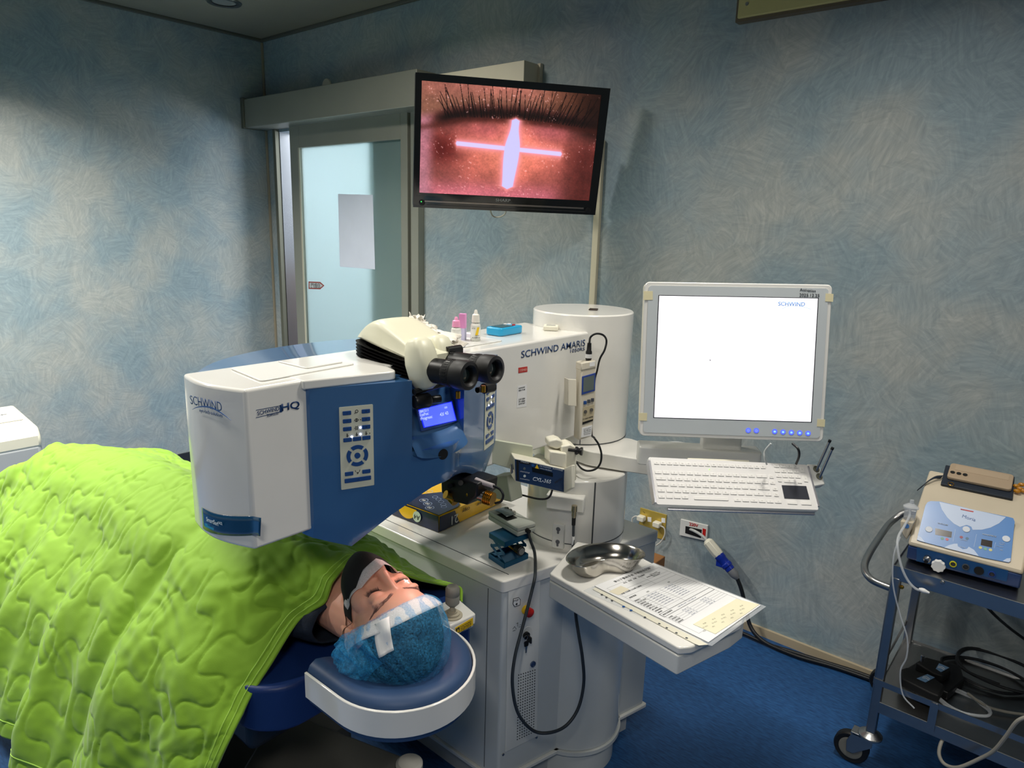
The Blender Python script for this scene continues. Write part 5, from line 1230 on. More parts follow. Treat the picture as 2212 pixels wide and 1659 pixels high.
for y in (.004, jd - .006):
    for a, b in (((.006, .012), (jw - .008, .040)), ((jw - .008, .012), (.006, .040)), ((.006, .038), (jw - .008, HJ - .012)), ((jw - .008, .038), (.006, HJ - .012))):
        A = V((a[0], y, a[1])); C = V((b[0], y + .002, b[1])); d = (C - A); d.y = 0; L = d.length; ang = math.atan2(d.z, d.x)
        bm = B(); m_ = JM @ Matrix.Translation((A.x, y, A.z)) @ Matrix.Rotation(-ang, 4, 'Y'); box2(bm, (-.003, 0, -.0045), (L + .003, .002, .0045), m_); obj('scissor_link', bm, M_teal, lj, smooth=False, bevel=.001)
bm = B(); cyl(bm, JM @ V((.004, jd * .5, .040)), JM @ V((jw + .004, jd * .5, .034)), .0025, n=12); obj('threaded_rod', bm, M_brass, lj)
bm = B(); k_ = JM @ V((jw + .001, jd * .62, .036)); lathe(bm, [(.013, -.012), (.013, .006), (.011, .008), (0, .008)], k_, jx, n=28, cap=False); kb_ = obj('knob', bm, M_blackp, lj, label='black round knob')
bm = B(); lathe(bm, [(.0095, .0082), (.0095, .0086), (0, .0086)], k_, jx, n=24, cap=False); obj('knob_face', bm, mat('etched_grey', (130, 134, 134), .4), kb_)
sb = empty('sensor_box', 'grey plastic sensor box on top of the blue lab jack with black cable', 'sensor box', JM @ V((.02, .03, HJ)))
zb = ZC + HJ
sa, sb1, sc1 = Wz(1054, 1122, zb), Wz(1118, 1160, zb), Wz(1147, 1149, zb)
sx = (sb1 - sa); sL = sx.length; sx.normalize(); sy = V((-sx.y, sx.x, 0)); SWd = .062
SM = Matrix((sx, sy, V((0, 0, 1)))).transposed().to_4x4(); SM.translation = sa
M_sg = mat('sensor_grey', (168, 172, 164), .4)
bm = B(); box2(bm, (0, 0, 0), (sL, SWd, .013), SM); obj('case_bottom', bm, M_sg, sb, bevel=.003)
bm = B(); box2(bm, (0, 0, .0138), (sL, SWd, .026), SM); obj('case_top', bm, M_sg, sb, bevel=.003)
bm = B(); box2(bm, (.035, .004, .026), (.085, SWd * .62, .0266), SM); obj('black_pad', bm, M_blackm, sb, smooth=False)
bm = B(); grid(bm, 8, 3, lambda u, v: SM @ V((.012 + .058 * u, .012 + .030 * v, .030 + .004 * math.sin(u * 3)))); obj('clip_plate', bm, mat('grey_clip', (128, 140, 142), .35, .5), sb, solid=.001)
bm = B()
for i in range(3): box2(bm, (.02 + i * .016, .042, .026), (.028 + i * .016, .052, .034), SM)
box2(bm, (.016, .044, .026), (.064, .050, .030), SM); obj('connector_tabs', bm, mat('tab_grey', (136, 136, 128), .5), sb, smooth=False, bevel=.001)
bm = B(); lathe(bm, [(.0065, 0), (.005, .012)], SM @ V((sL, SWd * .5, .012)), sx, n=16); obj('cable_boot', bm, M_rubber, sb)
cp0 = SM @ V((sL + .006, SWd * .5, .012))
path = [cp0, Wz(1146, 1168, .755), V(Wz(1155, 1195, .72))]
for q, x in (((1156, 1240), -.985), ((1148, 1280), -.975), ((1130, 1350), -.97), ((1112, 1420), -.965), ((1107, 1480), -.96), ((1119, 1540), -.95), ((1150, 1577), -.93), ((1185, 1583), -.90), ((1222, 1568), -.88), ((1249, 1530), -.87), ((1261, 1475), -.87), ((1258, 1420), -.87), ((1250, 1370), -.885), ((1244, 1330), -.90), ((1242, 1290), -.91)): path.append(Wx(q[0], q[1], x))
bm = B(); tube(bm, path, .0042, 12, 8); obj('cable', bm, mat('dark_grey_cable2', (42, 48, 54), .5), sb)

# ------------------------------------------------------------------ on the arm
def bottle(name, lab, base, H, R, cap_m, lbl, z0=1.30):
    t = empty(name, lab, 'bottle', base)
    bm = B(); lathe(bm, [(R * .9, 0), (R, .002), (R, H * .48), (R * .93, H * .54), (R * .5, H * .6), (R * .5, H * .64)], base, n=32); obj('body', bm, mat(name + '_plastic', (236, 236, 228), .35, trans=.15), t, angle=60)
    bm = B(); lathe(bm, [(R * .80, H * .60), (R * .82, H * .62), (R * .72, H * .84), (R * .40, H * .88), (R * .30, H * .97), (R * .22, H), (0, H)], base, n=24, cap=False); obj('cap', bm, cap_m, t, angle=40)
    bm = B(); lathe(bm, [(R * 1.012, H * .08), (R * 1.012, H * .44)], base, n=32, cap=False); lb = obj('label', bm, mat(name + '_label', (240, 240, 234), .5), t)
    dcam = V((-base.x, -base.y, 0)).normalized(); pl = Plane(base + dcam * R * 1.03, dcam)
    for k, (u, v, s, z, m) in enumerate(lbl):
        text('lettering', s, MM[lb.name].inverted() @ pl.M(pl.at(u * R, v * H, .0004)), z, m, lb)
    return t, pl, lb
b1 = Wz(985, 738, 1.303)
bottle('eye_drop_bottle', 'small white eye drop bottle with pink cap on the laser arm', b1, .062, .0125, mat('pink_cap', (244, 160, 200), .4), [(-.1, .3, 'Sol.', .006, M_ink), (-.1, .2, '10ml', .005, M_ink)])
b2 = Wz(1027, 736, 1.303)
t2, pl2, lb2 = bottle('eye_drop_bottle', 'taller white eye drop bottle with white cap and yellow label stripe', b2, .078, .0125, mat('white_cap', (240, 236, 226), .4), [(-.45, .42, '10 ml', .004, M_ink), (.35, .2, 'Alcon', .0045, M_ink), (.1, .12, 'ALCAINE', .005, M_ink)])
bm = B(); poly3(bm, [pl2.at(-.001, .016, .0003), pl2.at(.004, .036, .0003), pl2.at(.0095, .036, .0003), pl2.at(.006, .016, .0003)], pl2.n, 0, .0004); obj('label_stripe', bm, mat('yellow_stripe', (246, 206, 40), .5), lb2, smooth=False)
bx = Wz(993, 737, 1.303); bx2 = empty('drop_carton', 'pink and lilac upright carton standing behind the pink capped bottle', 'carton', bx)
bm = B(); Mx = Matrix.Translation(bx + V((-.012, .022, 0))) @ Matrix.Rotation(.5, 4, 'Z'); box2(bm, (-.008, -.008, 0), (.008, .008, .030), Mx); obj('lower_box', bm, mat('lilac_card', (206, 204, 232), .5), bx2, smooth=False)
bm = B(); box2(bm, (-.008, -.008, .030), (.008, .008, .066), Mx); obj('upper_box', bm, mat('pink_card', (226, 152, 204), .5), bx2, smooth=False)
bm = B(); Mx = Matrix.Translation(Wz(1008, 727, 1.303)) @ Matrix.Rotation(.25, 4, 'Z'); box2(bm, (-.018, -.012, 0), (.018, .012, .009), Mx); tag(obj('flat_carton', bm, mat('pale_lilac_card', (222, 216, 226), .5), smooth=False), 'flat pale carton lying between the two eye drop bottles', 'carton')
# turquoise handheld
hh = empty('handheld_device', 'turquoise handheld meter with small dark screen lying on the arm', 'handheld device', Wz(1100, 717, 1.30))
ha, hb = Wz(1088, 727, 1.30), Wz(1140, 718, 1.30); hx = (hb - ha).normalized(); hy = V((-hx.y, hx.x, 0)); HMx = Matrix((hx, hy, V((0, 0, 1)))).transposed().to_4x4(); HMx.translation = ha
M_tq = mat('turquoise_plastic', (32, 160, 210), .3, coat=.3)
bm = B(); prism(bm, rpoly([(-.012, 0), (.088, 0), (.088, .055), (-.012, .055)], .012), 0.0005, .022, HMx); obj('case', bm, M_tq, hh, bevel=.004, seg=3)
bm = B(); prism(bm, rpoly([(.002, .008), (.055, .008), (.055, .047), (.002, .047)], .004), .0215, .0228, HMx); obj('screen', bm, mat('dark_teal_screen', (28, 76, 88), .15), hh, smooth=False)
for u, v, m_ in ((.066, .018, M_red), (.072, .038, M_paper), (.060, .042, M_paper)):
    bm = B(); lathe(bm, [(.005, .021), (.005, .0245), (0, .025)], HMx @ V((u, v, 0)), n=16, cap=False); obj('button', bm, m_, hh)
# white sensor, SD card
ws = Wz(1183, 714, 1.30); wsr = empty('white_sensor', 'small square white sensor box on the arm beside the column', 'sensor', ws)
Mx = Matrix.Translation(ws + V((0, .015, 0))) @ Matrix.Rotation(.62, 4, 'Z')
bm = B(); box2(bm, (-.021, -.021, .0005), (.021, .021, .014), Mx); obj('case', bm, M_cream, wsr, bevel=.003)
bm = B(); box2(bm, (-.013, -.012, .014), (.013, .012, .0148), Mx); obj('screen', bm, mat('pale_grey_screen', (172, 172, 166), .3), wsr, smooth=False)
bm = B(); Mx = Matrix.Translation(Wz(1282, 669.5, 1.347)) @ Matrix.Rotation(.5, 4, 'Z'); box2(bm, (-.013, -.016, .0004), (.013, .016, .0036), Mx); tag(obj('memory_card', bm, mat('brown_black_card', (52, 42, 36), .4), bevel=.001), 'small dark memory card lying on top of the round column', 'card')
# gauze bundle behind hood
gz = empty('gauze_bundle', 'bundle of frayed white gauze swabs behind the microscope hood', 'gauze', (-1.2, 1.08, 1.305))
M_gz = mat('white_gauze', (240, 234, 222), .8, trans=.0, bump=.4, bscale=300)
rg = random.Random(5)
for k in range(20):
    a0 = V((-1.235 + rg.uniform(-.02, .03), 1.085 + rg.uniform(-.02, .035), 1.312 + rg.uniform(0, .02)))
    tx, ty = (892 + 105 * k / 19 + rg.uniform(-8, 8), 0); ty = 684 + (tx - 890) * .62 + rg.uniform(-9, 9)
    tipp = Wy(tx, max(684, ty - 4), 1.12 + rg.uniform(-.02, .02))
    if tipp.z < 1.309: tipp.z = 1.309 + rg.uniform(0, .006)
    d = (tipp - a0); L = d.length; wv = d.cross(V((rg.uniform(-.4, .4), rg.uniform(-.4, .4), 1))).normalized(); sg_ = rg.uniform(0, 6)
    jag = [rg.uniform(-.006, .004) for _ in range(12)]
    def fn(u, v, a0=a0, d=d, wv=wv, L=L, jag=jag, sg_=sg_):
        p = a0 + d * u + wv * (v - .5) * (.016 + .022 * u); p.z += .012 * math.sin(math.pi * u) + .0035 * math.sin(v * 16 + sg_) * u
        if u > .99: p += d.normalized() * jag[int(v * 11)]
        return p
    bm = B(); grid(bm, 8, 12, fn); obj('swab_leaf', bm, M_gz, gz, solid=.0012)

# ------------------------------------------------------------------ treatment bed
M_nv = mat('navy_upholstery', (22, 48, 104), .42, bump=.12, bscale=400)
M_cush = mat('blue_headrest_vinyl', (44, 70, 108), .5)
bd_ = empty('patient_bed', 'navy upholstered patient couch with blue headrest in a white curved shell', 'couch', (-1.9, .85, 0))
bm = B(); prism(bm, rpoly([(-2.85, .60), (-1.19, .60), (-1.13, .66), (-1.13, 1.06), (-1.05, 1.13), (-1.2, 1.16), (-2.85, 1.12)], .04), .555, .66); obj('mattress', bm, M_nv, bd_, bevel=.02, seg=4)
bm = B(); box2(bm, (-2.8, .66, .40), (-1.30, 1.08, .553)); obj('under_frame', bm, mat('dark_frame', (40, 44, 50), .4), bd_, bevel=.02)
bm = B(); prism(bm, rpoly([tuple(Wz(*q, .22)[:2]) for q in ((560, 1600), (628, 1537), (760, 1590), (872, 1633), (900, 1636), (915, 1650), (905, 1700), (700, 1800), (500, 1700))] , .02), .15, .22); obj('base_plate', bm, mat('dark_grey_base', (88, 88, 84), .45), bd_, bevel=.008)
bm = B(); lathe(bm, [(.035, .215), (.035, .224), (.028, .23), (0, .23)], Wz(884, 1648, .0) * 0 + V((Wz(884, 1648, .225).x, Wz(884, 1648, .225).y, 0)), n=32, cap=False); obj('hinge_cap', bm, mat('pale_grey_cap', (178, 176, 168), .45), bd_)
bm = B(); box2(bm, (-2.6, .70, .0), (-1.45, 1.05, .16)); obj('pedestal', bm, mat('dark_grey_pedestal', (70, 72, 72), .5), bd_, bevel=.02)
bm = B(); box2(bm, (-2.2, .78, .15), (-1.9, .98, .42)); obj('column', bm, mat('grey_lift_column', (110, 112, 112), .4), bd_)
# shell: U of white plastic
def upath(r, n=28):
    pts = [(-1.095 - 0, .832 - r), (-1.03, .832 - r)]
    for i in range(n + 1):
        a = -math.pi / 2 + math.pi * i / n; pts.append((-.985 + (r + .004) * math.cos(a), .832 + r * math.sin(a)))
    return pts + [(-1.03, .832 + r), (-1.095, .832 + r)]
up1, up2 = upath(.155), upath(.149)
bm = B(); o1 = [[bm.verts.new((x, y, z)) for (x, y) in up1] for z in (.648, .705)]; o2 = [[bm.verts.new((x, y, z)) for (x, y) in up2] for z in (.648, .705)]
nU = len(up1)
for i in range(nU - 1):
    bm.faces.new((o1[0][i], o1[0][i+1], o1[1][i+1], o1[1][i])); bm.faces.new((o2[0][i], o2[1][i], o2[1][i+1], o2[0][i+1]))
    bm.faces.new((o1[1][i], o1[1][i+1], o2[1][i+1], o2[1][i])); bm.faces.new((o1[0][i], o2[0][i], o2[0][i+1], o1[0][i+1]))
for i in (0, nU - 1): bm.faces.new((o1[0][i], o1[1][i], o2[1][i], o2[0][i]))
obj('headrest_shell', bm, M_white, bd_, bevel=.0015)
up3 = upath(.1485)
bm = B(); rings = []
for s, z in ((.98, .632), (1.0, .65), (1.0, .694), (.985, .706), (.95, .715), (.86, .722), (.72, .716), (.5, .702), (.2, .694)):
    rings.append([bm.verts.new((-1.02 + (x + 1.02) * s if x > -1.02 else x, .832 + (y - .832) * s, z)) for x, y in up3])
for a, b in zip(rings, rings[1:]):
    for i in range(nU - 1): bm.faces.new((a[i], a[i+1], b[i+1], b[i]))
for i in range(nU // 2): 
    a, b, c, d = rings[-1][i], rings[-1][i+1], rings[-1][nU-2-i], rings[-1][nU-1-i]
    if i + 1 < nU - 2 - i: bm.faces.new((a, b, c, d))
bm.faces.new([r[0] for r in rings] + [r[-1] for r in rings][::-1])
bm.faces.new(rings[0][::-1])
obj('headrest_cushion', bm, M_cush, bd_, angle=60)
# joystick box
jb_ = empty('joystick_box', 'small white control box with grey joystick and yellow warning label by the headrest', 'control box', Wz(1000, 1345, .66))
pj_ = Wz(1028, 1325, .70)
J1, J2, J3 = Wz(1028, 1325, .70), Wz(985, 1288, .70), Wz(972, 1352, .70)
dx_ = (J1 - J2).normalized(); 
J = [J1, J2, J2 + (J3 - J1), J3]
bm = B(); poly3(bm, J, (0, 0, -1), 0, .028); obj('case', bm, M_white, jb_, bevel=.004, seg=3)
bm = B(); cjj = sum(J, V()) / 4; bmx_ = [cjj + (p - cjj) * .9 for p in J]; poly3(bm, bmx_, (0, 0, -1), .028, .036); obj('lower_case', bm, M_white2, jb_, bevel=.002)
pjf = Plane((J1 + J3) / 2 - V((0, 0, .014)), (J1 - J3).cross(V((0, 0, 1))).normalized() * (1 if (J1 - J3).cross(V((0, 0, 1))).dot(V((1, -1, 0))) > 0 else -1))
bm = B(); ppx(bm, pjf, [(983, 1356), (1021, 1334), (1021.5, 1350), (984, 1370)], .0003, .001); wl_ = obj('warning_label', bm, M_yel, jb_, smooth=False, label='yellow warning label with small black print')
bm = B(); ppx(bm, pjf, [(984.5, 1358), (992, 1353.5), (992, 1365), (985, 1368.5)], .001, .0013); obj('label_frame', bm, M_ink, wl_, smooth=False)
bm = B(); ppx(bm, pjf, [(985.5, 1367), (988.5, 1357), (991.3, 1363.5)], .0013, .0015); obj('triangle', bm, M_yel, wl_, smooth=False)
for i, s in enumerate(('In case of emergency', 'first deactivate the', 'movement, unload the', 'headrest area.')): tpx('print', s, (995, 1354.5 + i * 3.6 - 0), (1018, 1341.5 + i * 3.6), pjf, M_ink, wl_, off=.0012)
kj = Wz(977, 1330, .70) + V((0, 0, 0)); bm = B(); lathe(bm, [(.024, 0), (.024, .003), (.018, .004), (.018, .008), (.012, .009), (.012, .013), (.006, .014), (.006, .03)], kj, n=32); st_ = obj('boot', bm, mat('beige_rubber_boot', (176, 168, 148), .6), jb_)
bm = B(); lathe(bm, [(.0, .026), (.009, .026), (.0165, .034), (.0165, .052), (.0158, .053), (.0165, .054), (.0165, .070), (.013, .075), (0, .075)], kj, n=32, cap=False); obj('knob', bm, mat('grey_knob', (140, 138, 130), .5), jb_)

# ------------------------------------------------------------------ patient
from mathutils.bvhtree import BVHTree
S = 1.12
HC = V((-1.022, .838, .776))
th = math.radians(3)
ea = V((math.cos(th), -math.sin(th), 0)); el = V((math.sin(th), math.cos(th), 0)); en = V((0, 0, 1))
tilt = math.radians(4); ea, en = (ea * math.cos(tilt) - en * math.sin(tilt)), (en * math.cos(tilt) + ea * math.sin(tilt))
HR = Matrix((ea, el, en)).transposed()
def h2w(a, l, n): return HC + (ea * a + el * l + en * n) * S
pt_ = None
bm = B()
def hE(a, l, n, ra_, rl, rn, rot=None): 
    m = HR.copy()
    if rot: m = m @ Matrix.Rotation(rot, 3, 'Z')
    ell(bm, h2w(a, l, n), (ra_ * S, rl * S, rn * S), m, 32)
def caps(p, q, r0, r1, n=8):
    p = V(p); q = V(q)
    for i in range(n + 1):
        t = i / n; c = p * (1-t) + q * t; r = r0 * (1-t) + r1 * t; ell(bm, c, (r, r, r), None, 20)
hE(.02, 0, -.012, .094, .075, .088); hE(.035, 0, .022, .066, .062, .056); hE(-.035, 0, .016, .072, .060, .060); hE(-.078, 0, .022, .042, .044, .050)
hE(-.100, 0, .048, .020, .024, .022); hE(-.05, 0, .055, .03, .04, .026); hE(.03, 0, .052, .034, .046, .026)
for s in (-1, 1):
    hE(-.028, s * .040, .046, .030, .022, .024); hE(.0175, s * .026, .0635, .011, .027, .011, s * .2); hE(-.002, s * .031, .0625, .0115, .0175, .0115)
    hE(-.047, s * .0105, .086, .009, .0085, .009); hE(-.016, s * .074, -.008, .028, .008, .017, 0); hE(-.042, s * .071, -.006, .012, .006, .008)
for i in range(9): t = i / 8; hE(.010 - .052 * t, 0, .069 + .027 * t ** 1.2, .010, .0075 + .004 * t, .010 + .002 * t)
hE(-.043, 0, .094, .0105, .0115, .0100); hE(-.071, 0, .080, .011, .024, .010)
caps(h2w(-.055, 0, -.03), h2w(-.17, 0, -.04), .055 * S, .06 * S)
# torso and limbs (below the blanket)
for c, r in (((-1.31, .83, .735), (.09, .145, .058)), ((-1.42, .83, .75), (.15, .14, .078)), ((-1.60, .82, .75), (.2, .14, .082)), ((-1.82, .81, .742), (.16, .145, .078))): ell(bm, c, r, None, 32)
for s in (-1, 1):
    caps((-1.88, .80 + s * .07, .742), (-2.25, .79 + s * .08, .725), .070, .052); caps((-2.25, .79 + s * .08, .725), (-2.56, .79 + s * .075, .705), .050, .034); caps((-2.56, .79 + s * .075, .705), (-2.59, .79 + s * .09, .725), .034, .022)
    caps((-1.32, .83 + s * .125, .725), (-1.58, .83 + s * .150, .72), .042, .036); caps((-1.58, .83 + s * .150, .72), (-1.78, .83 + s * .11, .795), .038, .028)
    for k in range(4): caps((-1.80 - .01 * k, .83 + s * (.10 - .018 * k), .815), (-1.86 - .012 * k, .83 + s * (.055 - .018 * k), .835 - .004 * k), .010, .008, 4)
    ell(bm, (-1.80, .83 + s * .10, .808), (.04, .036, .018))
tmp = bpy.data.meshes.new('tmp'); bm.to_mesh(tmp); bm.free(); to = bpy.data.objects.new('tmp', tmp); COL.objects.link(to)
md = to.modifiers.new('r', 'REMESH'); md.mode = 'VOXEL'; md.voxel_size = .0034
md = to.modifiers.new('s', 'SMOOTH'); md.iterations = 7; md.factor = .5
me = bpy.data.meshes.new_from_object(to.evaluated_get(bpy.context.evaluated_depsgraph_get())); bpy.data.objects.remove(to); bpy.data.meshes.remove(tmp)
bm = B(); bm.from_mesh(me); bpy.data.meshes.remove(me)
bvh = BVHTree.FromBMesh(bm)
M_skin = mat('skin', (226, 166, 142), .46, var=.05, vscale=20, bump=.08, bscale=500)
M_skin.node_tree.nodes['Principled BSDF'].inputs['Subsurface Weight'].default_value = .25
M_skin.node_tree.nodes['Principled BSDF'].inputs['Subsurface Radius'].default_value = (.012, .004, .002)
pat = empty('person', 'person lying under the green blanket in blue bouffant cap and black face mask, eyes closed', 'person', HC)
obj('body', bm, M_skin, pat, angle=180)
def cast(a, l, off=0.0, top=.3):
    """skin height above the face plane at head coordinates a (towards crown), l (across)"""
    o = h2w(a, l, top); r = bvh.ray_cast(o, -en); 
    if r[0] is None: return h2w(a, l, 0)
    return r[0] + en * off
def castc(a, phi, off=0.0):
    o = h2w(a, math.sin(phi) * .3, math.cos(phi) * .3); c = h2w(a, 0, 0); d = (c - o).normalized(); r = bvh.ray_cast(o, d)
    return (r[0] if r[0] else c) - d * off
def ribbon(name, pts, wid, m, off, nrm=None, par=None, solid=.0006):
    b = B(); pr_ = None
    for i, p in enumerate(pts):
        d = (pts[min(i+1, len(pts)-1)] - pts[max(i-1, 0)]).normalized(); n = (p - HC).normalized() if nrm is None else nrm; s = d.cross(n).normalized() * (wid[i] if isinstance(wid, list) else wid) / 2
        q = (b.verts.new(p + s), b.verts.new(p - s))
        if pr_: b.faces.new((pr_[0], pr_[1], q[1], q[0]))
        pr_ = q
    return obj(name, b, m, par or pat, solid=solid)
M_hair = mat('dark_hair', (22, 17, 16), .55)
# closed eye lines + lashes + brows
rl = random.Random(2)
for s in (-1, 1):
    pts = [cast(-.0075 - .0035 * math.sin(math.pi * t) , s * (.0165 + .029 * t), .0006) for t in [i / 14 for i in range(15)]]
    ribbon('lid_line', pts, [.0006 + .0012 * math.sin(math.pi * i / 14) for i in range(15)], mat('lid_shadow', (96, 52, 42), .6) if s < 0 else bpy.data.materials['lid_shadow'], 0, nrm=en)
    b = B()
    for i in range(34):
        t = .12 + .85 * i / 33; p = cast(-.0078 - .0035 * math.sin(math.pi * t), s * (.0165 + .029 * t), .0008); L = .0105 * (.7 + .3 * rl.random()) * S
        q = p - ea * L * .85 + el * s * (t - .35) * L * .8 + en * L * .25; mid = (p + q) / 2 - en * L * .12
        w_ = el * .00035; v = [b.verts.new(x) for x in (p - w_, p + w_, mid + w_ * .8, mid - w_ * .8)]; b.faces.new(v); e1 = b.verts.new(q); b.faces.new((v[3], v[2], e1))
    o = obj('eyelashes', b, M_hair, pat, solid=.0002); o['kind'] = 'stuff'
    b = B()
    for i in range(320):
        t = rl.random(); a0 = .0195 + .006 * math.sin(math.pi * min(1, t * 1.15)) + rl.uniform(-.0036, .0036) * (1 - .6 * t); l0 = s * (.012 + .043 * t)
        p = cast(a0, l0, .0003); q = cast(a0 + .002 - .003 * t, l0 + s * .006, .0009); w_ = ea * .0003; b.faces.new([b.verts.new(x) for x in (p - w_, p + w_, q)])
    o = obj('eyebrow', b, mat('brow_hair', (158, 116, 104), .6) if s < 0 else bpy.data.materials['brow_hair'], pat, solid=.0002); o['kind'] = 'stuff'
# projected aiming cross on the far closed eye
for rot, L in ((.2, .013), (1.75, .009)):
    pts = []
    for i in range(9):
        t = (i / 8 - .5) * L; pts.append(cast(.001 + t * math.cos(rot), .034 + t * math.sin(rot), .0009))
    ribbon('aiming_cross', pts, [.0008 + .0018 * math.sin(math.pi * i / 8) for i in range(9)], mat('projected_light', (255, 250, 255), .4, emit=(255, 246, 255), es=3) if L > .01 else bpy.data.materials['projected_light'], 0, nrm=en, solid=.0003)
# mask
M_mask = mat('black_mask_cloth', (7, 6, 7), .8, bump=.2, bscale=600)
def maskpt(u, v):
    # u across -1..1, v 0 (top edge) .. 1 (chin)
    uu = u * 2 - 1; phi = uu * 1.42; a0 = -.052 + .020 * abs(uu) ** 1.5; a1 = -.118 + .045 * abs(uu) ** 1.3
    a = a0 * (1 - v) + a1 * v; p = castc(a, phi, .0025)
    c = h2w(a, 0, 0); tent = .108 - .010 * ((v - .35) / .6) ** 2 * 1.5
    n = (p - c).length / S; want = tent * (1 - .62 * abs(uu) ** 1.1)
    if abs(uu) < .8 and want > n: p = c + (p - c).normalized() * want * S
    return p
bm = B(); grid(bm, 41, 17, maskpt); obj('face_mask', bm, M_mask, pat, solid=.0012, angle=180)
for a0, a1 in ((-.034, -.012), (-.072, -.040)):
    pts = [castc(a0 + (a1 - a0) * t * .3, -1.40 - .5 * t, .002) for t in [i / 8 for i in range(9)]]; ribbon('ear_loop', pts, .004, M_mask, 0)
# translucent tapes
def veil(name, c, dens, rough=.5, bs=120):
    m = bpy.data.materials.new(name); m.use_nodes = True; nt = m.node_tree; p = nt.nodes['Principled BSDF']; p.inputs['Base Color'].default_value = (*s2l(c), 1); p.inputs['Roughness'].default_value = rough
    tc = nt.nodes.new('ShaderNodeTexCoord'); nz = nt.nodes.new('ShaderNodeTexNoise'); nz.inputs['Scale'].default_value = bs; nz.inputs['Detail'].default_value = 5; nz.inputs['Roughness'].default_value = .7
    nt.links.new(tc.outputs['Object'], nz.inputs['Vector']); mr = nt.nodes.new('ShaderNodeMapRange'); mr.inputs[1].default_value = .3; mr.inputs[2].default_value = .7; mr.inputs[3].default_value = dens[0]; mr.inputs[4].default_value = dens[1]
    nt.links.new(nz.outputs['Fac'], mr.inputs[0]); nt.links.new(mr.outputs[0], p.inputs['Alpha'])
    bp = nt.nodes.new('ShaderNodeBump'); bp.inputs['Strength'].default_value = .35; bp.inputs['Distance'].default_value = .002; nt.links.new(nz.outputs['Fac'], bp.inputs['Height']); nt.links.new(bp.outputs[0], p.inputs['Normal'])
    return m
M_t = veil('white_gauze_tape', (236, 232, 234), (.34, .58), bs=420)
bm = B()
def tapept(u, v):
    phi = (u * 2 - 1) * 1.16; a = -.036 + .020 * (1 - abs(u * 2 - 1) ** .8) * .0 - .004 * abs(u*2-1) + (.5 - v) * .027 - .022 * abs(u * 2 - 1)
    p = castc(a, phi, .0034); c = h2w(a, 0, 0); n = (p - c).length / S; want = .109 * (1 - .52 * abs(u*2-1) ** .9)
    if want > n: p = c + (p - c).normalized() * (want + .001) * S
    return p
grid(bm, 41, 7, tapept); obj('nose_tape', bm, M_t, pat, solid=.0004, angle=180, label='white gauze tape strip across the nose')
# hair + cap : spherical shells around an axis leaning back from the crown
ax = (ea * .84 - en * .54).normalized(); axx = el.copy(); axy = ax.cross(axx)
C0 = h2w(.008, 0, -.012)
def shell_pt(thp, ph, off):
    d = ax * math.cos(thp) + (axx * math.cos(ph) + axy * math.sin(ph)) * math.sin(thp); o = C0 + d * .4; r = bvh.ray_cast(o, -d); 
    R_ = (r[0] - C0).length if r[0] else .09
    R_ = min(R_, .118)
    return C0 + d * (R_ + off), d
bm = B(); grid(bm, 48, 20, lambda u, v: shell_pt(.02 + 1.48 * v, 2 * math.pi * u, .005 + .002 * math.sin(u * 90))[0], close_u=True); obj('hair', bm, M_hair, pat, angle=180)
near = (-el * .62 - ea * .78 - en * .22).normalized(); farside = (el * .8 + ea * .2).normalized()
def cappt(u, v):
    ph = 2 * math.pi * u; thp = .03 + (1.60 + .26 * math.cos(ph) ** 2) * v; p, d = shell_pt(thp, ph, 0)
    puff = .014 + .052 * max(0, d.dot(near)) ** 2.0 + .008 * max(0, d.dot(ea)); edge = max(0, (v - .80) / .20)
    puff *= (1 - .75 * edge)
    pleat = math.sin(ph * 26 + 4 * mnoise.noise(V((d * 2)))) * (.0004 + .0022 * max(0, v - .5))
    wr = mnoise.noise(d * 4) * .006 - abs(mnoise.noise(V((ph * 4, v * 1.2, 1)))) * .006
    k = (1 + 1.6 * max(0, d.dot(near)))
    return p + d * (puff + (pleat + wr) * (1 - .6 * edge) * k)
M_cap = veil('blue_bouffant_cloth', (70, 178, 238), (.03, .50), bs=240)
nt = M_cap.node_tree; p = nt.nodes['Principled BSDF']
bm = B(); grid(bm, 220, 60, cappt, close_u=True); obj('bouffant_cap', bm, M_cap, pat, solid=0, angle=180, label='translucent blue bouffant cap')
# gathered outer layer of the cap behind the ear
gd = (-el * .93 + en * .15 - ea * .20).normalized(); g1 = gd.cross(ax).normalized(); g2 = gd.cross(g1)
def gatherpt(u, v):
    ph = math.radians(150 + 92 * u); thp = .98 + .95 * v
    p, d = shell_pt(thp, ph, 0); ang = d.angle(gd); psi = math.atan2(d.dot(g1), d.dot(g2))
    c = cappt((ph / (2 * math.pi)) % 1, min(1.0, (thp - .03) / (1.60 + .26 * math.cos(ph) ** 2)))
    e_ = math.sin(math.pi * u) * math.sin(math.pi * min(1, .08 + v * .92)) ** .5
    return c + d * (.0015 + e_ * (.009 + .0045 * math.sin(11 * psi + 3 * mnoise.noise(d * 5)) + .010 * mnoise.noise(d * 9)))
bm = B(); grid(bm, 110, 70, gatherpt); obj('cap_gather', bm, veil('blue_gathered_cloth', (60, 176, 240), (.10, .60), bs=200), pat, angle=180)
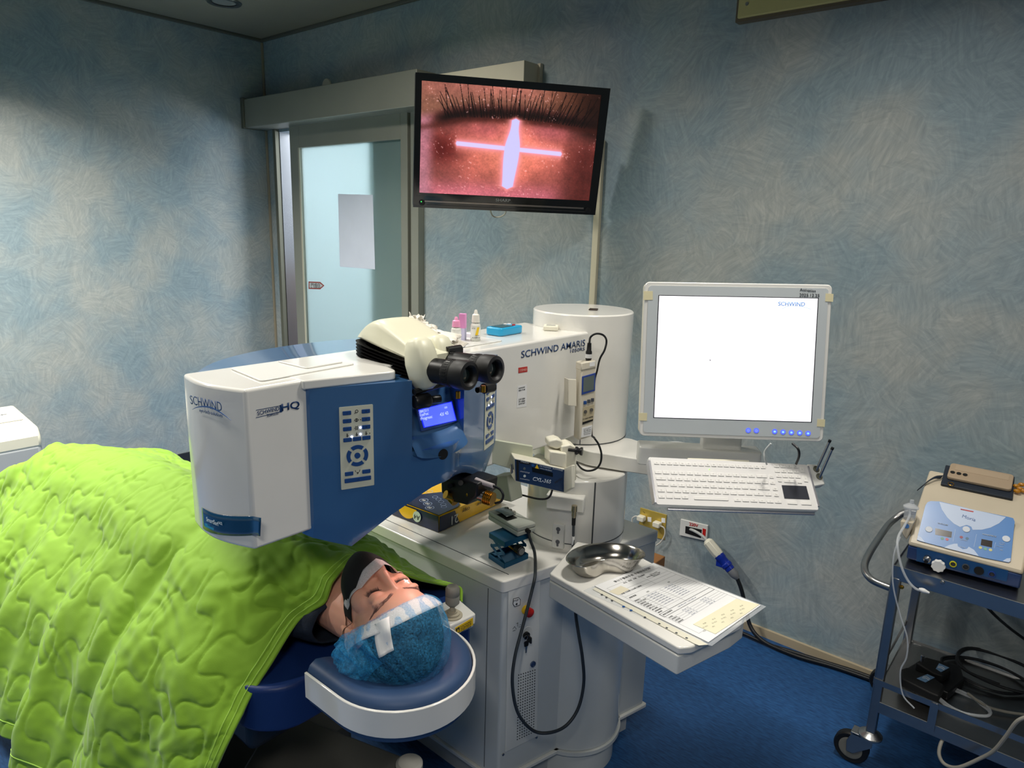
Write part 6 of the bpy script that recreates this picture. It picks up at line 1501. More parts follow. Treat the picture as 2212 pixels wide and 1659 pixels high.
# white tape band holding the cap
M_tb = veil('white_band_tape', (246, 248, 250), (.50, .78), bs=420)
def bandpt(u, v):
    # front arc only
    ph = math.radians(198 - 214 * u) ; thp = 1.36 + .29 * v + .20 * math.cos(ph) ** 4 + .03 * math.sin(u * 9); p, d = shell_pt(thp, ph, .0)
    return p + d * (.0190 - .0150 * v + .0012 * mnoise.noise(V((u * 30, v * 4, 0))))
tst = [shell_pt(1.55, math.radians(t), 0)[0] for t in (0, 90, 180, 270)]
print('band', [tuple(round(c, 3) for c in q) for q in tst])
bm = B(); grid(bm, 80, 7, bandpt); obj('cap_tape', bm, M_tb, pat, solid=.0004, angle=180, label='white translucent tape along the cap edge')
def tail(u, v):
    ph = math.radians(118 + 17 * v + 12 * u); thp = 1.50 - .50 * u; p, d = shell_pt(thp, ph, 0); cp_ = cappt((ph / (2*math.pi)) % 1, (thp - .03) / 1.6)
    return cp_ + d * (.003 + .003 * math.sin(u * 5 + v * 3))
bm = B(); grid(bm, 14, 6, tail); obj('cap_tape', bm, mat('white_tape_tail', (236, 236, 236), .55), pat, solid=.0006)
# clothing: dark collar/shoulder
bm = B()
def cloth(u, v):
    a = 2 * math.pi * v; x = -1.172 - .35 * u; k = min(1, u * 3.2 + .12)
    ry = .080 + .055 * k ** .7; rz = .050 + .012 * k
    y = .84 + ry * math.cos(a); z = .728 + rz * math.sin(a) + (.006 * mnoise.noise(V((u * 12, v * 14, 0)))); return V((x, y, max(z, .665)))
grid(bm, 24, 41, cloth); obj('jacket', bm, mat('dark_denim', (24, 34, 50), .8, var=.3, vscale=60, bump=.4, bscale=300), pat, solid=.004, angle=180)

# ------------------------------------------------------------------ green quilted blanket
bl = empty('green_blanket', 'lime green quilted blanket spread over the person and the couch', 'blanket', (-1.9, .8, .7))
hem = [Wz(*q) for q in ((1000, 1300, .655), (996, 1268, .675), (955, 1260, .705), (915, 1252, .745), (880, 1240, .775), (840, 1222, .80), (775, 1200, .835), (722, 1252, .825), (703, 1300, .785), (672, 1322, .765), (641, 1347, .745), (583, 1438, .69), (544, 1501, .645), (506, 1583, .585), (470, 1659, .52), (440, 1745, .43), (425, 1820, .33))]
def prof(zt, wn, bot=.27, far=1.17, spread=0.0):
    # far -> near cross profile (y, z), 17 points
    yn = wn; kz_ = (zt - .66) / (.885 - .66); L_ = [(far + .01, .50), (far, .60), (1.13, .675), (1.07, .725), (1.00, .79), (.94, .812), (.87, zt - .024), (.80, zt), (.74, zt - .012), (.69, zt - .035), (.64, zt - .07), (.585, .735), (.53, .67), (.47 - yn * .3, .58), (.42 - yn * .6, .47), (.375 - yn * .9, .37), (.345 - yn, bot)]
    return [(y, z if z <= .66 or abs(z - zt) < .075 and y < .9 else .66 + (z - .66) * kz_) for y, z in L_]
def foot(pr_, dz):
    return [(y, z + (dz if .60 < y < .72 else dz * .5 if y in (.74, .585) else 0)) for y, z in pr_]
def wide(pr_, k):
    return [(y, z + k * max(0, 1 - abs(y - 1.06) / .16)) for y, z in pr_]
secs = [(-1.34, wide(prof(.865, -.06), .05)), (-1.50, wide(prof(.882, -.02), .035)), (-1.78, prof(.888, .0)), (-2.0, prof(.878, .02)), (-2.2, prof(.862, .03)), (-2.42, foot(prof(.835, .03), .035)), (-2.56, foot(prof(.815, .02), .06)), (-2.62, foot(prof(.80, .01), .05)), (-2.74, [(y, min(z, .70)) for y, z in prof(.78, .0)]), (-2.95, [(y, min(z, .52)) for y, z in prof(.70, .0)])]
rowsP = [hem] + [[V((x + (0.0 if i else 0), y, z)) for y, z in pr_] for i, (x, pr_) in enumerate(secs)]
NP = len(hem)
def cr(a, b, c, d, t): return .5 * ((2*b) + (c - a) * t + (2*a - 5*b + 4*c - d) * t*t + (3*b - 3*c + d - a) * t**3)
arr = np.array([[tuple(p) for p in r] for r in rowsP])          # (R, NP, 3)
def resample(A, n):
    """Catmull-Rom along axis 0, uniform in arc length"""
    R = A.shape[0]; P = np.concatenate([2*A[:1] - A[1:2], A, 2*A[-1:] - A[-2:-1]]); T = []
    for i in range(R - 1):
        for j in range(24): T.append(cr(P[i], P[i+1], P[i+2], P[i+3], j / 24))
    T.append(A[-1]); T = np.array(T); seg_ = np.linalg.norm(np.diff(T, axis=0), axis=-1).mean(axis=tuple(range(1, T.ndim - 1))) if T.ndim > 2 else np.linalg.norm(np.diff(T, axis=0), axis=-1)
    cum = np.concatenate([[0], np.cumsum(seg_)]); q = np.linspace(0, cum[-1], n); out = np.empty((n,) + T.shape[1:])
    idx_ = np.clip(np.searchsorted(cum, q) - 1, 0, len(cum) - 2); f_ = ((q - cum[idx_]) / (cum[idx_+1] - cum[idx_])); f_ = f_.reshape((-1,) + (1,) * (T.ndim - 1))
    return T[idx_] * (1 - f_) + T[idx_ + 1] * f_, cum[-1]
NU, NVV = 520, 400
A1, LU = resample(arr, NU)
A2, LV = resample(np.swapaxes(A1, 0, 1), NVV); G = np.swapaxes(A2, 0, 1)            # (NU, NVV, 3)
SU = np.linspace(0, LU, NU)[:, None] * np.ones((1, NVV)); TV = np.ones((NU, 1)) * np.linspace(0, LV, NVV)[None]
print('blanket', LU, LV)
du = np.gradient(G, axis=0); dv_ = np.gradient(G, axis=1); NRM = np.cross(du, dv_); NRM /= np.linalg.norm(NRM, axis=-1, keepdims=True) + 1e-9
if NRM[100, 150, 2] < 0: NRM = -NRM
# quilting seams: interlocking wavy curves
D_, PP = .10, .15; sp_ = []
for k in range(-1, int(LU / D_) + 2):
    for i in range(int(LV / PP * 70) + 80):
        q = 2 * math.pi * i / 70 + (math.pi if k % 2 else 0)
        t = PP * (i / 70) - .13 * PP * math.sin(2 * q) - .05; s = k * D_ + .40 * D_ * math.sin(q)
        s += .035 * mnoise.noise(V((s * 5, t * 5, 3))); t += .035 * mnoise.noise(V((s * 5, t * 5, 9)))
        sp_.append((s, t, 0))
kd_t = kdtree.KDTree(len(sp_))
for i, q in enumerate(sp_): kd_t.insert(q, i)
kd_t.balance()
def nfield(sx, sy, seed, fx=0, fy=0):
    r = np.random.RandomState(seed); g = r.rand(int(LU * sx) + 4, int(LV * sy) + 4); x = np.clip(SU * sx + fx, 0, None); y = np.clip(TV * sy + fy, 0, None); i = np.minimum(x.astype(int), g.shape[0] - 2); j = np.minimum(y.astype(int), g.shape[1] - 2); a = x - i; b = y - j; a = a*a*(3-2*a); b = b*b*(3-2*b)
    return g[i, j]*(1-a)*(1-b) + g[i+1, j]*a*(1-b) + g[i, j+1]*(1-a)*b + g[i+1, j+1]*a*b - .5
DD = np.empty((NU, NVV))
for i in range(NU):
    for j in range(NVV): DD[i, j] = kd_t.find((SU[i, j], TV[i, j], 0))[2]
edge = np.clip(SU / .045, 0, 1)
disp = (.0022 * (1 - np.exp(-(DD / .014) ** 2)) + .0024 * (1 - np.exp(-(DD / .0036) ** 2))) * edge
# wrinkles running diagonally + fine crumples strongest near the seams
def ridge(x): return 1 - np.abs(2 * x) ** .8 * 1.6
w1 = np.sin((SU * .8 + TV * 1.1) * 62 + nfield(9, 9, 11) * 9); w2 = np.sin((SU * 1.2 - TV * .5) * 80 + nfield(11, 11, 12) * 10)
w3 = np.sin((SU * .3 + TV * 1.2) * 130 + nfield(12, 12, 41) * 12); w4 = np.sin((SU * 1.2 + TV * .4) * 120 + nfield(13, 13, 42) * 12)
m1 = np.clip(nfield(7, 7, 13) * 3 + .35, 0, 1); m2 = np.clip(nfield(8, 8, 14) * 3 + .2, 0, 1)
disp += (.0016 * w1 * m1 + .0014 * w2 * m2 + .0012 * w3 * m2 + .0012 * w4 * m1) * edge + .018 * nfield(5, 5, 15) * edge + .005 * nfield(16, 16, 16) * edge + .0012 * nfield(60, 60, 17) * edge + .0022 * np.exp(-(DD / .018) ** 2) * nfield(75, 75, 31) * edge
# big hanging folds on the near side
xw = G[..., 0]; hang = np.clip((.66 - G[..., 1]) / .30, 0, 1)
fold = np.sin(xw * 2 * math.pi / .30 + 1.9 + 2.0 * nfield(3, 3, 18)) * .5 + np.sin(xw * 2 * math.pi / .17 + 3 * nfield(4, 4, 19)) * .25
disp += hang ** 1.2 * fold * .042
crs = np.exp(-(((xw + 1.62) - (G[..., 1] - .5) * .25) / .035) ** 2) * np.clip((.80 - G[..., 1]) / .2, 0, 1); disp -= .022 * crs
P_ = G + NRM * disp[..., None]
me = bpy.data.meshes.new('cloth'); idx = np.arange(NU * NVV).reshape(NU, NVV)
fc = np.stack([idx[:-1, :-1], idx[1:, :-1], idx[1:, 1:], idx[:-1, 1:]], -1).reshape(-1, 4)
off0 = np.array(MM[bl.name].translation)
me.from_pydata((P_.reshape(-1, 3) - off0).tolist(), [], fc.tolist()); me.polygons.foreach_set('use_smooth', [True] * len(me.polygons))
M_grn = mat('lime_quilted_cotton', (122, 164, 34), .75, bump=.12, bscale=500, sheen=.15)
me.materials.append(M_grn); co_ = bpy.data.objects.new('cloth', me); COL.objects.link(co_); co_.parent = bl; MM[co_.name] = MM[bl.name]
md = co_.modifiers.new('s', 'SOLIDIFY'); md.thickness = .006; md.offset = -1
# stitched hem lines
M_st = mat('pale_green_stitching', (160, 202, 80), .7)
for s_ in (.016, .030):
    ii = int(s_ / LU * (NU - 1)); path = [V(P_[ii, j]) + V(NRM[ii, j]) * .0003 for j in range(4, NVV - 4, 3)]
    bm = B(); tube(bm, path, .0014, 5, 0); obj('hem_stitching', bm, M_st, bl)
    bm.free() if False else None
jj = int((LV - .035) / LV * (NVV - 1)); path = [V(P_[i, jj]) + V(NRM[i, jj]) * .0003 for i in range(4, NU - 4, 3)]
bm = B(); tube(bm, path, .0014, 5, 0); obj('hem_stitching', bm, M_st, bl)

# ------------------------------------------------------------------ trolley
tc_ = empty('steel_trolley', 'stainless steel instrument trolley on castors at the right edge', 'trolley', (-.05, 2.3, 0))
YF, ZT = 2.10, .672
TX0, TX1, TYB = -.335, .42, 2.54
def sheet(z, lip, x0=TX0, x1=TX1, y0=YF, y1=TYB):
    b = B(); box2(b, (x0, y0, z - .003), (x1, y1, z)); box2(b, (x0, y0, z - lip), (x1, y0 + .003, z + .006)); box2(b, (x0, y1 - .003, z - lip), (x1, y1, z + .006)); box2(b, (x0, y0, z - lip), (x0 + .003, y1, z + .006)); box2(b, (x1 - .003, y0, z - lip), (x1, y1, z + .006)); return b
obj('top_shelf', sheet(ZT, .038), M_steelr, tc_, smooth=False, bevel=.0015)
ZS = .235
obj('lower_shelf', sheet(ZS, .03), M_steelr, tc_, smooth=False, bevel=.0015)
for x, y in ((TX0 + .012, YF + .012), (TX0 + .012, TYB - .012), (TX1 - .012, YF + .012), (TX1 - .012, TYB - .012)):
    bm = B(); box2(bm, (x - .013, y - .013, .125), (x + .013, y + .013, ZT - .03)); obj('leg', bm, M_steelr, tc_, bevel=.004)
    cs_ = B(); lathe(cs_, [(.030, .108), (.034, .112), (.034, .118), (.022, .126), (.016, .13)], (x, y, 0), n=28); 
    for yy in (-.020, .0165):
        prism(cs_, [(x - .055, .040), (x - .035, .040), (x + .012, .085), (x + .012, .110), (x - .045, .110), (x - .058, .075)], y + yy, y + yy + .0035, Matrix(((1, 0, 0, 0), (0, 0, 1, 0), (0, 1, 0, 0), (0, 0, 0, 1))))
    box2(cs_, (x - .05, y - .02, .104), (x + .01, y + .02, .112))
    fk = obj('castor_fork', cs_, M_steelr, tc_, bevel=.002)
    bm = B(); lathe(bm, [(.036, -.012), (.046, -.014), (.050, -.009), (.050, .009), (.046, .014), (.036, .012)], (x - .045, y, .0505), (0, 1, 0), n=40); lathe(bm, [(.0365, -.0122), (0.008, -.0122), (.008, -.0135), (0, -.0135)], (x - .045, y, .0505), (0, 1, 0), n=32, cap=False); obj('wheel', bm, M_rubber, fk)
    bm = B(); lathe(bm, [(.034, -.0135), (.030, -.0145), (.024, -.0138), (.0, -.0142)], (x - .045, y, .0505), (0, 1, 0), n=32, cap=False); obj('hub', bm, mat('grey_hub', (120, 118, 110), .5), fk)
bm = B(); hp = [Wy(1950, 1148, 2.30) * 0 + V((TX0 - .002, 2.46, .70)), V((TX0 - .03, 2.46, .705)), V((TX0 - .075, 2.46, .66)), V((TX0 - .085, 2.44, .63)), V((TX0 - .085, 2.16, .63)), V((TX0 - .07, 2.125, .615)), V((TX0 - .03, 2.115, .60)), V((TX0 + .003, 2.112, .60))]
tube(bm, [V((TX0 + .003, 2.50, .71)), V((TX0 - .05, 2.50, .70)), V((TX0 - .083, 2.47, .665)), V((TX0 - .088, 2.38, .655)), V((TX0 - .088, 2.22, .635)), V((TX0 - .08, 2.15, .618)), V((TX0 - .05, 2.115, .606)), V((TX0 + .003, 2.112, .60))], .0105, 14, 8); obj('push_handle', bm, M_steelr, tc_)
bm = B(); box2(bm, (TX0, YF - .004, ZS + .060), (TX1, YF - .001, ZS + .078)); obj('guard_rail', bm, M_steelr, tc_, smooth=False)
bm = B(); box2(bm, (TX0 - .002, YF, ZS + .060), (TX0 + .001, TYB, ZS + .078)); obj('guard_rail', bm, M_steelr, tc_, smooth=False)
xb = Wy(2016, 1540, YF).x; bm = B(); prism(bm, rrect(.020, .095, .006), 0, .003, Plane((xb, YF - .004, ZS + .028), (0, -1, 0)).M()); obj('rail_bracket', bm, M_steelr, tc_, smooth=False)
for q in ((2036, 1258), (1948, 1268)):
    p = Wy(*q, YF); bm = B(); lathe(bm, [(.006, 0), (.0055, .003), (.003, .0045), (0, .0045)], p + V((0, .0, 0)), (0, -1, 0), n=16, cap=False); obj('screw', bm, M_brass if q[0] < 2000 else M_steelr, tc_)
# console
zc = ZT + .006
kc0 = empty('surgical_console', 'cream and blue tabletop surgical console with blue control panel on the trolley', 'console', (-.18, 2.25, ZT))
c1, c2 = Wz(1958, 1203, zc + .01), Wz(2203, 1269, zc + .01)
cxd = (c2 - c1).normalized(); Lc = (c2 - c1).length; cyd = V((-cxd.y, cxd.x, 0)); CM = Matrix((cxd, cyd, V((0, 0, 1)))).transposed().to_4x4(); CM.translation = V((c1.x, c1.y, ZT + .001))
print('console', c1, c2, Lc, cxd)
M_cc = mat('warm_cream_console', (206, 194, 172), .38); M_cb = mat('console_blue_base', (36, 62, 112), .35); M_cp = mat('console_blue_panel', (84, 134, 196), .3, coat=.3); M_cl = mat('console_pale_arc', (184, 200, 226), .35)
# side profile (y, z): front foot, base, slanted panel, top
HB, HT = .052, .155
def side(b, pts, x0, x1):
    lo = [b.verts.new(CM @ V((x0, y, z))) for y, z in pts]; hi = [b.verts.new(CM @ V((x1, y, z))) for y, z in pts]; n = len(pts)
    b.faces.new(lo[::-1]); b.faces.new(hi)
    for i in range(n): b.faces.new((lo[i], lo[(i+1) % n], hi[(i+1) % n], hi[i]))
    return b
bm = side(B(), [(.0, .012), (-.004, HB), (.26, HB), (.26, .006), (.012, .006)], 0.0, Lc); obj('base', bm, M_cb, kc0, bevel=.004)
py0, pz0, py1, pz1 = -.006, HB + .001, .085, .148
bm = side(B(), [(py0, pz0), (py0 + .002, pz0 + .012), (py1 - .01, pz1 - .006), (py1 + .02, HT), (.262, HT + .055), (.264, HB)], -.001, Lc + .001); obj('cover', bm, M_cc, kc0, bevel=.006, seg=4)
pn = (CM.to_3x3() @ V((0, -.077, .079))).normalized(); pp0 = CM @ V((Lc / 2, .0355, .1035)) + pn * .0008
pP = Plane(pp0, pn, up=tuple((CM.to_3x3() @ V((0, py1 - py0, pz1 - pz0))).normalized()))
Zc = 312 / 1670.0
def zq(x, y): return (1900 + x * Zc, 980 + y * Zc)
ptpx = [zq(*q) for q in ((590, 552), (700, 556), (1100, 655), (1490, 735), (1545, 750), (1562, 790), (1545, 950), (1515, 1245), (1490, 1262), (1200, 1205), (470, 1015), (432, 1000), (440, 960), (530, 600), (555, 565))]
bm = B(); ppx(bm, pP, ptpx, .0, .0022); cpn = obj('control_panel', bm, M_cp, kc0, smooth=False, label='blue printed control panel')
def cpoly(name, pts, m, t0=.0022, t1=.0026, par=None): b = B(); ppx(b, pP, [zq(*q) for q in pts], t0, t1); return obj(name, b, m, par or cpn, smooth=False)
arc1 = [(690, 562), (1100, 655), (1460, 738), (1380, 810), (1280, 860), (1180, 884), (1075, 885), (1060, 850), (1010, 828), (950, 845), (930, 852), (860, 815), (780, 740), (720, 650)]
cpoly('pale_arc', arc1, M_cl)
cpoly('pale_arc', [(745, 1090), (800, 1062), (860, 1046), (900, 1045), (905, 1075), (960, 1110), (1010, 1105), (1030, 1080), (1090, 1115), (1140, 1180), (1148, 1190)], M_cl)
cpoly('pale_arc', [(436, 1000), (440, 950), (480, 970), (525, 1030)], M_cl); cpoly('pale_arc', [(1420, 1246), (1470, 1215), (1515, 1212), (1510, 1250), (1490, 1260)], M_cl)
for q in ([(645, 866), (838, 908), (830, 976), (642, 940)], [(1178, 990), (1305, 1015), (1298, 1090), (1168, 1060)]): cpoly('readout', q, mat('brown_black_display', (44, 36, 32), .2) if q[0][0] < 700 else bpy.data.materials['brown_black_display'])
M_wb = mat('pale_round_button', (206, 212, 222), .4)
for q in ((570, 880), (1002, 880), (1463, 990)):
    c = pP.hit(*zq(*q)); bm = B(); pdisc(bm, pP, c, .0092, .0022, .0040); b_ = obj('button', bm, M_wb, cpn, bevel=.0008)
for q, m_ in (((725, 985), (110, 160, 140)), ((780, 995), (200, 90, 110)), ((1165, 1090), (206, 200, 130)), ((1222, 1105), (110, 170, 140)), ((1282, 1117), (206, 200, 130)), ((945, 970), (150, 60, 80)), ((1012, 985), (70, 110, 140))):
    c = pP.hit(*zq(*q)); bm = B(); pdisc(bm, pP, c, .0040, .0022, .0028, 14); obj('small_key', bm, mat('key_%d_%d' % q, m_, .4), cpn)
for a, b in (((877, 878), (848, 1020)), ((1121, 935), (1090, 1082)), ((1342, 1030), (1326, 1095))):
    A, C = pP.hit(*zq(*a)), pP.hit(*zq(*b)); s = pP.x * .0003; bm = B(); poly3(bm, [A - s, C - s, C + s, A + s], pP.n, .0022, .0026); obj('divider', bm, M_cl, cpn, smooth=False)
cpt = lambda s, a, b, m, bold=0: tpx('lettering', s, zq(*a), zq(*b), pP, m, cpn, off=.003, bold=bold)
cpt('VACUUM', (672, 802), (788, 826), M_lt, .02); cpt('HANDPIECE', (1190, 928), (1350, 960), M_lt, .02); cpt('Moria', (958, 720), (1112, 768), mat('moria_blue', (70, 104, 160), .4), .0)
cpt('BATTERY', (935, 992), (1016, 1008), M_lt); cpt('POWER', (928, 1076), (995, 1092), M_lt); cpt('Auto. Mode', (1380, 1022), (1450, 1038), M_lt); cpt('Hyd/M', (1385, 1046), (1440, 1056), M_lt); cpt('One Use+', (1352, 1066), (1432, 1084), M_lt); cpt('MK', (1392, 1112), (1425, 1118), M_lt)
cpt('RUN', (1444, 986), (1482, 994), M_ink); cpt('TEST', (984, 876), (1020, 884), M_ink); cpt('LOW VAC', (548, 876), (594, 886), M_ink)
cpoly('red_strip', [(936, 640), (1087, 670), (1085, 684), (935, 655)], M_red)
# connectors on the base
pBf = Plane(CM @ V((Lc / 2, -.003, HB / 2)), CM.to_3x3() @ V((0, -1, 0.0)))
bm = B(); ppx(bm, pBf, [zq(*q) for q in ((432, 1080), (1490, 1350), (1470, 1478), (425, 1240))], 0.0, .0012); bp_ = obj('connector_strip', bm, mat('strip_blue', (30, 74, 124), .35), kc0, smooth=False)
def conn(q, prof, m, lab=None, n=24): c = pBf.hit(*zq(*q)); b = B(); lathe(b, prof, c, pBf.n, n=n, cap=False); return obj('connector', b, m, kc0, label=lab)
conn((555, 1205), [(.0095, .0), (.0095, .012), (.006, .014), (.006, .022), (0, .022)], M_steelr); conn((550, 1215), [(.0055, .014), (.005, .024), (0, .024)], M_blackp)
c = pBf.hit(*zq(687, 1274)); pts = []
for i in range(72): a = 2*math.pi*i/72; r = .0165 * (1 + .055 * math.cos(9 * a)); pts.append((r * math.cos(a), r * math.sin(a)))
bm = B(); prism(bm, pts, .008, .022, pBf.M(c)); obj('hand_knob', bm, M_paper, kc0, bevel=.0015, label='white scalloped knob')
for q, c1_, c2_ in (((851, 1273), (206, 200, 40), (60, 60, 60)), ((997, 1306), (70, 74, 78), (40, 40, 42)), ((1300, 1390), (30, 60, 130), (50, 50, 54))):
    conn(q, [(.0088, 0), (.0088, .004), (.0062, .0045), (.0062, .001)], mat('ring_%d' % q[0], c1_, .4)); conn(q, [(.006, .001), (.006, .003), (.002, .004), (0, .004)], mat('core_%d' % q[0], c2_, .4))
conn((1150, 1350), [(.0115, 0), (.0115, .004), (0, .005)], M_blackm)
# label on shelf left of console
# wallet + phone
SLn = (CM.to_3x3() @ V((0, -.055, .157))).normalized()
pSl = Plane(CM @ V((0, .105, HT + .0005)), SLn, up=tuple((CM.to_3x3() @ V((0, .157, .055))).normalized()))
def sl(q, off=0.0): return pSl.hit(*zq(*q), off)
wl0 = empty('navy_pouch', 'dark navy leather phone pouch with gold ring lying on the console', 'pouch', sl((1100, 400)))
M_pl = mat('navy_leather', (34, 42, 54), .5, bump=.2, bscale=500)
PW = [sl(q, .009) for q in ((708, 345), (1540, 520), (1565, 265), (765, 128))]
bm = B(); poly3(bm, PW, SLn, -.008, 0); obj('body', bm, M_pl, wl0, bevel=.002)
bm = B(); pts = spline([sl((720, 270), .006), sl((640, 275), .012), sl((560, 320), .008), sl((500, 370), -.004), sl((440, 420), -.03)], 5); pr_ = None
for i, p in enumerate(pts):
    s = V((.15, 1, .3)).normalized() * (.010 - .006 * i / len(pts)); q = (bm.verts.new(p + s), bm.verts.new(p - s))
    if pr_: bm.faces.new((pr_[0], pr_[1], q[1], q[0]))
    pr_ = q
obj('strap', bm, M_pl, wl0, solid=.002)
gc = sl((825, 352), .012); bm = B(); tube(bm, [gc + pSl.x * math.cos(a) * .0075 + pSl.y * math.sin(a) * .0075 + SLn * .001 for a in [2*math.pi*i/16 for i in range(17)]], .0009, 8, 2); obj('gold_ring', bm, M_brass, wl0)
ph_ = empty('phone', 'beige cased smartphone lying face down on the navy pouch', 'phone', PW[0])
PH = [sl(q, .020) for q in ((785, 265), (1535, 415), (1550, 245), (820, 100))]
pcx = (PH[1] - PH[0] + PH[2] - PH[3]).normalized(); pcy = SLn.cross(pcx); Lp = ((PH[1] - PH[0]).length + (PH[2] - PH[3]).length) / 2; Wp = (PH[3] - PH[0]).dot(pcy); cM = sum(PH, V()) / 4 - SLn * .010
print('phone', Lp, Wp)
PM = Matrix((pcx, pcy, SLn)).transposed().to_4x4(); PM.translation = cM
M_pc = mat('taupe_phone_case', (170, 150, 126), .6)
bm = B(); prism(bm, rrect(Lp, Wp, .010), 0, .010, PM); obj('case', bm, M_pc, ph_, bevel=.0025, seg=3)
bm = B(); prism(bm, rrect(Lp * .84, Wp * .34, .003), .010, .0106, PM @ Matrix.Translation((.002, Wp * .22, 0))); obj('card_slot', bm, mat('taupe_pocket', (176, 156, 132), .6), ph_, smooth=False)
for k, x in enumerate((-.43, -.33, -.23)): bm = B(); lathe(bm, [(.0062, .010), (.0062, .012), (.005, .0122), (0, .0118)], PM @ V((x * Lp, -Wp * .16, 0)), SLn, n=22, cap=False); obj('camera_lens', bm, M_blackp, ph_)
kr2 = empty('amber_charm', 'amber bead phone charm beside the beige phone', 'charm', pSl.hit(2200, 1053))
for i, q in enumerate(((2196, 1050), (2204, 1056), (2197, 1061), (2207, 1047), (2210, 1060))): bm = B(); ell(bm, pSl.hit(*q, .010 + .003 * (i % 2)), (.009, .006, .006)); obj('bead', bm, mat('amber', (206, 140, 20), .15, trans=.3, coat=.5) if i == 0 else bpy.data.materials['amber'], kr2)
# suction canister cup + tubing left of console
sc0 = empty('suction_cup', 'clear plastic suction cup on a cream side bracket of the console', 'cup', Wy(1962, 1120, 2.16))
bm = B(); poly3(bm, [Wy(*zq(*q), 2.16) for q in ((240, 775), (395, 800), (310, 1000), (270, 950), (240, 880))], (0, 1, 0), 0, .05); obj('bracket', bm, M_cc, sc0, bevel=.003)
bm = B(); pdisc(bm, Plane((0, 2.16, 0), (0, -1, 0)), Wy(*zq(312, 835), 2.16), .007, 0, .001, 20); obj('logo_disc', bm, M_cp, sc0)
cb = Wy(*zq(335, 790), 2.185); M_clear = film('clear_plastic', .28)
bm = B(); lathe(bm, [(.012, 0), (.0145, .004), (.0155, .040), (.0155, .042), (.020, .044), (.020, .048), (.012, .054), (.006, .058), (.005, .068), (0, .068)], cb, n=28, cap=False); obj('cup', bm, M_clear, sc0, solid=.0008)
bm = B(); lathe(bm, [(0, .001), (.0125, .001), (.0135, .009), (0, .009)], cb, n=24, cap=False); obj('residue', bm, mat('grey_residue', (120, 116, 112), .2, alpha=.7), sc0)
M_tb2 = film('clear_tubing', .42)
bm = B(); tube(bm, [Wy(*zq(*q), y) for q, y in (((350, 640), 2.17), ((345, 720), 2.165), ((290, 830), 2.15), ((225, 940), 2.12), ((205, 1040), 2.085), ((222, 1180), 2.075), ((265, 1340), 2.07), ((330, 1470), 2.07), ((410, 1555), 2.07), ((480, 1585), 2.07))], .0034, 10); obj('tubing', bm, M_tb2, sc0)
bm = B(); lathe(bm, [(.003, -.012), (.006, -.006), (.007, 0), (.005, .006), (.003, .014)], Wy(*zq(510, 1585), 2.07), (1, 0, -.1), n=14); obj('tube_fitting', bm, M_paper, sc0)
bm = B(); tube(bm, [Wy(*zq(*q), y) for q, y in (((240, 960), 2.1), ((170, 1150), 2.085), ((150, 1400), 2.08), ((170, 1600), 2.08))] + [Wy(*q, 2.085) for q in ((1945, 1330), (1960, 1380), (1958, 1420), (1945, 1450), (1950, 1500), (1975, 1530))], .0022, 8); obj('tubing', bm, M_tb2, sc0)
# second appliance at the frame edge
bm = B(); box2(bm, (c2.x + .018, 2.13, ZT + .001), (.36, 2.5, ZT + .12)); ap = empty('second_appliance', 'beige appliance cut off by the frame edge beside the blue console', 'appliance', (.15, 2.3, ZT)); obj('case', bm, M_cc, ap, bevel=.008)
bm = B(); box2(bm, (c2.x + .03, 2.127, ZT + .02), (.34, 2.131, ZT + .1)); obj('front_plate', bm, mat('grey_plate', (150, 148, 140), .5), ap, smooth=False)
# lower shelf: foot pedals, cables
zs = ZS + .001
pd = empty('foot_pedal', 'black double foot pedal with blue arrow plates on the lower trolley shelf', 'foot pedal', Wz(2030, 1470, zs))
def pz(q, z): return Wz(1780 + q[0] / 2.373, 960 + q[1] / 2.373, z)
bm = B(); poly3(bm, [pz(q, zs + .03) - V((0, 0, .03)) for q in ((395, 1160), (640, 1270), (720, 1200), (700, 1130), (510, 1090))], (0, 0, 1), 0, .028); obj('base', bm, M_blackp, pd, bevel=.004)
for P, nm in ((((395, 1150), (425, 1140), (560, 1190), (620, 1235), (590, 1290), (540, 1270), (400, 1200)), 0), (((470, 1115), (520, 1088), (640, 1120), (650, 1160), (610, 1185), (560, 1170)), 1)):
    bm = B(); poly3(bm, [pz(q, zs + .055) - V((0, 0, .055)) for q in P], (0, 0, 1), .028, .055); o = obj('pedal', bm, M_blackm, pd, bevel=.005, seg=3)
    q4 = ((475, 1200), (530, 1178), (568, 1195), (520, 1220)) if nm == 0 else ((573, 1150), (590, 1122), (642, 1145), (600, 1167))
    bm = B(); poly3(bm, [pz(q, zs + .056) for q in q4], (0, 0, 1), -.0005, .0006); ic = obj('arrow_plate', bm, mat('pale_blue_plate', (104, 140, 176), .4) if nm == 0 else bpy.data.materials['pale_blue_plate'], o, smooth=False)
    bm = B(); c = sum([pz(q, zs + .057) for q in q4], V()) / 4
    for k in (-.006, .003):
        a, b_, d_ = c + V((-.009, k, 0)), c + V((0, k + .006, 0)), c + V((.009, k, 0))
        for s, e_ in ((a, b_), (b_, d_)): dd = (e_ - s).normalized(); sd = V((0, 0, 1)).cross(dd) * .001; poly3(bm, [s - sd, e_ - sd, e_ + sd, s + sd], (0, 0, 1), 0, .0005)
    obj('arrow', bm, M_paper, ic, smooth=False)
bm = B(); lathe(bm, [(.004, 0), (.004, .03), (.0055, .031), (.0055, .036), (0, .038)], pz((497, 1135), zs + .04), n=14, cap=False); obj('steel_pin', bm, M_steelr, pd)
rr_ = random.Random(9)
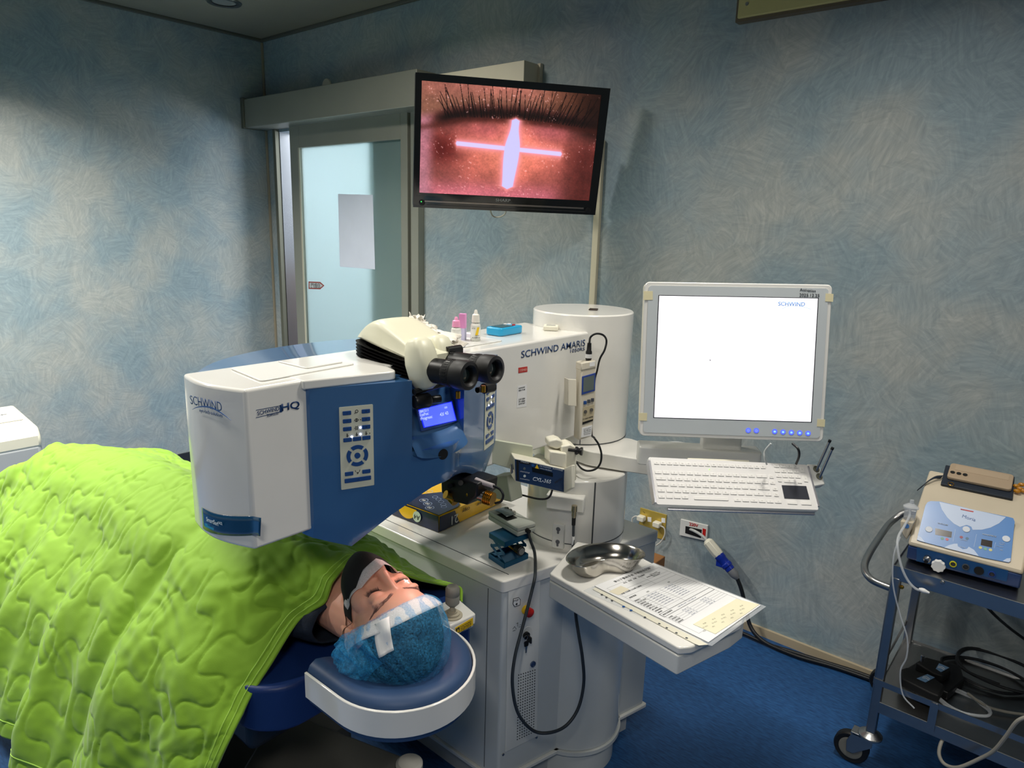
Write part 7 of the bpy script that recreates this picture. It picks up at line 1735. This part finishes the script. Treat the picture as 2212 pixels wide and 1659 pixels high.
def coil(name, lab, r, m, q, R1, turns, z0, grp=None, ph=0):
    c = pz(q, z0); pts = []
    for i in range(int(turns * 10) + 1): a = 2 * math.pi * i / 10 + ph; pts.append(c + V((math.cos(a) * R1 * (1 + .12 * math.sin(i * 1.3)), math.sin(a) * R1 * .75 * (1 + .1 * math.cos(i * .9)), r + .008 * abs(math.sin(i * .7)))))
    bm = B(); tube(bm, pts, r, 8, 5); return tag(obj(name, bm, m), lab, 'cable', grp)
coil('coiled_cable', 'black cable coiled in loose loops at the back of the lower shelf', .0035, M_cable, (820, 1190), .11, 2.4, zs + .002)
coil('coiled_cable', 'thick black cable looped behind the foot pedal on the lower shelf', .0045, M_cable, (900, 1170), .13, 1.6, zs + .01, ph=1)
coil('coiled_tubing', 'clear plastic tubing coiled on the lower shelf in front of black cables', .0035, M_tb2, (700, 1330), .07, 2.2, zs + .002, ph=2)
bm = B(); tube(bm, [pz(q, z) for q, z in (((800, 790), .55), ((870, 870), .50), ((950, 940), .42), ((1030, 1000), .36))], .0045, 10); tag(obj('hanging_power_cable', bm, M_cable), 'black power cable slanting down behind the trolley between the shelves', 'cable')
M_gc = mat('grey_cable', (150, 146, 136), .5)
bm = B(); tube(bm, [pz(q, z) for q, z in (((735, 1275), zs + .02), ((830, 1340), zs + .012), ((930, 1370), zs + .01), ((1030, 1385), zs + .008))], .0040, 10); tag(obj('grey_shelf_cable', bm, M_gc), 'grey cable with plug running across the lower shelf to the right', 'cable')
bm = B(); tube(bm, [V((p.x, p.y, max(.008, p.z))) for p in [Wy(1780 + q[0] / 2.373, 960 + q[1] / 2.373, y) for q, y in (((1060, 1390), 2.03), ((990, 1420), 2.03), ((930, 1500), 2.04), ((870, 1570), 2.05), ((800, 1610), 2.06), ((690, 1655), 2.06), ((620, 1640), 2.07), ((590, 1590), 2.08), ((600, 1530), 2.10), ((630, 1480), 2.13), ((640, 1440), 2.2))]], .0048, 10); tag(obj('grey_floor_cable', bm, M_gc), 'thick grey cable dipping from the lower shelf towards the floor', 'cable')

# ------------------------------------------------------------------ wall outlets
pW = Plane((0, YB, .35), (0, -1, 0))
ol = empty('brass_outlet', 'brass coloured double wall socket with two white plugs behind the column', 'wall socket', pW.hit(1410, 1130))
bm = B(); ppx(bm, pW, [(1384, 1096), (1441, 1112), (1436, 1166), (1380, 1150)], 0, .004); obj('plate', bm, mat('brass_plate', (206, 178, 84), .35, .4), ol, smooth=False, bevel=.001)
tpx('lettering', '110V', (1389, 1104), (1393, 1109), pW, M_ink, ol, off=.005)
for q in ((1404, 1122), (1434, 1124)): bm = B(); ppx(bm, pW, [(q[0]-4, q[1]-6), (q[0]+4, q[1]-5), (q[0]+4, q[1]+5), (q[0]-4, q[1]+4)], .004, .005); obj('label', bm, M_paper, ol, smooth=False)
for q0, q1, lb in (((1390, 1117), [(1375, 1115), (1366, 1120), (1368, 1132), (1390, 1140)], 'white round plug on the left side of the brass wall socket'), ((1424, 1130), [(1434, 1140), (1436, 1155), (1428, 1170), (1418, 1178)], 'white flat plug on the right side of the brass wall socket')):
    pg_ = empty('wall_plug', lb, 'plug', pW.hit(*q0, .01), group='plugs in the brass wall socket'); c = pW.hit(*q0)
    bm = B(); prr(bm, pW, c, .034, .024, .006, .005, .032); obj('body', bm, M_cream, pg_, bevel=.003)
    bm = B(); tube(bm, [c + V((0, -.025, 0))] + [pW.hit(*q, .02) for q in q1], .003, 8); obj('cord', bm, mat('white_cord', (206, 204, 196), .5) if 'white_cord' not in bpy.data.materials else bpy.data.materials['white_cord'], pg_)
o2 = empty('high_voltage_outlet', 'white 220V wall outlet plate with grey cord coming out', 'wall socket', pW.hit(1500, 1140))
bm = B(); ppx(bm, pW, [(1472, 1120), (1531, 1134), (1528, 1168), (1469, 1155)], 0, .008); obj('plate', bm, M_white2, o2, smooth=False, bevel=.002)
bm = B(); ppx(bm, pW, [(1483, 1135), (1518, 1143), (1516, 1161), (1482, 1150)], .008, .009); obj('opening', bm, M_blackm, o2, smooth=False)
tpx('lettering', '220V', (1489, 1131.5), (1508, 1136), pW, M_red, o2, off=.009, bold=.02)
bm = B(); ppx(bm, pW, [(1520, 1140), (1527, 1142), (1525, 1163), (1519, 1160)], .008, .009); obj('red_label', bm, M_red, o2, smooth=False)
bm = B(); tube(bm, [pW.hit(1490, 1143, .0), pW.hit(1500, 1147, .03), pW.hit(1515, 1156, .045), pW.hit(1528, 1168, .05)], .006, 12); obj('cord', bm, mat('pale_cord', (176, 178, 176), .5), o2)
ip = empty('industrial_plug', 'blue and white industrial plug hanging on its cord under the 220V outlet', 'plug', pW.hit(1560, 1200, .05))
g0 = pW.hit(1526, 1166, .05); g1 = pW.hit(1592, 1248, .05); d = (g1 - g0).normalized(); L = (g1 - g0).length
bm = B(); lathe(bm, [(.012, 0), (.022, L * .06), (.024, L * .34), (.022, L * .42)], g0, d, n=8); obj('white_housing', bm, M_cream, ip, bevel=.002)
M_pb = mat('royal_blue_plastic', (16, 44, 150), .3)
bm = B(); lathe(bm, [(.021, L * .40), (.021, L * .50), (.019, L * .52), (.019, L * .62), (.022, L * .64), (.022, L * .70), (.019, L * .72), (.019, L * .80)], g0, d, n=28); box(bm, tuple(g0 + d * L * .62 - pW.x * .018), (.03, .03, .036)); obj('blue_socket', bm, M_pb, ip, bevel=.002)
bm = B(); lathe(bm, [(.018, L * .80), (.018, L * .92), (.012, L * 1.0), (.008, L * 1.03)], g0, d, n=14); obj('grey_gland', bm, mat('grey_gland', (120, 122, 126), .45), ip)
def fz(p): return V((p.x, p.y, max(p.z, .010)))
bm = B(); tube(bm, [g1, pW.hit(1602, 1275, .05), pW.hit(1610, 1310, .05), pW.hit(1618, 1345, .05), Wz(1632, 1370, .03), Wz(1660, 1392, .012), Wz(1710, 1408, .012), Wz(1780, 1430, .012), Wz(1850, 1452, .012), Wz(1920, 1478, .012), Wz(2000, 1510, .012)], .008, 12); tag(obj('floor_power_cable', bm, M_cable), 'thick black power cable dropping from the industrial plug along the skirting', 'cable')
bm = B(); tube(bm, [Wz(1560, 1350, .012), Wz(1600, 1366, .012), Wz(1650, 1388, .012), Wz(1720, 1417, .012), Wz(1800, 1440, .012), Wz(1900, 1475, .012), Wz(1990, 1512, .012)], .007, 12); tag(obj('second_floor_cable', bm, M_cable), 'black cable lying on the floor beside the skirting from behind the tray', 'cable')
bm = B(); c = Wz(1428, 1235, .0); c = V((-.905, 2.2, 0)); box2(bm, (-1.36, 2.40, 0), (-1.255, 2.54, .22)); tag(obj('brown_carton', bm, mat('brown_cardboard', (140, 96, 56), .7), bevel=.003), 'small brown cardboard carton on the floor behind the white cabinet', 'carton')
# ------------------------------------------------------------------ dehumidifier at the left edge
dh_ = empty('air_dryer', 'white and grey floor standing dehumidifier at the left wall behind the blanket', 'dehumidifier', (-3.75, .78, 0))
TLp = [Wz(*q, .60) for q in ((-60, 918), (52, 908), (76, 932), (-40, 950))]
bm = B()
x0, x1, y0, y1 = -4.10, -3.71, .64, .96
bm = side2 = B(); box2(bm, (x0, y0, .004), (x1, y1, .52)); obj('body', bm, mat('grey_body', (168, 172, 176), .45), dh_, bevel=.02, seg=3)
bm = B()
for P in ((),):
    pr2 = [(x0, .50), (x1, .50), (x1, .56), (x1 - .03, .60), (x0, .635)]
    lo = [bm.verts.new((x, y0, z)) for x, z in pr2]; hi = [bm.verts.new((x, y1, z)) for x, z in pr2]; bm.faces.new(lo[::-1]); bm.faces.new(hi)
    for i in range(5): bm.faces.new((lo[i], lo[(i+1) % 5], hi[(i+1) % 5], hi[i]))
obj('top_cover', bm, M_cream, dh_, bevel=.015, seg=3)
pdh = Plane((-3.8, .8, .625), (.08, 0, .99), up=(-.9, 0, .1))
bm = B(); pdh = Plane((x1 - .2, .8, .618), V((.095, 0, 1)), up=(-1, 0, .1)); box(bm, (0, .02, .003), (.26, .16, .004), pdh.M()); obj('control_plate', bm, M_white2, dh_, smooth=False)
for u in (-.09, -.03, .03): bm = B(); box(bm, (u, .0, .006), (.018, .010, .003), pdh.M()); obj('button', bm, M_cream, dh_, smooth=False)
bm = B(); box(bm, (-.06, .05, .006), (.05, .02, .003), pdh.M()); obj('display', bm, M_ink, dh_, smooth=False)
text('lettering', 'MITSUBISHI', MM[dh_.name].inverted() @ pdh.M(pdh.at(.05, .04, .006)), .016, M_ink, dh_)
